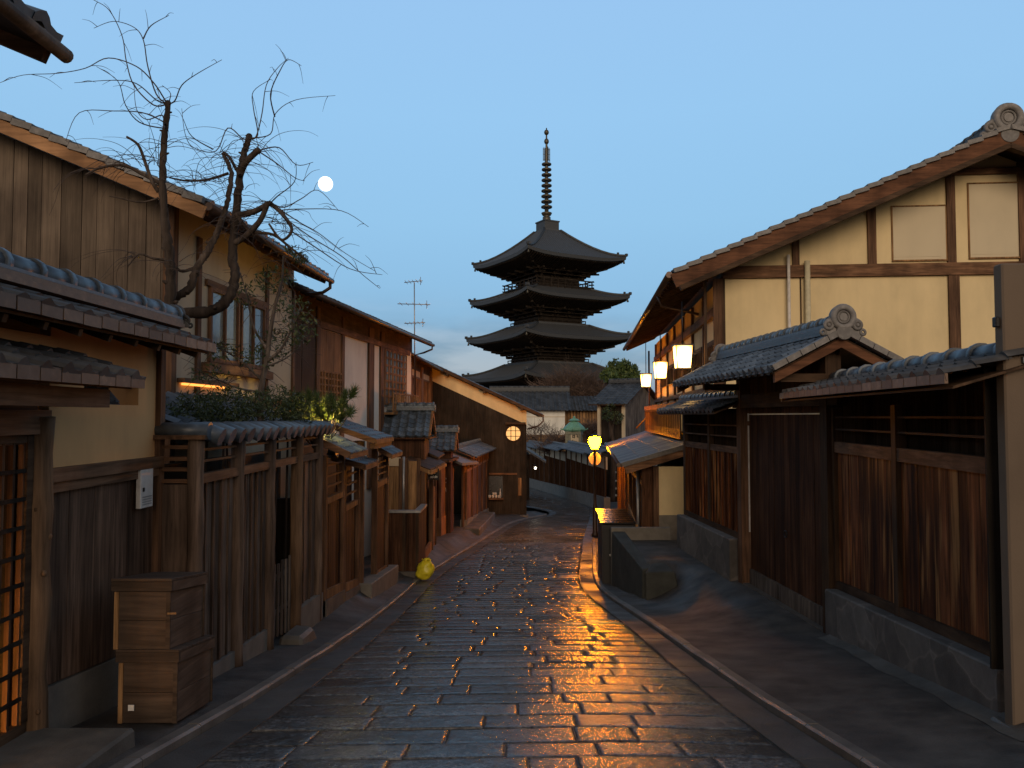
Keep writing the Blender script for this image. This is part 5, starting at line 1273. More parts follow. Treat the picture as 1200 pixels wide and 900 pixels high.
mb = MB(); tile_roof(mb, O, F.u, W_, L + 0.55, 0.68, p=0.25, row=0.22, seed=41); mb.build('cap_tiles', M['tile_old'], t)
O2 = F.o - F.n * 0.6 + F.u * (L + .15) + Vector((0, 0, 1.92)); mb = MB(); tile_roof(mb, O2, -F.u, (F.n * 0.6 + Vector((0, 0, 0.15))).normalized(), L + 0.55, 0.62, p=0.25, row=0.22, seed=42); mb.build('cap_tiles', M['tile'], t)
mb = MB(F.M)
for i in range(20):
    a = -0.4 + i * 0.25; mb.beam((a + 0.006, EN + 0.012, 1.876), (a + 0.243, EN + 0.012, 1.876), 0.025, 0.075)
mb.build('eave_tiles', M['tile_edge'], t)
mb = MB(F.M); mb.prism([(-0.4, EN - 0.03, 1.80), (L + 0.13, EN - 0.03, 1.80), (L + 0.13, 0, 1.99), (-0.4, 0, 1.99)], (0, 0, 0.02)); mb.prism([(-0.4, -0.6, 1.82), (L + 0.13, -0.6, 1.82), (L + 0.13, 0, 1.99), (-0.4, 0, 1.99)], (0, 0, 0.02)); mb.build('cap_boards', M['dark_beam_y'], t)
mb = MB(F.M); mb.prism([(L + 0.131, EN, 1.80), (L + 0.131, EN, 1.90), (L + 0.131, 0, 2.08), (L + 0.131, -.6, 1.90), (L + 0.131, -.6, 1.82), (L + .131, 0, 1.98)], (0.04, 0, 0)); mb.build('barge_board', M['pale_barge'], t)
mb = MB(); a = F.o - F.u * 0.35 + Vector((0, 0, 1.985)); b = F.o + F.u * (L + 0.15) + Vector((0, 0, 1.985)); ridge(mb, a, b, 0.085, 0.45, 2, 0.24, 0.05, 0.022); mb.build('ridge', M['tile'], t)

# ---- roofed gate
F = Frame(4.28, 10.5, -0.054, 1, -1)
t = thing('roofed_gate', 'large dark double door gate under a gabled tile roof with carved ridge ends', 'gate', (4.2, 12.2, -1.29))
GZ = -1.30
dl = MB(F.M); boards(dl, 0.14, 3.2, -0.06, (GZ + 0.28, GZ + 0.28), (1.63, 1.63), w=0.24, t=0.03, seed=19, jit=.25); d_ = dl.build('door', M['door_dark'], t)
h_ = MB(F.M); h_.box(0.14, 3.2, -0.06, 0.0, GZ + 0.02, GZ + 0.27); h_.build('kick_board', M['bark_grey'], d_)
h_ = MB(F.M); h_.torus((1.62, 0.0, -0.2), (0, 1, 0), 0.05, 0.01, 16, 6); h_.build('handle', M['black_metal'], d_)
for u in (0.04, 3.36):
    mb = MB(F.M); mb.box(u - 0.1, u + 0.1, -0.1, 0.11, GZ - 0.1, 2.42); mb.build('post', M['brown_post'] if u > 1 else M['dark_post'], t)
mb = MB(F.M); boards(mb, -0.06, 3.46, -0.09, (1.648, 1.648), (2.56, 2.56), w=0.5, seed=4); mb.build('header_boards', M['door_dark'], t)  # dark boards added to turn the bright gap under the roof dark
mb = MB(F.M); mb.box(-0.35, 3.7, -0.06, 0.1, 1.75, 1.98); mb.build('lintel', M['dark_beam_y'], t)
mb = MB(F.M); mb.box(3.215, 3.235, -0.03, -0.01, GZ + .9, 1.44); mb.box(3.215, 3.235, -0.03, -0.01, 1.52, 1.655); mb.box(0.3, 3.214, -0.03, -0.01, 1.632, 1.646); mb.build('pale_gap_strip', M['white_paint'], t)  # pale strips; the top one stands in for the bright gap over the door
mb = MB(F.M); mb.box(0.14, 3.26, -0.4, 0.1, GZ - 0.3, GZ + 0.018); mb.build('threshold', M['concrete_dark'], t)
Fz = Frame(4.28, 10.5, -0.054, 1, -1); Fz.o = Fz.o + Vector((0, 0, 0.21)); Fz.M = Matrix.Translation((0, 0, 0.21)) @ Fz.M
# roof of the gate: ridge over the posts, two tiled slopes
uN, uF = -0.32, 4.55                       # near and far end of the roof
rz = 2.50
ON = 0.92
mb = MB(); O = Fz.o + F.n * ON + F.u * uN + Vector((0, 0, 1.99)); W_ = (-F.n * ON + Vector((0, 0, 0.47))).normalized(); S = math.hypot(ON, 0.47)
tile_roof(mb, O, F.u, W_, uF - uN, S, p=0.235, row=0.2, h=0.055, seed=51); mb.build('roof_slope', M['tile'], t)
mb = MB(); O = Fz.o - F.n * ON + F.u * uF + Vector((0, 0, 1.99)); W2 = (F.n * ON + Vector((0, 0, 0.47))).normalized()
tile_roof(mb, O, -F.u, W2, uF - uN, S, p=0.235, row=0.2, h=0.04, seed=52); mb.build('roof_slope', M['tile'], t)
mb = MB(Fz.M); n = int((uF - uN) / 0.235)
for i in range(n + 1):
    u = uN + 0.07 + i * 0.235
    mb.tube([(u, ON - 0.03, 2.03), (u, ON + 0.035, 2.01)], 0.05, 12)
    mb.box(u + 0.05, u + 0.19, ON - 0.02, ON + 0.02, 1.965, 2.01)
mb.build('eave_end_tiles', M['tile'], t)
mb = MB(Fz.M); mb.prism([(uN + .03, ON - 0.02, 1.94), (uF - .03, ON - 0.02, 1.94), (uF - .03, 0, 2.41), (uN + .03, 0, 2.41)], (0, 0, 0.025)); mb.prism([(uN + .03, -ON + 0.02, 1.94), (uF - .03, -ON + 0.02, 1.94), (uF - .03, 0, 2.41), (uN + .03, 0, 2.41)], (0, 0, 0.025)); mb.build('roof_boards', M['dark_beam_y'], t)
for u in (uN + 0.03, uF - 0.09):
    for s_ in (1, -1):
        mb = MB(Fz.M); mb.prism([(u, s_ * (ON - 0.03), 1.83), (u, s_ * (ON - 0.03), 1.96), (u, 0, 2.43), (u, 0, 2.29)], (0.06, 0, 0)); mb.build('barge_board', M['barge'], t)
for u in (uN, uF):
    for s_ in (1, -1):
        mb = MB(Fz.M)
        for k in range(5):
            a0, a1 = k / 5, (k + 1) / 5 - 0.01
            p = (u, s_ * lerp(ON + 0.02, 0.02, a0), lerp(2.02, 2.50, a0)); q = (u, s_ * lerp(ON + .02, 0.02, a1), lerp(2.02, 2.50, a1)); mb.beam(p, q, 0.13, 0.075)
        mb.build('verge_tiles', M['ridge_cap'], t)
mb = MB(); ridge(mb, Fz.o + F.u * (uN + 0.05) + Vector((0, 0, rz - 0.03)), Fz.o + F.u * (uF - 0.05) + Vector((0, 0, rz - 0.03)), 0.085, 0.28, 3, 0.28, 0.05); mb.build('ridge', M['tile'], t)
mb = MB(); demon_tile(mb, Fz.o + F.u * (uN - 0.02) + Vector((0, 0, rz + 0.18)), -F.u, 0.98); mb.build('ridge_end_tile', M['ridge_cap'], t)
mb = MB(); demon_tile(mb, Fz.o + F.u * (uF + 0.02) + Vector((0, 0, rz + 0.15)), F.u, 0.8); mb.build('ridge_end_tile', M['ridge_cap'], t)
for u in (uN + 0.30, 0.04, 3.36):
    mb = MB(Fz.M); mb.box(u - 0.05, u + 0.05, -0.72, 0.72, 1.85, 1.96) if u != 0.04 else mb.box(u - .06, u + .06, -.06, .06, 1.985, 2.38); mb.build('cross_beam', M['dark_beam_x'], t)
mb = MB(Fz.M)
for s_ in (0.66, -0.66, 0.0): mb.box(uN + 0.1, uF - 0.1, s_ - 0.05, s_ + 0.05, 1.965 if s_ else 2.30, 2.05 if s_ else 2.39)
mb.build('purlins', M['dark_beam_y'], t)

# ---- short fence beyond the gate, on a stone base, with its own tiled cap
t = thing('board_fence', 'short board fence on a grey stone base between the dark gate and the terrace', 'fence', (4.0, 15.7, -1.3))
u0, u1 = 3.48, 7.15
mb = MB(F.M); mb.box(u0 + 0.1, u1, -0.15, 0.22, GZ - 0.4, GZ + 0.72); mb.build('stone_base', M['base_stone'], t, bevel=0.015)
mb = MB(F.M); mb.box(u0, u1, -0.05, 0.06, GZ + 0.722, GZ + 0.82); mb.build('ground_sill', M['dark_beam_y'], t)
mb = MB(F.M); boards(mb, u0, u1, -0.02, (GZ + 0.822,) * 2, (0.93, 0.93), w=0.17, seed=61); 
for k in range(18): u = lerp(u0, u1, (k + 0.5) / 18); mb.box(u - 0.02, u + 0.02, 0.006, 0.03, GZ + .822, 0.93)
mb.build('board_panel', M['fence_red'], t)
for u in (u0 + 0.02, 5.3, u1 - 0.05):
    mb = MB(F.M); mb.box(u - 0.055, u + 0.055, -0.05, 0.058, GZ + 0.822, 1.75); mb.build('post', M['dark_post'], t)
for z in (0.93, 1.22, 1.42):
    mb = MB(F.M); mb.box(u0, u1, -0.03, 0.04, z, z + (0.12 if z < 1 else 0.025)); mb.build('rail', M['brown_beam_y'], t)
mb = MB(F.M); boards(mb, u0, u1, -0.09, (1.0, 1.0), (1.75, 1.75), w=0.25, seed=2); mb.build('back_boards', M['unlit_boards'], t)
mini = lambda *a, **k: None
O = F.o + F.n * 0.55 + F.u * (u0 - 0.15) + Vector((0, 0, 1.72)); W_ = (-F.n * 0.55 + Vector((0, 0, 0.20))).normalized()
mb = MB(); tile_roof(mb, O, F.u, W_, u1 - u0 + 0.5, 0.6, p=0.25, row=0.2, seed=71); mb.build('cap_tiles', M['tile'], t)
mb = MB(F.M); mb.prism([(u0 - 0.1, 0.54, 1.64), (u1 + 0.33, 0.54, 1.64), (u1 + 0.33, 0, 1.85), (u0 - 0.1, 0, 1.85)], (0, 0, 0.03)); mb.build('cap_boards', M['dark_beam_y'], t)
mb = MB(); ridge(mb, F.o + F.u * (u0 - .1) + Vector((0, 0, 1.88)), F.o + F.u * (u1 + 0.2) + Vector((0, 0, 1.88)), 0.08, 0.28, 2); mb.build('ridge', M['tile'], t)

# ---- concrete parapet, its end block and the little cross wall of the terrace
t = thing('terrace_parapet', 'low mossy concrete parapet with a sloping end block along the kerb', 'parapet', (2.5, 17, gz(17)))
mb = MB(); mb.hexa([(2.56, 15.55, gz(15.6) - 0.2), (2.80, 15.55, gz(15.6) - 0.2), (2.72, 18.6, gz(18.6) - 0.3), (2.33, 18.6, gz(18.6) - 0.3), (2.56, 15.55, -1.40), (2.76, 15.55, -1.36), (2.66, 18.6, -1.10), (2.35, 18.6, -1.10)]); mb.build('street_wall', M['green_block'], t, bevel=0.015)
mb = MB(); mb.hexa([(2.565, 15.25, gz(15.6) - 0.2), (3.32, 15.25, gz(15.6) - 0.2), (3.32, 15.80, gz(15.6) - 0.2), (2.77, 15.80, gz(15.6) - 0.2), (2.565, 15.25, -1.40), (3.14, 15.25, -1.385), (3.06, 15.80, -1.30), (2.77, 15.80, -1.33)]); mb.build('end_block', M['green_block'], t, bevel=0.02)
mb = MB(); mb.box(2.34, 3.75, 18.62, 18.80, gz(18.7) - 0.2, -1.02); mb.build('cross_wall', M['concrete'], t, bevel=0.015)

# ---- black street side cabinet with a glossy lid
t = thing('black_cabinet', 'tall black wooden street cabinet with a glossy slatted lid that mirrors the lamp', 'cabinet', (2.5, 20, gz(20)))
b0 = gz(19.9) - 0.05
mb = MB(); mb.hexa([(2.17, 19.0, b0), (2.92, 19.0, b0), (3.02, 20.9, b0), (2.27, 20.9, b0), (2.17, 19.0, -1.0), (2.92, 19.0, -1.0), (3.02, 20.9, -0.90), (2.27, 20.9, -0.90)]); mb.build('body', M['black_paint'], t, bevel=0.01)
mb = MB()
for k in range(7):
    a0, a1 = k / 7, (k + 1) / 7 - 0.012; f = lambda q: (lerp(18.95, 21.0, q), lerp(-0.975, -0.875, q), 0.10 * q)
    y0_, z0_, s0 = f(a0); y1_, z1_, s1 = f(a1); mb.hexa([(2.12 + s0, y0_, z0_), (2.97 + s0, y0_, z0_), (2.97 + s1, y1_, z1_), (2.12 + s1, y1_, z1_), (2.12 + s0, y0_, z0_ + 0.035), (2.97 + s0, y0_, z0_ + 0.035), (2.97 + s1, y1_, z1_ + 0.03), (2.12 + s1, y1_, z1_ + 0.03)])
mb.build('lid', M['black_lacquer'], t)
mb = MB()
for (x_, y_) in ((2.165, 18.985), (2.90, 18.985)): mb.box(x_, x_ + 0.05, y_, y_ + 0.012, b0, -1.0)
mb.box(2.215, 2.90, 18.987, 18.999, -1.15, -1.08); mb.build('corner_strips', M['black_metal'], t)
mb = MB(); mb.ball((2.36, 18.97, -1.72), 0.03, 8, 6); mb.build('knob', M['white_paint'], t)
mb = MB(); mb.beam((2.98, 18.95, -1.05), (3.10, 21.0, -0.78), 0.03, 0.12); mb.beam((2.99, 18.96, -1.5), (2.99, 18.96, -.99), 0.06, 0.04, (0, 1, 0)); tag(mb.build('leaning_plank', M['tan_wood']), 'pale plank leaning along the right side of the black cabinet', 'plank')

# ---- big cream plastered house
t = thing('cream_house', 'large cream plastered house with dark beams under a long tiled gable roof at the right', 'house', (8, 24, gz(22)))
hx, hy = 4.72, 17.3
ud = Vector((1, -0.091, 0)).normalized()
F = Frame(hx, hy, ud.x, ud.y, 1)           # gable wall, u to the right
G = Frame(hx, hy, 0.0915, 1, -1)           # lane wall
tip = F.at(789, 322, 0.95); rdg = F.at(1181, 152, 0.95)
sl = (rdg[1] - tip[1]) / (rdg[0] - tip[0])
UR = rdg[0]
line = lambda u: tip[1] + (min(u, 2 * UR - u) - tip[0]) * sl
gw = 2 * UR
mb = MB(F.M)
mb.prism([(0, -0.2, -2.6), (gw, -0.2, -2.6), (gw, -0.2, line(gw) - 0.1), (UR, -0.2, line(UR) - 0.1), (0, -0.2, line(0) - 0.1)], (0, 0.2, 0)); mb.build('gable_wall', M['cream'], t)
def F_line(u): return line(u) - 0.12
bz0 = F.at(900, 326)[1]; bz1 = F.at(900, 312)[1]
mb = MB(F.M); mb.box(-0.05, gw, 0.001, 0.09, bz0, bz1); mb.build('cross_beam', M['brown_beam_x'], t)
def vpost(pa, pb, za, zb, mat='brown_post', n1=0.06):
    ua, ub = F.U(pa), F.U(pb); mb = MB(F.M); u = (ua + ub) / 2
    mb.box(ua, ub, 0.001, n1, za, zb if zb is not None else F_line(ua)); return mb.build('post', M[mat], t)
vpost(837, 848, -2.6, bz0 - 0.002); vpost(826, 829, -2.6, bz0 - 0.002, 'dark_post')
vpost(931, 939, bz1 + 0.002, None); vpost(939.5, 941, -2.6, bz0 - .002, 'dark_post', 0.03)
vpost(1020, 1030, bz1 + 0.002, None); vpost(1114, 1124, bz1 + .002, None); vpost(1114, 1127, -2.6, bz0 - 0.002)
vpost(1199, 1212, bz1 + 0.002, None); vpost(1240, 1252, -2.6, bz0 - .002); vpost(1290, 1301, bz1 + .002, None)
zt = F.at(1150, 205)[1]
mb = MB(F.M); mb.box(F.U(1120), 2 * UR - F.U(1120), 0.001, 0.07, zt, zt + 0.14); mb.build('tie_beam', M['brown_beam_x'], t)
for (x0, y0, x1, y1) in ((1045, 240, 1109, 307), (1135, 213, 1196, 304)):
    ua, zb_ = F.at(x0, y1); ub, zt_ = F.at(x1, y0)
    w = MB(F.M); w.box(ua, ub, 0.001, 0.03, zt_ - 0.03, zt_); w.box(ua, ub, 0.001, 0.05, zb_, zb_ + 0.035); w.box(ua, ua + 0.03, 0.001, 0.03, zb_ + .035, zt_ - .03); w.box(ub - 0.03, ub, 0.001, 0.03, zb_ + .035, zt_ - .03)
    wo = w.build('shutter_frame', M['tan_wood'], t)
    w = MB(F.M); w.box(ua + 0.03, ub - 0.03, 0.001, 0.014, zb_ + 0.035, zt_ - 0.03)
    w.box(ua + 0.03, ub - 0.14, 0.0145, 0.022, zb_ + 0.10, zt_ - 0.06); w.build('shutter_panel', M['shutter'], wo)
for (px, y0, r_, m_) in ((922, 300, 0.035, 'white_paint'), (944, 307, 0.06, 'cream_pipe')):
    u, z = F.at(px, y0); mb = MB(F.M); mb.tube([(u, 0.13, -1), (u, 0.13, z)], r_, 10); mb.build('drainpipe', M[m_], t)
# roof
RL = 18.5
A = F.o + F.u * tip[0] + F.n * 0.95 + Vector((0, 0, tip[1])); Dv = (F.u + Vector((0, 0, sl))).normalized(); SL_ = (rdg[0] - tip[0]) * math.hypot(1, sl)
back = -F.n
mb = MB(); tile_roof(mb, A + Vector((0, 0, 0.05)), back, Dv, RL, SL_, p=0.28, row=0.27, seed=81); mb.build('roof_slope', M['tile_old'], t)
A2 = F.o + F.u * (2 * UR - tip[0]) + F.n * 0.95 + Vector((0, 0, tip[1])); D2 = (-F.u + Vector((0, 0, sl))).normalized()
mb = MB(); tile_roof(mb, A2 + Vector((0, 0, 0.05)) + back * RL, -back, D2, RL, SL_, p=0.28, row=0.27, seed=82); mb.build('roof_slope', M['tile_old'], t)
n = int(SL_ / 0.30)
for (Q, D) in ((A, Dv), (A2, D2)):
    mb = MB()
    for i in range(n):
        a = Q + D * (i * SL_ / n); b = Q + D * ((i + 1.06) * SL_ / n); mb.beam(a + Vector((0, 0, 0.07)) + F.n * 0.03, b + Vector((0, 0, 0.025)) + F.n * 0.03, 0.22, 0.09)
    mb.build('verge_tiles', M['ridge_cap'], t)
for (Q, D) in ((A, Dv), (A2, D2)):
    mb = MB(); mb.beam(Q + F.n * 0.045 + Vector((0, 0, -0.14)), Q + D * SL_ + F.n * 0.045 + Vector((0, 0, -0.14)), 0.06, 0.30); mb.build('barge_board', M['barge'], t)
for (Q, D) in ((A, Dv), (A2, D2)):
    mb = MB(); mb.beam(Q + F.n * 0.03 + Vector((0, 0, -0.35)) + D * 0.15, Q + D * (SL_) + F.n * 0.03 + Vector((0, 0, -0.35)), 0.16, 0.10); mb.build('barge_moulding', M['dark_beam_x'], t)
for (Q, D) in ((A, Dv), (A2, D2)):
    mb = MB(); mb.prism([Q + Vector((0, 0, -0.03)), Q + back * RL + Vector((0, 0, -0.03)), Q + back * RL + D * SL_ + Vector((0, 0, -0.03)), Q + D * SL_ + Vector((0, 0, -0.03))], (0, 0, 0.04)); mb.build('soffit', M['dark_beam_x'], t)
mb = MB(); 
for i in range(46):
    c = A + back * (0.2 + i * 0.40) + Vector((0, 0, -0.07)); mb.beam(c, c + Dv * 1.35, 0.05, 0.07)
mb.build('rafters', M['dark_beam_x'], t)
mb = MB(); ra = F.o + F.u * UR + F.n * 0.9 + Vector((0, 0, rdg[1])); ridge(mb, ra, ra + back * RL, 0.11, 0.4, 4, 0.36, 0.07); mb.build('ridge', M['tile_old'], t)
mb = MB(); demon_tile(mb, ra + F.n * 0.05 + Vector((0, 0, 0.24)), F.n, 1.75); mb.build('ridge_end_tile', M['ridge_cap'], t)
mb = MB(); e = A + Vector((-0.09, 0, 0.0)); mb.tube([e + F.n * 0.02, e + back * RL], 0.07, 10); e2 = e + back * 2.6
mb.tube([e2 + Vector((0, 0, -0.05)), e2 + Vector((0.1, 0, -0.3)), e2 + Vector((0.65, 0, -0.42)), e2 + Vector((1.0, 0, -0.5))], 0.035, 8); mb.build('gutter', M['brown_metal'], t)
# lane front
mb = MB(G.M); mb.box(0.0, 16.6, -0.2, -0.001, -3.8, 4.75); mb.box(0.2, 16.6, -11.5, -.201, -3.8, 3.8); mb.build('lane_wall', M['cream'], t)
for i, u in enumerate((0.06, 1.0, 2.9, 5.0, 7.2, 9.5, 11.8, 14.2, 16.5)):
    mb = MB(G.M); mb.box(u - 0.07, u + 0.07, 0.0, 0.07, 1.0, 4.7); mb.build('post', M['brown_post'] if i else M['dark_post'], t)
for (z0, z1) in ((3.95, 4.15), (2.2, 2.32)):
    mb = MB(G.M); mb.box(0.1, 16.6, 0.001, 0.11, z0, z1); mb.build('beam', M['brown_beam_y'], t)
for (ua, ub) in ((1.2, 2.7), (3.2, 4.8), (5.3, 7.0), (7.5, 9.3), (9.8, 11.6), (12.1, 14.0)):
    w = MB(G.M); lattice(w, ua, ub, 2.75, 3.3, 0.03, 6, 1, w=0.04, t=0.05, tz=0.03); w.box(ua, ub, 0.02, 0.06, 3.33, 3.42); wo = w.build('window_lattice', M['dark_post'], t)
    w = MB(G.M); w.box(ua, ub, 0.003, 0.012, 2.75, 3.3); w.build('pane', M['beige'], wo)
mb = MB(G.M); mb.box(4.2, 16.4, 0.02, 0.55, 1.86, 2.02); mb.build('balcony_floor', M['brown_beam_y'], t)
mb = MB(G.M); lattice(mb, 4.2, 16.4, 1.02, 1.84, 0.48, 24, 1, w=0.09, t=0.04, tz=0.03)
for k in range(24): mb.box(4.2 + k * 0.5083 + .05, 4.2 + k * 0.5083 + 0.40, 0.482, 0.50, 1.06, 1.26)
mb.build('balcony_slats', M['dark_post'], t)
mb = MB(G.M); mb.box(4.2, 16.4, 0.44, 0.475, 1.2, 1.85); mb.build('balcony_panel', M['cream'], t)
mb = MB(G.M); mb.tube([(16.2, 0.35, 4.4), (16.2, 0.35, 1.7), (16.2, .9, 1.1)], 0.04, 8); mb.build('downpipe', M['brown_metal'], t)

# three hanging lanterns under its eave
lan_glow = paper_glow('lantern_glow')
def lantern(name, label, c, s, hang):
    t = thing(name, label, 'lantern', (c.x, c.y, c.z - 0.3 * s), 'hanging lanterns under the eave')
    mb = MB(); h = 0.29 * s; a = 0.215 * s; b = 0.17 * s
    mb.hexa([(c.x - b, c.y - b, c.z - h), (c.x + b, c.y - b, c.z - h), (c.x + b, c.y + b, c.z - h), (c.x - b, c.y + b, c.z - h), (c.x - a, c.y - a, c.z + h), (c.x + a, c.y - a, c.z + h), (c.x + a, c.y + a, c.z + h), (c.x - a, c.y + a, c.z + h)])
    mb.build('paper_shade', lan_glow, t)
    mb = MB()
    for (i, j) in ((-1, -1), (1, -1), (1, 1), (-1, 1)): mb.beam((c.x + i * (b + .006), c.y + j * (b + .006), c.z - h), (c.x + i * (a + 0.006), c.y + j * (a + 0.006), c.z + h), 0.018, 0.018, (0, 1, 0))
    mb.box(c.x - a - 0.03, c.x + a + 0.03, c.y - a - 0.03, c.y + a + 0.03, c.z + h + 0.002, c.z + h + 0.035); mb.box(c.x - b - 0.02, c.x + b + 0.02, c.y - b - 0.02, c.y + b + 0.02, c.z - h - 0.03, c.z - h - 0.002)
    mb.build('frame', M['black_metal'], t)
    mb = MB(); mb.tube([(c.x, c.y, c.z + h + 0.03), (c.x, c.y, c.z + h + hang)], 0.014, 6); mb.build('hanger', M['black_metal'], t)
lantern('hanging_lantern', 'nearest and largest glowing lantern, hanging in front of the cream house', P(800, 418.5, 17.4), 0.84, 1.0)
lantern('hanging_lantern', 'middle glowing lantern of the row below the long eave', P(774, 434, 24.0), 0.84, 1.0)
lantern('hanging_lantern', 'farthest glowing lantern, on a thin cord below the end of the eave', P(757, 446, 29.6), 0.8, 1.25)

# ---- lean-to shop roof, its cream end wall and lane front
t = thing('lean_to', 'low lean-to with a dull metal roof, cream end wall and dark lane doors', 'lean-to', (4.2, 27, gz(27)))
yN = 20.3
e0 = P(728, 544, yN); h0 = P(812, 518, yN)
e1 = Vector((e0.x + 0.098 * 16, yN + 16, e0.z)); h1 = Vector((h0.x + 0.0915 * 16, yN + 16, h0.z + 0.35)); h0.z = h0.z + 0.35 - 0.35
h1.z = h0.z
U_ = (e1 - e0).normalized(); W_ = (h0 - e0); S = W_.length; W_.normalize()
mb = MB(); tile_roof(mb, e0, U_, W_, (e1 - e0).length, S + 0.3, p=0.36, row=0.5, h=0.02, lip=0.015, seed=91); mb.build('roof', M['metal_roof'], t)
mb = MB(); mb.beam(e0 + Vector((0, -0.03, -0.02)), h0 + Vector((0.2, -0.03, 0.0)), 0.10, 0.12); mb.build('verge', M['metal_roof'], t)
mb = MB(); mb.beam(e0 + Vector((0.1, 0.0, -0.16)), h0 + Vector((0.2, 0.0, -0.14)), 0.08, 0.18); mb.build('barge_board', M['brown_beam_x'], t)
mb = MB(); mb.tube([e0 + Vector((-0.07, -.05, -0.02)), e1 + Vector((-0.07, 0, -0.02))], 0.06, 10); mb.build('gutter', M['brown_metal'], t)
mb = MB(); mb.prism([e0 + Vector((0, 0, -0.07)), e1 + Vector((0, 0, -0.07)), h1 + Vector((0, 0, -0.07)), h0 + Vector((0, 0, -0.07))], (0, 0, 0.04)); mb.build('soffit', M['brown_beam_x'], t)
Fe = Frame(3.80, 20.45, 1, 0, 1)
mb = MB(Fe.M); mb.box(0.0, 1.2, -0.2, 0, gz(20.5) - .2, 0.30); mb.build('end_wall', M['cream'], t)
mb = MB(Fe.M); mb.box(-0.06, 1.2, 0.003, 0.03, gz(20.5) - .2, -0.95); mb.build('dado', M['concrete'], t)
mb = MB(Fe.M); mb.box(-0.14, 0.0, -0.21, 0.05, gz(20.5) - .2, 0.3); mb.build('post', M['brown_post'], t)
mb = MB(Fe.M); mb.box(-0.40, -0.14, -0.4, -0.12, gz(20.5) - .2, 0.3); mb.build('corner_wall', M['door_dark'], t)
Gl = Frame(3.45, 20.6, 0.0915, 1, -1)
mb = MB(Gl.M); boards(mb, 0, 15.2, -0.05, (gz(21) - .2, gz(36) - .2), (0.4, 0.4), w=0.3, seed=5); mb.build('lane_boards', M['door_dark'], t)
for u in (0.06, 1.1, 2.1, 4.0, 6.0, 8.5, 11, 13.5, 15.1):
    mb = MB(Gl.M); mb.box(u - 0.06, u + 0.06, -0.02, 0.06, gz(21 + u) - .1, 0.38); mb.build('post', M['brown_post'], t)
mb = MB(Gl.M); mb.tube([(0.9, 0.1, gz(21.6)), (0.9, 0.1, 0.25)], 0.045, 8); mb.build('drainpipe', M['grey_metal'], t)
mb = MB(Gl.M); mb.box(0, 15.2, -0.03, 0.08, -0.2, -0.08); mb.build('beam', M['brown_beam_y'], t)

# ---- street lamp with a round sign
b = Vector((3.30, 31.4, gz(31.4) + 0.1)); lampc = P(697, 519, 31.4)
t = thing('street_lamp', 'lit street lamp with an orange glowing globe on a dark post', 'street lamp', tuple(b))
mb = MB(); x, y = b.x, b.y; z0 = b.z; z1 = lampc.z - 0.24
mb.lathe([(0.15, z0), (0.15, z0 + 0.1), (0.10, z0 + 0.18), (0.085, z0 + 1.2), (0.06, z0 + 1.3), (0.05, z1 - 0.08), (0.09, z1 - 0.05), (0.10, z1)], (x, y, 0), 14); mb.build('post', M['black_metal'], t)
mb = MB(); mb.lathe([(0.12, z1 + 0.002), (0.21, z1 + 0.17), (0.25, z1 + 0.36), (0.21, z1 + 0.46), (0.03, z1 + 0.50)], (x, y, 0), 16); mb.build('globe', glow('street_lamp_glow', (1.0, 0.28, 0.0008), 470.0), t)
mb = MB(); mb.lathe([(0.19, z1 + 0.51), (0.12, z1 + 0.56), (0.03, z1 + 0.60), (0.015, z1 + 0.68)], (x, y, 0), 16); mb.build('cap', M['black_metal'], t)
s_ = P(697.5, 538, 31.4); t = thing('round_sign', 'round yellow lit traffic sign fixed to the street lamp post just below its globe', 'sign', (s_.x, s_.y - 0.1, s_.z - 0.24))
mb = MB(); mb.tube([(s_.x, s_.y + 0.09, s_.z), (s_.x, s_.y + 0.12, s_.z)], 0.24, 28); mb.build('plate', M['orange_sign'], t)
mb = MB(); mb.torus((s_.x, s_.y + 0.105, s_.z), (0, 1, 0), 0.24, 0.02, 28, 6); mb.build('rim', M['grey_metal'], t)
# small lamp that lights the pine and the slats behind the left fences

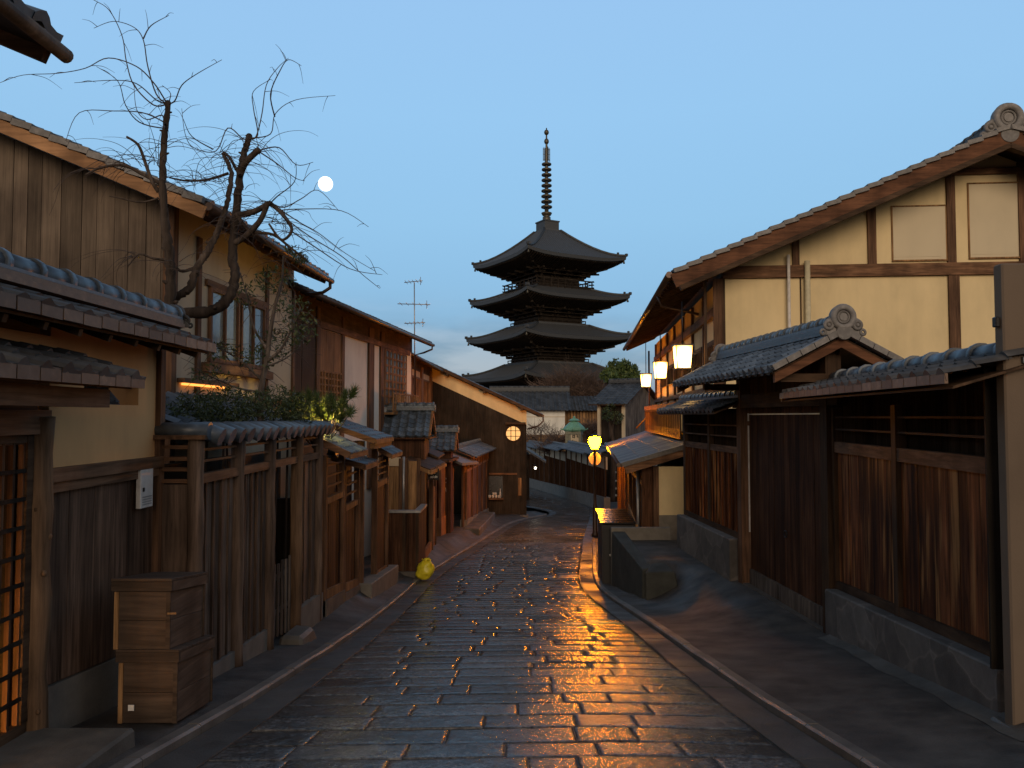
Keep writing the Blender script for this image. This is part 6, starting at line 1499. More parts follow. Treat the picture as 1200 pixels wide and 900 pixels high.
# ================================================================== BEYOND: bend of the lane, temple buildings, pagoda
# long wall on the outside of the bend
t = thing('lane_wall', 'long brown boarded wall with a tiled cap on a stone base round the bend of the lane', 'wall', (3.6, 66, gz(66)))
WP = [(5.6, 47.0), (5.35, 51.0), (4.3, 62.0), (3.0, 72.0), (1.6, 81.0), (-1.0, 92.0)]
for i in range(len(WP) - 1):
    (xa, ya), (xb, yb) = WP[i], WP[i + 1]
    F = Frame(xa, ya, xb - xa, yb - ya, -1); L = math.hypot(xb - xa, yb - ya)
    zt = lerp(-0.72, -1.6, (ya - 47) / 35)
    mb = MB(F.M); mb.board(0, L, -0.25, 0.12, gz(ya) - 0.4, gz(yb) - 0.4, gz(ya) + 0.85, gz(yb) + 0.85); mb.build('stone_base', M['concrete'], t)
    mb = MB(F.M); boards(mb, 0, L, -0.02, (gz(ya) + 0.853, gz(yb) + 0.853), (zt - 0.85, zt - 0.85), w=0.4, seed=i); mb.build('board_panel', M['far_wall_wood'], t)
    mb = MB(F.M); mb.box(0, L, -0.1, 0, zt - 0.85, zt - 0.1); mb.build('plaster_band', M['cream_dim'], t)
    n = int(L / 2.2)
    for k in range(n + 1):
        mb = MB(F.M); u = 0.08 + (L - 0.16) * k / n; mb.box(u - 0.06, u + 0.06, 0.01, 0.07, gz(lerp(ya, yb, k / n)) + 0.855, zt - 0.1); mb.build('post', M['dark_post'], t)
    mb = MB(); tile_roof(mb, F.o + F.n * 0.7 + Vector((0, 0, zt)), F.u, (-F.n * 0.9 + Vector((0, 0, 0.34))).normalized(), L + 0.1, 1.0, p=0.3, row=0.3, seed=i + 5); tile_roof(mb, F.o - F.n * 1.1 + F.u * (L + .1) + Vector((0, 0, zt)), -F.u, (F.n * 0.9 + Vector((0, 0, 0.34))).normalized(), L + 0.1, 1.0, p=0.3, row=0.3, seed=i + 9); mb.build('cap_tiles', M['tile'], t)
    mb = MB(); ridge(mb, F.o - F.n * 0.2 + Vector((0, 0, zt + 0.33)), F.o - F.n * 0.2 + F.u * L + Vector((0, 0, zt + 0.33)), 0.09, 0.4, 2); mb.build('ridge', M['tile'], t)
# a row of small white paper pieces hanging on the wall post
for (px, Y, ys) in ((684, 57.5, (555, 562.5, 569, 574)), (722, 24.0, (553.5, 563.5, 572.5, 580.5))):
    for k, py in enumerate(ys):
        c = P(px, py, Y); mb = MB(); s = 0.16 if Y > 40 else 0.055; mb.lathe([(0.2 * s, -0.5 * s), (0.5 * s, -0.2 * s), (0.5 * s, 0.3 * s), (0.2 * s, 0.5 * s)], c, 10)
        tag(mb.build('white_marker', M['white_paint']), 'small white round marker in the upright row on the far wall' if Y > 40 else 'small white round marker in the upright row beside the black cabinet', 'marker', 'white markers on the far wall' if Y > 40 else 'white markers by the cabinet')
# low house roof edge and small lamp at the bend behind the black house
t = thing('corner_shed', 'low shed roof sticking out behind the black gabled house at the bend', 'shed', (0.2, 61, gz(61)))
mb = MB(); q = [P(612, 526, 58), P(640, 543, 57), P(640, 541, 63), P(612, 522, 64)]; mb.prism(q, (0, 0, 0.14)); mb.build('roof', M['metal_roof'], t)
mb = MB(); mb.box(-4, 1.3, 59, 63, gz(61) - .3, P(612, 528, 60).z - .25); mb.build('wall', M['black_boards'], t)
c = P(627.5, 548.5, 56.5); t = thing('wall_lamp', 'tiny white lamp shining by the shed at the bend of the lane', 'lamp', tuple(c))
mb = MB(); mb.ball(c, 0.085, 10, 8); mb.build('bulb', glow('white_lamp_glow', (1.0, 0.85, 0.65), 9.0), t)
mb = MB(); mb.tube([c + Vector((0, 0.0, 0.09)), c + Vector((0, 0.0, 0.22))], 0.04, 8); mb.beam(c + Vector((0, 0, 0.2)), c + Vector((-0.2, 2.6, 0.2)), 0.03, 0.03); mb.build('holder', M['black_metal'], t)

# white plastered storehouse
t = thing('white_storehouse', 'white plastered storehouse with a dark tiled roof below the pagoda', 'storehouse', (3, 92, gz(92)))
YS = 88.0; F = Frame(0, YS, 1, 0, 1)
ua, ub = F.U(585), F.U(662); zt = F.at(630, 480)[1]; zb = F.at(630, 509.5)[1]
mb = MB(F.M); mb.box(ua, ub, -6, 0, zb, zt + .3); mb.build('wall', M['white'], t)
mb = MB(F.M); mb.box(ua, ub + .1, -6, 0.05, gz(88) - .5, zb - 0.5); mb.box(ua - .1, ub + 0.2, -0.4, 0.3, zb - .5, zb - 0.003); mb.build('wainscot', M['tan_wood'], t)
mb = MB(F.M); z_ = F.at(630, 488.5)[1]; mb.box(ua, ub, 0.001, 0.05, z_ - .03, z_ + .03); mb.build('ledge', M['cream_dim'], t)
e0 = P(572, 481, YS - 0.8); e1 = P(671, 481, YS - 0.8); rl = P(600, 458, YS + 4)
mb = MB(); W_ = Vector((0, 4.8, rl.z - e0.z)); S = W_.length; W_.normalize(); tile_roof(mb, e0, (1, 0, 0), W_, e1.x - e0.x, S, p=0.5, row=0.45, h=0.11, seed=3); mb.build('roof_slope', M['tile_far'], t)
mb = MB(); tile_roof(mb, (e1.x, YS + 8.8, e0.z), (-1, 0, 0), Vector((0, -4.8, rl.z - e0.z)).normalized(), e1.x - e0.x, S, p=0.5, row=0.45, h=0.11, seed=4); mb.build('roof_slope', M['tile_far'], t)
mb = MB(); ridge(mb, (e0.x, YS + 4, rl.z - .1), (e1.x, YS + 4, rl.z - .1), 0.16, 0.6, 4, 0.6, 0.12); mb.build('ridge', M['tile_far'], t)
mb = MB(F.M); mb.prism([(ub - .3, -8.8 + .5, zt + .1), (ub - .3, 0.3, zt + .1), (ub - .3, -4, rl.z - .2)], (0.2, 0, 0)); mb.build('gable_panel', M['white'], t)

# brown lattice hall and the grey roofed house to its right
t = thing('lattice_hall', 'low brown temple building with pale vertical boards behind the green lantern', 'temple building', (7.5, 93, gz(92)))
F = Frame(0, 91, 1, 0, 1); ua, ub = F.U(661), F.U(706)
mb = MB(F.M); boards(mb, ua, ub, 0, (F.at(680, 497)[1],) * 2, (F.at(680, 482)[1],) * 2, w=0.35, seed=5, jit=.1, gap=.08); mb.build('boards', M['tan_wood'], t)
mb = MB(F.M); mb.box(ua, ub, -5, -0.02, gz(92) - .3, F.at(680, 481)[1]); mb.build('wall', M['dark_beam_x'], t)
mb = MB(); e0 = P(658, 481, 90); tile_roof(mb, e0, (1, 0, 0), Vector((0, 1, 0.42)).normalized(), P(712, 481, 90).x - e0.x, 4.5, p=0.4, row=0.4, h=.07, seed=8); mb.build('roof', M['tile_far'], t)
t = thing('grey_roofed_house', 'grey roofed house with pale posts beside the pine, left of the lanterns', 'house', (8.5, 63, gz(63)))
YH = 58.0; o_ = P(689, 473.5, YH); F = Frame(o_.x, o_.y, 0.86, -0.5, 1)
ze = o_.z; Lh = 3.1; Dh = 8.0; rise = 0.42; S = 4.0 * math.hypot(1, rise)
Wv = (-F.n + Vector((0, 0, rise))).normalized()
mb = MB(); tile_roof(mb, o_, F.u, Wv, Lh, S, p=0.34, row=0.36, h=.04, seed=5); mb.build('roof_slope', M['tile_far'], t)
mb = MB(); tile_roof(mb, o_ - F.n * 8 + F.u * Lh, -F.u, (F.n + Vector((0, 0, rise))).normalized(), Lh, S, p=0.34, row=0.36, h=.04, seed=6); mb.build('roof_slope', M['tile_far'], t)
mb = MB(F.M); mb.prism([(0, 0.0, ze - .1), (0, -4, ze - .1 + 4 * rise), (0, -8, ze - .1), (0, -8, ze - .03), (0, -4, ze - .03 + 4 * rise), (0, 0, ze - .03)], (Lh, 0, 0)); mb.build('roof_boards', M['dark_beam_x'], t)
mb = MB(); ridge(mb, o_ - F.n * 4 + Vector((0, 0, 4 * rise)), o_ - F.n * 4 + F.u * Lh + Vector((0, 0, 4 * rise)), .11, .4, 3, .34, .07); mb.build('ridge', M['tile_far'], t)
mb = MB(F.M); mb.prism([(0.5, -0.7, gz(60) - .4), (0.5, -7.3, gz(60) - .4), (0.5, -7.3, ze + .15), (0.5, -4, ze + 4 * rise - .2), (0.5, -0.7, ze + .15)], (Lh - 0.9, 0, 0)); mb.build('wall', M['bark_grey'], t)
mb = MB(F.M); mb.box(0.8, Lh - .7, -0.69, -0.65, gz(60), ze - .15); mb.build('opening_shade_panel', M['black_boards'], t)  # flat dark plate in place of a shaded opening between the posts
for u in (0.62, Lh - .55):
    mb = MB(F.M); mb.box(u - 0.12, u + 0.12, -0.69, -0.55, gz(60), ze + .1); mb.build('post', M['shutter'], t)

# green copper lantern
YL = 66.0; c = P(673, 530, YL)
t = thing('copper_lantern', 'large green copper lantern with dark characters on its pale panel, behind the lane wall', 'lantern', (c.x, c.y, gz(YL)))
mp = YL / FX; zz = lambda py: P(673, py, YL).z
mb = MB(); mb.lathe([(0.9, gz(YL) - .2), (0.8, zz(545)), (0.5, zz(540)), (0.5, zz(532)), (0.75, zz(530)), (0.75, zz(528.5))], (c.x, c.y, 0), 6, False); mb.build('pedestal', M['lantern_body'], t)
Rm = Matrix.Translation((c.x, c.y, 0)) @ Matrix.Rotation(rad(-12), 4, 'Z')
mb = MB(Rm); hw = 8.2 * mp; mb.box(-hw, hw, -hw, hw, zz(528.4), zz(509)); mb.box(-hw * 1.12, hw * 1.12, -hw * 1.12, hw * 1.12, zz(508.9), zz(505.5)); 
for i in (-1, 1):
    for j in (-1, 1): mb.box(i * hw - 0.07, i * hw + 0.07, j * hw - 0.07, j * hw + 0.07, zz(528.3), zz(509.2))
mb.build('lantern_box', M['lantern_body'], t)
mb = MB(Rm); mb.box(-hw * 0.35, hw * 0.75, -hw - 0.04, -hw - 0.002, zz(520), zz(509.3)); pn = mb.build('pale_panel', M['shutter'], t)
mb = MB(Rm); y_ = -hw - 0.05; x0 = hw * 0.2
for (dx, dz, ex, ez) in ((-.25, .9, -.3, .3), (-.3, .7, .1, .75), (-.05, .95, -.05, .2), (-.3, .35, .1, .5), (.25, .85, .45, .8), (.45, .8, .45, .3), (.25, .55, .42, .5), (-.3, -.1, -.3, -.9), (-.1, -.2, .0, -.8), (-.1, -.8, .2, -.85), (.15, -.3, .3, -.55)):
    zc = zz(514.6); k = 0.42; mb.beam((x0 + dx * .6, y_, zc + dz * k), (x0 + ex * .6, y_, zc + ez * k), 0.06, 0.012, (0, 1, 0))
mb.build('characters', M['ink'], pn)
mb = MB(Rm); prof = [(1.0, 503.5), (0.93, 501), (0.62, 497), (0.40, 494.5), (0.30, 493.8)]; R0 = 10.6 * mp * 1.25
pr = [(f * R0, zz(py)) for f, py in prof]
mb.lathe([(R0 * .9, zz(505.4))] + pr + [(R0 * .3, zz(493.2)), (R0 * .52, zz(492.8)), (R0 * .28, zz(490.8)), (R0 * .1, zz(490)), (R0 * .12, zz(489)), (0.03, zz(487.5))], (0, 0, 0), 8, False)
for k in range(8):
    a = 2 * math.pi * k / 8; mb.tube([(R0 * .98 * math.cos(a), R0 * .98 * math.sin(a), zz(503.5)), (R0 * 1.12 * math.cos(a), R0 * 1.12 * math.sin(a), zz(503.3)), (R0 * 1.2 * math.cos(a), R0 * 1.2 * math.sin(a), zz(501.8))], 0.05, 6)
mb.build('copper_roof', M['patina'], t)

# ---- five storied pagoda
PY_ = 112.0; pc = P(642, 488, PY_); k_ = PY_ / FX
t = thing('pagoda', 'tall dark five storied wooden pagoda with curved tiled roofs and a ringed bronze spire', 'pagoda', (pc.x, PY_, gz(PY_)))
zp = lambda py: P(642, py, PY_).z
Rm = Matrix.Translation((pc.x, PY_, 0)) @ Matrix.Rotation(rad(-15.7 - 45 + 90), 4, 'Z')
ROT = [Rm @ Matrix.Rotation(math.pi / 2 * q, 4, 'Z') for q in range(4)]
E_ = [8.0, 8.35, 8.72, 9.05, 9.4]                       # half widths of the eaves, from the top
ZE = [zp(311), zp(355), zp(400), zp(445), zp(490)]       # eave heights at mid side
BT = [3.05, 3.35, 3.65, 3.95, 4.25]
RT = [zp(272), zp(340.5), zp(384), zp(428), zp(473)]     # heads of the roof slopes
TW = [1.35, 3.9, 4.2, 4.5, 4.8]
def roof_pt(i, x, v):
    """point of roof i (one side): x along the eave, v up the slope (0..1)"""
    w = lerp(E_[i], TW[i], v); e = abs(x) / w
    if i == 0:
        z = lerp(ZE[i], RT[i], 0.62 * v + 0.38 * v * v)
    else:
        z = lerp(ZE[i], RT[i], 0.8 * v + 0.2 * v * v)
    z += 0.62 * (abs(x) / E_[i]) ** 3.6 * (1 - v) ** 1.5
    return (x, -w, z)
for i in range(5):
    mb = MB()
    for q in range(4):
        mb.M = ROT[q]; N = 84; NV = 7; vs = []; fs = []
        for a in range(N + 1):
            x = E_[i] * (2 * a / N - 1); vm = 1.0 if abs(x) <= TW[i] else (E_[i] - abs(x)) / (E_[i] - TW[i])
            for b in range(NV + 1):
                p = roof_pt(i, x, vm * b / NV); vs.append((p[0], p[1], p[2] + (0.07 if a % 2 else 0.0)))
        for a in range(N):
            for b in range(NV):
                o = a * (NV + 1) + b; fs.append((o, o + NV + 1, o + NV + 2, o + 1))
        mb.add(vs, fs)
        # eave face
        vs = []; fs = []
        for a in range(41):
            x = E_[i] * (2 * a / 40 - 1); p = roof_pt(i, x, 0); vs += [(p[0], p[1] + 0.0, p[2] + 0.03), (p[0] * 0.995, p[1] + 0.05, p[2] - 0.40), (p[0] * .97, p[1] + 0.25, p[2] - 0.48)]
        for a in range(40):
            o = a * 3; fs += [(o, o + 1, o + 4, o + 3), (o + 1, o + 2, o + 5, o + 4)]
        mb.add(vs, fs)
    mb.build('roof_tiles', M['tile_far'], t, fix=False)
    mb = MB()
    for q in range(4):
        mb.M = ROT[q]; pts = [roof_pt(i, lerp(E_[i], TW[i], b / 8) - 0.001, b / 8) for b in range(9)]
        pts = [(p[0], p[1], p[2] + 0.14) for p in pts]; mb.tube([(pts[0][0] + .1, pts[0][1] - .1, pts[0][2] + 0.08)] + pts, 0.17, 8)
        a = Vector(pts[0]); mb.box(a.x - .16, a.x + .16, a.y - .16, a.y + .16, a.z, a.z + 0.28); a = Vector(pts[1]); mb.box(a.x - .12, a.x + .12, a.y - .12, a.y + .12, a.z, a.z + 0.40)
        if i: mb.box(-TW[i], TW[i], -TW[i] - 0.1, -TW[i] + 0.3, RT[i] - .1, RT[i] + 0.25)
    mb.build('hip_ridges', M['tile_far'], t)
    # underside with two tiers of rafters
    mb = MB()
    for q in range(4):
        mb.M = ROT[q]; vs = []; fs = []
        ziw = ZE[i] - 1.45
        for a in range(33):
            s = 2 * a / 32 - 1; p = roof_pt(i, E_[i] * s, 0); vs += [(p[0] * .98, p[1] + .2, p[2] - .42), (4.5 * s, -4.5, ziw + 0.35 * abs(s) ** 3)]
        for a in range(32): o = a * 2; fs.append((o, o + 1, o + 3, o + 2))
        mb.add(vs, fs)
        for a in range(40):
            x = E_[i] * (2 * (a + .5) / 40 - 1) * .96; p = Vector(roof_pt(i, x, 0)) + Vector((0, .25, -.50)); iy = max(4.6, abs(x) * .99); f = (E_[i] - iy) / (E_[i] - 4.5)
            mb.beam(p, (x, -iy, lerp(p.z, ziw + .02, f)), 0.15, 0.17)
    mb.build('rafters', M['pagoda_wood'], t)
    # body: wall, posts, stepped brackets
    bw = BT[i]; zb_ = (RT[i + 1] if i < 4 else gz(PY_) + 1.0); zt_ = ZE[i] - 2.65
    mb = MB()
    mb.M = Rm; mb.box(-bw, bw, -bw, bw, zb_ - .4, ZE[i] + .2)
    for s_, (f0, f1) in enumerate(((0.0, 0.35), (0.45, 0.8), (0.9, 1.25))):
        w = bw + 0.5 + 0.55 * s_; mb.box(-w, w, -w, w, zt_ + f0 + .35, zt_ + f1 - .12)
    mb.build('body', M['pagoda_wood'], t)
    mb = MB()
    for q in range(4):
        mb.M = ROT[q]
        for j in range(4):
            x = bw * (2 * j / 3 - 1) * .98; mb.box(x - .2, x + .2, -bw - .16, -bw + .1, zb_, zt_ + .3)
        mb.box(-bw - .2, bw + .2, -bw - .2, -bw - .02, zt_ - .1, zt_ + .12); mb.box(-bw - .2, bw + .2, -bw - .19, -bw - .02, zb_ + .25, zb_ + .45)
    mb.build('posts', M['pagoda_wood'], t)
    mb = MB()
    for q in range(4):
        mb.M = ROT[q]
        for j in range(4):
            x = bw * (2 * j / 3 - 1)
            for s_ in range(3):
                w = bw + 0.35 + 0.62 * s_; z = zt_ + .2 + .42 * s_; xx = x * (w / bw if j in (0, 3) else 1)
                mb.box(xx - .55, xx + .55, -w - .15, -w + .15, z, z + .2); mb.box(xx - .12, xx + .12, -w - .35, -bw, z + .02, z + .18)
                for d in (-.45, 0, .45): mb.box(xx + d - .13, xx + d + .13, -w - .17, -w + .13, z + .2, z + .36)
        # tail rafters that stick out under the corners
        c = Vector((-E_[i] + 1.9, -E_[i] + 1.9, ZE[i] - .95)); mb.beam((-bw, -bw, ZE[i] - 1.75), c, .3, .3)
        for xx in (-bw * .33, bw * .33, -bw - 1.2, bw + 1.2): mb.beam((xx, -bw, ZE[i] - 1.75), (xx, -bw - 2.9, ZE[i] - 1.5), .22, .24)
    mb.build('brackets', M['pagoda_wood'], t)
    mb = MB()
    for q in range(4):
        mb.M = ROT[q]; p = roof_pt(i, -E_[i], 0); mb.lathe([(.16, p[2] - .95), (.12, p[2] - .7), (.07, p[2] - .55), (.03, p[2] - .25)], (p[0] + .25, p[1] + .25, 0), 8)
    mb.build('wind_bells', M['bronze'], t)
# railing round the top storey
mb = MB(); hw = 4.55; zb_ = zp(341.5)
for q in range(4):
    mb.M = ROT[q]
    for (z, w) in ((0.1, .14), (0.55, .10), (0.98, .15)): mb.box(-hw - .35, hw + .35, -hw - w / 2, -hw + w / 2, zb_ + z, zb_ + z + w)
    for j in range(9):
        x = hw * (2 * j / 8 - 1) * .999; mb.box(x - .07, x + .07, -hw - .06, -hw + .06, zb_ - .2, zb_ + 1.0)
    mb.box(-hw, hw, -hw + .08, -3.0, zb_ - .1, zb_ + .08)
mb.build('railing', M['pagoda_wood'], t)
for i in (1, 2, 3):
    mb = MB(); h_ = BT[i] + .55
    for q in range(4):
        mb.M = ROT[q]
        for z in (0.1, .45): mb.box(-h_, h_, -h_ - .05, -h_ + .05, RT[i + 1] + .2 + z, RT[i + 1] + .3 + z)
        for j in range(9): x = h_ * (2 * j / 8 - 1) * .99; mb.box(x - .05, x + .05, -h_ - .04, -h_ + .04, RT[i + 1] + .1, RT[i + 1] + .7)
    mb.build('railing', M['pagoda_wood'], t)
# spire
mb = MB(Rm); w = 11.3 * k_ * .87; mb.box(-w, w, -w, w, zp(271), zp(261.5)); mb.box(-w * 1.08, w * 1.08, -w * 1.08, w * 1.08, zp(261.4), zp(260)); mb.box(-w * 1.15, w * 1.15, -w * 1.15, w * 1.15, zp(272), zp(270.5)); mb.build('spire_base', M['tile_far'], t)
mb = MB(); cx = pc.x - 0.12
mb.lathe([(.6, zp(260)), (.58, zp(254.6)), (.35, zp(254)), (.62, zp(252.5)), (.78, zp(250.2)), (.75, zp(249.4)), (.3, zp(249)), (.22, zp(190)), (.13, zp(165)), (.08, zp(150))], (cx, PY_, 0), 14); mb.build('spire_pole', M['bronze'], t)
for j in range(9):
    R_ = lerp(6.6, 5.7, j / 8) * k_; z = zp(lerp(242.7, 192.6, j / 8)); mb = MB()
    mb.torus((cx, PY_, z), (0, 0, 1), R_ - .11, .13, 22, 8, 1.25)
    for a in range(4): an = a * math.pi / 2 + .4; mb.beam((cx, PY_, z), (cx + (R_ - .1) * math.cos(an), PY_ + (R_ - .1) * math.sin(an), z), .1, .14)
    mb.build('spire_ring', M['bronze'], t)
mb = MB()
for a in range(4):
    an = a * math.pi / 2 + .35; c, s = math.cos(an), math.sin(an)
    for (r0, r1) in ((.15, .25), (.32, .40), (.47, .56)):
        mb.prism([(cx + c * r0, PY_ + s * r0, zp(189)), (cx + c * r1, PY_ + s * r1, zp(188 + r1 * 2)), (cx + c * r1, PY_ + s * r1, zp(173.5 + r1 * 2)), (cx + c * r0, PY_ + s * r0, zp(172.5))], (-s * .05, c * .05, 0))
    for z in (187, 181, 175): mb.beam((cx, PY_, zp(z)), (cx + c * .56, PY_ + s * .56, zp(z)), .04, .06)
mb.build('flame_plates', M['bronze'], t)
mb = MB(); mb.ball((cx, PY_, zp(165.8)), 2.9 * k_, 14, 10, (1, 1, 1.25)); mb.ball((cx, PY_, zp(155.2)), 2.9 * k_, 14, 10, (1, 1, 1.15)); mb.lathe([(.12, zp(153)), (.02, zp(150))], (cx, PY_, 0), 8); mb.build('jewels', M['bronze'], t)

# ---- moon
mc = P(381.5, 215.5, 2600.0); mb = MB(); mb.ball(mc, 8.6 / FX * 2600, 32, 20)
tag(mb.build('moon', glow('moonlight', (1.0, 0.98, 0.94), 1.7)), 'bright full moon low in the blue sky beside the bare tree', 'moon')

# far wooded hill line behind everything
mb = MB(); n = 90; r = random.Random(5); vs = []
for i in range(n + 1):
    a = lerp(-1.25, 1.25, i / n); D = 1500; h = 16 + 7 * mnoise.noise(Vector((a * 3, 1, 0))) + 3 * mnoise.noise(Vector((a * 12, 4, 0)))
    mb.v += [Vector((D * math.sin(a), D * math.cos(a), -12)), Vector((D * math.sin(a) * 1.12, D * math.cos(a) * 1.12, h)), Vector((D * math.sin(a) * 1.5, D * math.cos(a) * 1.5, -12))]
for i in range(n):
    for k in range(2): o = i * 3 + k; mb.f.append([o, o + 3, o + 4, o + 1]); mb.sm.append(True)
setting(mb.build('hills', M['earth']))

# ================================================================== TREES AND PLANTS
def branch_obj(lines, name, mat, t, n=8):
    mb = MB()
    for pts, r0, r1 in lines:
        p = smooth_path(pts, 5); k = len(p); mb.tube(p, [lerp(r0, r1, i / (k - 1)) for i in range(k)], n)
    return mb.build(name, mat, t, fix=False)
def PL(pxs, y0, y1): return [P(a, b, lerp(y0, y1, i / (len(pxs) - 1))) for i, (a, b) in enumerate(pxs)]
t = thing('bare_tree', 'pruned leafless tree with drooping twigs above the tiled wall at the left', 'tree', (-4.0, 9.2, gz(9.2)))
YT = 9.3; q = YT / FX
trunks = [
    (PL([(150, 520), (170, 440), (188, 385), (200, 345), (198, 300), (194, 262), (190, 215), (192, 165), (197, 121)], 9.2, 9.0), 0.075, 0.030),
    (PL([(150, 500), (172, 420), (200, 372), (245, 365), (268, 350), (276, 322), (272, 298), (277, 250), (281, 205), (287, 178), (292, 160)], 9.2, 9.7), 0.078, 0.034),
    (PL([(152, 480), (180, 390), (202, 352), (222, 338), (232, 312), (247, 288), (258, 262), (268, 230), (270, 200), (262, 180)], 9.2, 9.9), 0.062, 0.022),
]
def knotty(lines, name, mat, t, n=12, seed=4):
    rr = random.Random(seed); mb = MB()
    for pts, r0, r1 in lines:
        p = smooth_path(pts, 9); k = len(p); p = [q + Vector((rr.gauss(0, .006), rr.gauss(0, .006), 0)) for q in p]
        mb.tube(p, [lerp(r0, r1, i / (k - 1)) * (1 + rr.uniform(-.10, .13)) for i in range(k)], n)
        mb.ball(p[-1], r1 * 1.25, 8, 6)
        for _ in range(10):
            i = rr.randrange(4, k - 1); q = p[i]; a = rr.uniform(0, 6.28); rad_ = lerp(r0, r1, i / (k - 1)); d = Vector((math.cos(a), math.sin(a), rr.uniform(-.2, .6)))
            mb.tube([q, q + d * rad_ * 1.1, q + d * rad_ * 1.7], [rad_ * .45, rad_ * .38, rad_ * .22], 6)
    return mb.build(name, mat, t, fix=False)
knotty(trunks, 'trunk', M['bark'], t)
limbs = [
    (PL([(281, 205), (288, 190), (304, 175)], 9.55, 9.4), .045, .035),
    (PL([(281, 252), (300, 247), (315, 238)], 9.5, 9.3), .04, .03), (PL([(315, 237), (330, 250), (342, 269), (330, 281), (315, 262)], 9.3, 9.2), .028, .012),
    (PL([(275, 285), (290, 275), (305, 258), (314, 238)], 9.5, 9.3), .04, .03),
    (PL([(186, 225), (178, 212), (170, 190), (162, 170), (148, 160)], 9.05, 8.8), .026, .013),
    (PL([(188, 215), (165, 203), (145, 194), (120, 196), (100, 205)], 9.05, 8.7), .024, .01),
    (PL([(268, 203), (245, 210), (220, 212), (198, 208)], 9.8, 9.6), .02, .01),
    (PL([(281, 205), (275, 195), (268, 183), (260, 180)], 9.5, 9.6), .022, .014),
    (PL([(200, 305), (180, 303), (163, 298), (150, 312)], 9.1, 8.8), .018, .007),
    (PL([(186, 232), (165, 237), (140, 232), (128, 230)], 9.0, 8.8), .012, .005),
    (PL([(277, 250), (292, 270), (320, 275), (340, 290), (360, 305)], 9.5, 9.3), .026, .010),
    (PL([(232, 312), (214, 318), (205, 312)], 9.5, 9.4), .022, .015),
]
for l_ in limbs: branch_obj([l_], 'limb', M['bark'], t, 8)
tw = [
    [(192, 115), (180, 97), (160, 78), (127, 68), (100, 80), (67, 86), (27, 88), (0, 97)], [(183, 110), (173, 77), (168, 47), (157, 32), (133, 25), (110, 33)], [(168, 45), (177, 30), (198, 18)],
    [(180, 123), (157, 100), (148, 72), (143, 42), (128, 12), (110, 0), (95, -8)], [(205, 118), (213, 100), (230, 87), (260, 70)], [(192, 143), (167, 132), (133, 130), (93, 132), (77, 165)],
    [(190, 150), (163, 143), (147, 123), (138, 95), (113, 78)], [(183, 117), (160, 98), (133, 94), (87, 97)], [(190, 135), (172, 140), (160, 128), (157, 100)],
    [(300, 160), (307, 133), (312, 100), (325, 80), (338, 68)], [(302, 158), (297, 127), (297, 107), (317, 93)], [(294, 162), (317, 157), (323, 133), (347, 117), (393, 112)], [(322, 137), (317, 110), (328, 83), (338, 70), (353, 77)],
    [(284, 162), (267, 150), (253, 177), (227, 173), (217, 157), (213, 127)], [(304, 176), (327, 173), (347, 193), (367, 190)], [(304, 178), (325, 192), (345, 208), (357, 212)], [(317, 238), (333, 243), (353, 233), (373, 223), (397, 247)],
    [(327, 247), (353, 245), (400, 247), (432, 266)], [(320, 240), (350, 260), (373, 273), (405, 297), (440, 318)], [(340, 270), (370, 290), (410, 315), (448, 322)], [(330, 252), (360, 275), (400, 300), (425, 322), (445, 338)],
    [(315, 240), (325, 230), (345, 213), (347, 190)], [(250, 175), (225, 160), (215, 140)], [(195, 125), (200, 110), (190, 100)],
]
tw3 = []
r = random.Random(21)
ANCH = [(196, 122), (192, 146), (291, 163), (304, 177), (315, 238), (331, 250), (341, 270), (168, 45), (322, 137)]
for k, pxs in enumerate(tw):
    near = min(ANCH, key=lambda q: math.hypot(q[0] - pxs[0][0], q[1] - pxs[0][1])); dd = math.hypot(near[0] - pxs[0][0], near[1] - pxs[0][1])
    if 2 < dd < 28: pxs = [near] + pxs
    y0 = 9.05 if pxs[0][0] < 240 else 9.5; y0 = 9.02 if pxs[0][0] < 240 else 9.66 if pxs[0][1] < 200 else 9.3; p = PL(pxs, y0, y0 + r.uniform(-.8, .5)); tw3.append((p, .0095, .0028))
    sp = smooth_path(p, 4)
    for q in sp[3::4]:                   # side shoots
        d = Vector((r.gauss(0, 1), r.gauss(0, .7), r.gauss(.1, .7))).normalized(); l = r.uniform(.08, .35); tw3.append(([q, q + d * l * .5, q + d * l + Vector((0, 0, -.25 * l))], .004, .0014))
# finer drooping twigs off the limbs
anchors = [(265, 185), (275, 195), (288, 165), (300, 178), (310, 240), (330, 255), (340, 272), (350, 295), (262, 182), (240, 212), (225, 212), (190, 205), (185, 190), (170, 192), (150, 195), (192, 170), (283, 225), (300, 250), (280, 260), (320, 262), (270, 270), (205, 312), (160, 300), (120, 196), (262, 215)]
for (a, b) in anchors:
    for _ in range(8):
        y0 = 9.05 if a < 215 else 9.5; p = P(a + r.uniform(-5, 5), b + r.uniform(-5, 5), y0 + r.uniform(-.1, .1)); d = Vector((r.uniform(-1, 1), r.uniform(-.8, .6), r.uniform(0, .7))).normalized(); pts = [p]; l = r.uniform(.25, .95)
        for s in range(5):
            d = (d + Vector((r.gauss(0, .22), r.gauss(0, .22), -0.30))).normalized(); p = p + d * l / 5; pts.append(p)
        tw3.append((pts, .0042, .0014))
branch_obj(tw3, 'twigs', M['twig'], t, 5)

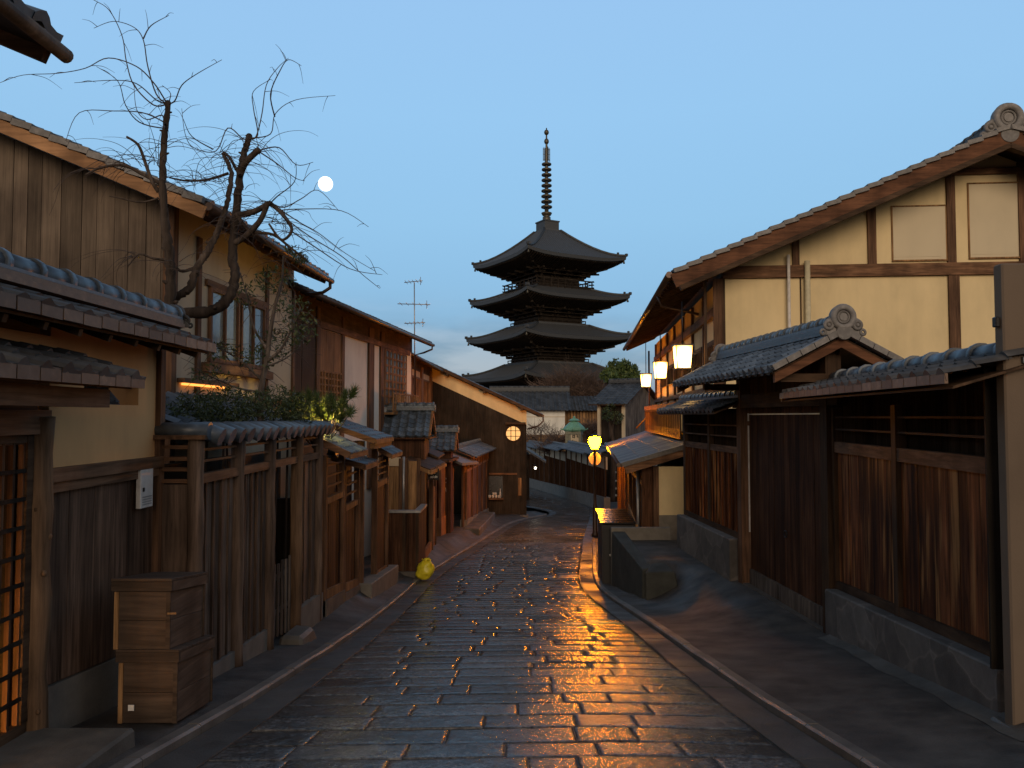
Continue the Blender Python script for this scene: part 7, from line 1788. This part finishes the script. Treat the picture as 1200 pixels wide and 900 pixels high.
# small evergreen in the garden
t = thing('evergreen_tree', 'small thin evergreen tree with sparse leaves behind the tiled fence cap', 'tree', (-2.9, 10.2, gz(10)))
Y0 = 10.4
br = [(PL([(306, 520), (305, 465), (312, 425), (316, 395), (322, 360), (330, 330), (332, 300)], Y0, Y0), .045, .012), (PL([(312, 425), (330, 408), (342, 385), (352, 360)], Y0, Y0 - .3), .022, .007), (PL([(314, 410), (298, 385), (290, 350), (282, 320)], Y0, Y0 + .3), .02, .006), (PL([(306, 445), (285, 425), (262, 410), (246, 402)], Y0, Y0 - .3), .018, .006), (PL([(311, 430), (335, 420), (352, 405)], Y0, Y0 + .3), .014, .005), (PL([(306, 460), (280, 455), (255, 445), (235, 435)], Y0, Y0 + .2), .014, .005)]
branch_obj(br, 'trunk', M['bark_grey'], t, 8)
r = random.Random(77); tws = []
for pts, r0, r1 in br:
    sp = smooth_path(pts, 4)
    for p in sp[6:]:
        for _ in range(3):
            d = Vector((r.gauss(0, 1), r.gauss(0, .8), r.gauss(-.1, .6))).normalized(); tws.append(([p, p + d * r.uniform(.1, .2), p + d * r.uniform(.25, .45) + Vector((0, 0, -.08))], .005, .002))
branch_obj(tws, 'twigs', M['twig'], t, 4)
s_ = Y0 / FX
mb = MB(); bl = [(P(322, 330, Y0), 24 * s_, .3, 20 * s_), (P(352, 385, Y0 - .3), 22 * s_, .28, 20 * s_), (P(288, 345, Y0 + .2), 16 * s_, .22, 18 * s_), (P(345, 360, Y0), 22 * s_, .25, 14 * s_), (P(325, 400, Y0 + .2), 28 * s_, .3, 18 * s_), (P(262, 412, Y0 - .2), 22 * s_, .22, 12 * s_), (P(245, 438, Y0 + .1), 26 * s_, .25, 12 * s_), (P(300, 420, Y0), 24 * s_, .25, 16 * s_)]
leaf_cloud(mb, bl, 1900, .034, 5, thin=.7); mb.build('foliage', M['leaf'], t, fix=False)
mb = MB(); bl = [(P(352, 302, 10.9), .13, .12, .08), (P(340, 292, 10.9), .1, .1, .07)]; leaf_cloud(mb, bl, 240, .04, 8); tag(mb.build('leaf_tuft', M['leaf'], fix=False), 'tuft of green leaves on the eave edge of the boarded house', 'plant')

# clipped shrub behind the fence and the lit pine
t = thing('garden_shrub', 'dark green shrub mass showing above the tiled cap of the grey fence', 'shrub', (-3.7, 9.9, gz(9.9)))
mb = MB(); bl = [(P(a, b, Y), rx, .42, rz) for (a, b, Y, rx, rz) in ((232, 478, 9.3, .35, .22), (262, 476, 9.7, .40, .26), (295, 478, 10.1, .42, .24), (325, 474, 10.6, .38, .28), (345, 482, 11.0, .35, .22), (215, 490, 9.0, .3, .15))]
leaf_cloud(mb, bl, 6500, .036, 15, thin=.5); mb.build('foliage', M['leaf'], t, fix=False)
mb = MB(); r = random.Random(3)
for k in range(8):
    c = P(230 + 15 * k, 500, 9.3 + .22 * k); mb.tube([Vector((c.x, c.y, gz(c.y))), c + Vector((r.uniform(-.1, .1), 0, -.2)), c + Vector((r.uniform(-.15, .15), 0, .2))], [.02, .015, .005], 6)
mb.build('stems', M['bark'], t, fix=False)
t = thing('pine_tree', 'low pine lit yellow green from below at the end of the grey fence', 'pine', (-2.9, 13.0, gz(13)))
tips = []; r = random.Random(9); br = []
base = P(372, 530, 13.0)
for (a, b) in ((345, 478), (352, 486), (358, 480), (366, 476), (374, 484), (380, 472), (386, 480), (392, 486), (398, 478), (404, 474), (410, 484), (364, 488), (378, 490), (390, 470), (404, 465), (356, 470), (343, 488), (336, 482), (349, 470), (362, 466), (369, 480), (376, 482), (384, 488), (389, 474), (400, 490), (341, 472), (361, 491), (396, 488), (371, 468)):
    c = P(a, b, 13.0 + r.uniform(-.5, .5)); d = Vector((r.uniform(-.6, .9), r.uniform(-.4, .4), r.uniform(.2, 1))).normalized(); tips.append((c, d)); br.append(([base, base.lerp(c, .6) + Vector((0, 0, -.05)), c], .012, .004))
c = P(413, 462, 13); tips.append((c, Vector((.5, 0, 1)))); br.append(([P(404, 476, 13), c], .008, .003))
branch_obj([([Vector((base.x, base.y, gz(13))), base, base + Vector((0.02, 0, .3))], .05, .02)], 'trunk', M['bark'], t); branch_obj(br, 'twigs', M['bark'], t, 5)
mb = MB(); needle_cloud(mb, tips, 230, .17, 4, w=.006); mb.build('needles', M['pine'], t, fix=False)
lp = Vector((-3.10, 12.85, 1.405))
t = thing('garden_spotlight', 'small garden spotlight lighting the pine from behind the two bay fence', 'lamp', tuple(lp))
mb = MB(); mb.lathe([(.05, -.06), (.06, 0.0)], lp, 12); mb.tube([lp + Vector((0, 0, -.06)), lp + Vector((0, 0, -.16))], .012, 6); mb.build('housing', M['black_metal'], t)
mb = MB(); mb.ball(lp + Vector((0, 0, .045)), .04, 10, 8); mb.build('bulb', glow('spotlight_glow', (1.0, .66, .14), 900.0), t)

# trees round the pagoda
def far_tree(name, label, cat, blobs, Y, n, size, mat, seed, trunk, group=None, bare=False):
    c0 = P(*trunk, Y); t = thing(name, label, cat, (c0.x, Y, gz(Y)), group)
    mb = MB(); lines = [([Vector((c0.x, Y, gz(Y))), Vector((c0.x + .2, Y, lerp(gz(Y), c0.z, .6))), c0], .3, .1)]
    k = Y / FX; rr = random.Random(seed)
    B = [(P(a, b, Y + dy), rx * k, max(1.2, rx * k * .7), rz * k) for (a, b, rx, rz, dy) in blobs]
    for (c, a, b, d) in B: lines.append(([c0 + Vector((0, 0, -1)), c0.lerp(c, .6), c], .12, .03))
    branch_obj(lines, 'trunk', M['bark'], t, 6)
    if bare:
        tl = []
        for (c, a, b, d) in B:
            for _ in range(int(n / len(B))):
                p = c + Vector((rr.gauss(0, .45) * a, rr.gauss(0, .45) * b, rr.gauss(-.2, .45) * d)); e = Vector((rr.gauss(0, 1), rr.gauss(0, 1), rr.uniform(.2, 1.3))).normalized(); l = rr.uniform(.5, 1.3) * size
                tl.append(([p, p + e * l * .5 + Vector((rr.gauss(0, .1), 0, 0)) * l, p + e * l], .022, .008))
        mb = MB()
        for pts, r0, r1 in tl: mb.tube(pts, [r0, (r0 + r1) / 2, r1], 3, False, False)
        mb.build('crown', M['dry'], t, fix=False)
    else:
        mb = MB(); leaf_cloud(mb, B, n, size, seed, thin=.6); mb.build('crown', mat, t, fix=False)
    return t
far_tree('pine_tree', 'dark green round topped pine to the right of the pagoda', 'pine', [(726, 432, 16, 12, 0), (738, 436, 12, 11, 1), (714, 440, 11, 8, -1), (728, 446, 18, 8, 0), (744, 446, 10, 8, 1)], 84, 5200, .26, M['pine'], 3, (728, 455))
far_tree('bare_cherry', 'brown leafless tree spreading in front of the lowest pagoda roof', 'tree', [(655, 452, 16, 14, 0), (675, 448, 18, 16, 0), (692, 455, 16, 14, 1), (665, 462, 22, 12, -1), (700, 465, 16, 10, 0), (640, 460, 12, 10, 0)], 98, 2600, 2.2, None, 4, (668, 478), bare=True)
far_tree('bare_shrub', 'low brown leafless shrub in front of the white storehouse', 'shrub', [(634, 503, 14, 7, 0), (648, 512, 12, 8, 0), (622, 512, 12, 6, 0)], 82, 260, 1.3, None, 6, (634, 516), bare=True)
far_tree('bare_shrub', 'reddish leafless hedge between the green lantern and the street lamp', 'shrub', [(690, 505, 12, 10, 0), (700, 512, 14, 12, 0), (655, 520, 12, 10, 0), (712, 505, 12, 10, 0), (645, 526, 12, 6, 0)], 70, 1500, 1.2, None, 7, (690, 525), bare=True)
far_tree('garden_bush', 'grey green bush between the pale posts of the grey roofed house', 'bush', [(712, 486, 8, 9, 0), (722, 489, 9, 8, 0), (716, 478, 7, 6, 0)], 57.0, 1100, .11, M['leaf'], 9, (716, 498))
for o in list(scene.objects):
    if '_at' in o: del o['_at']
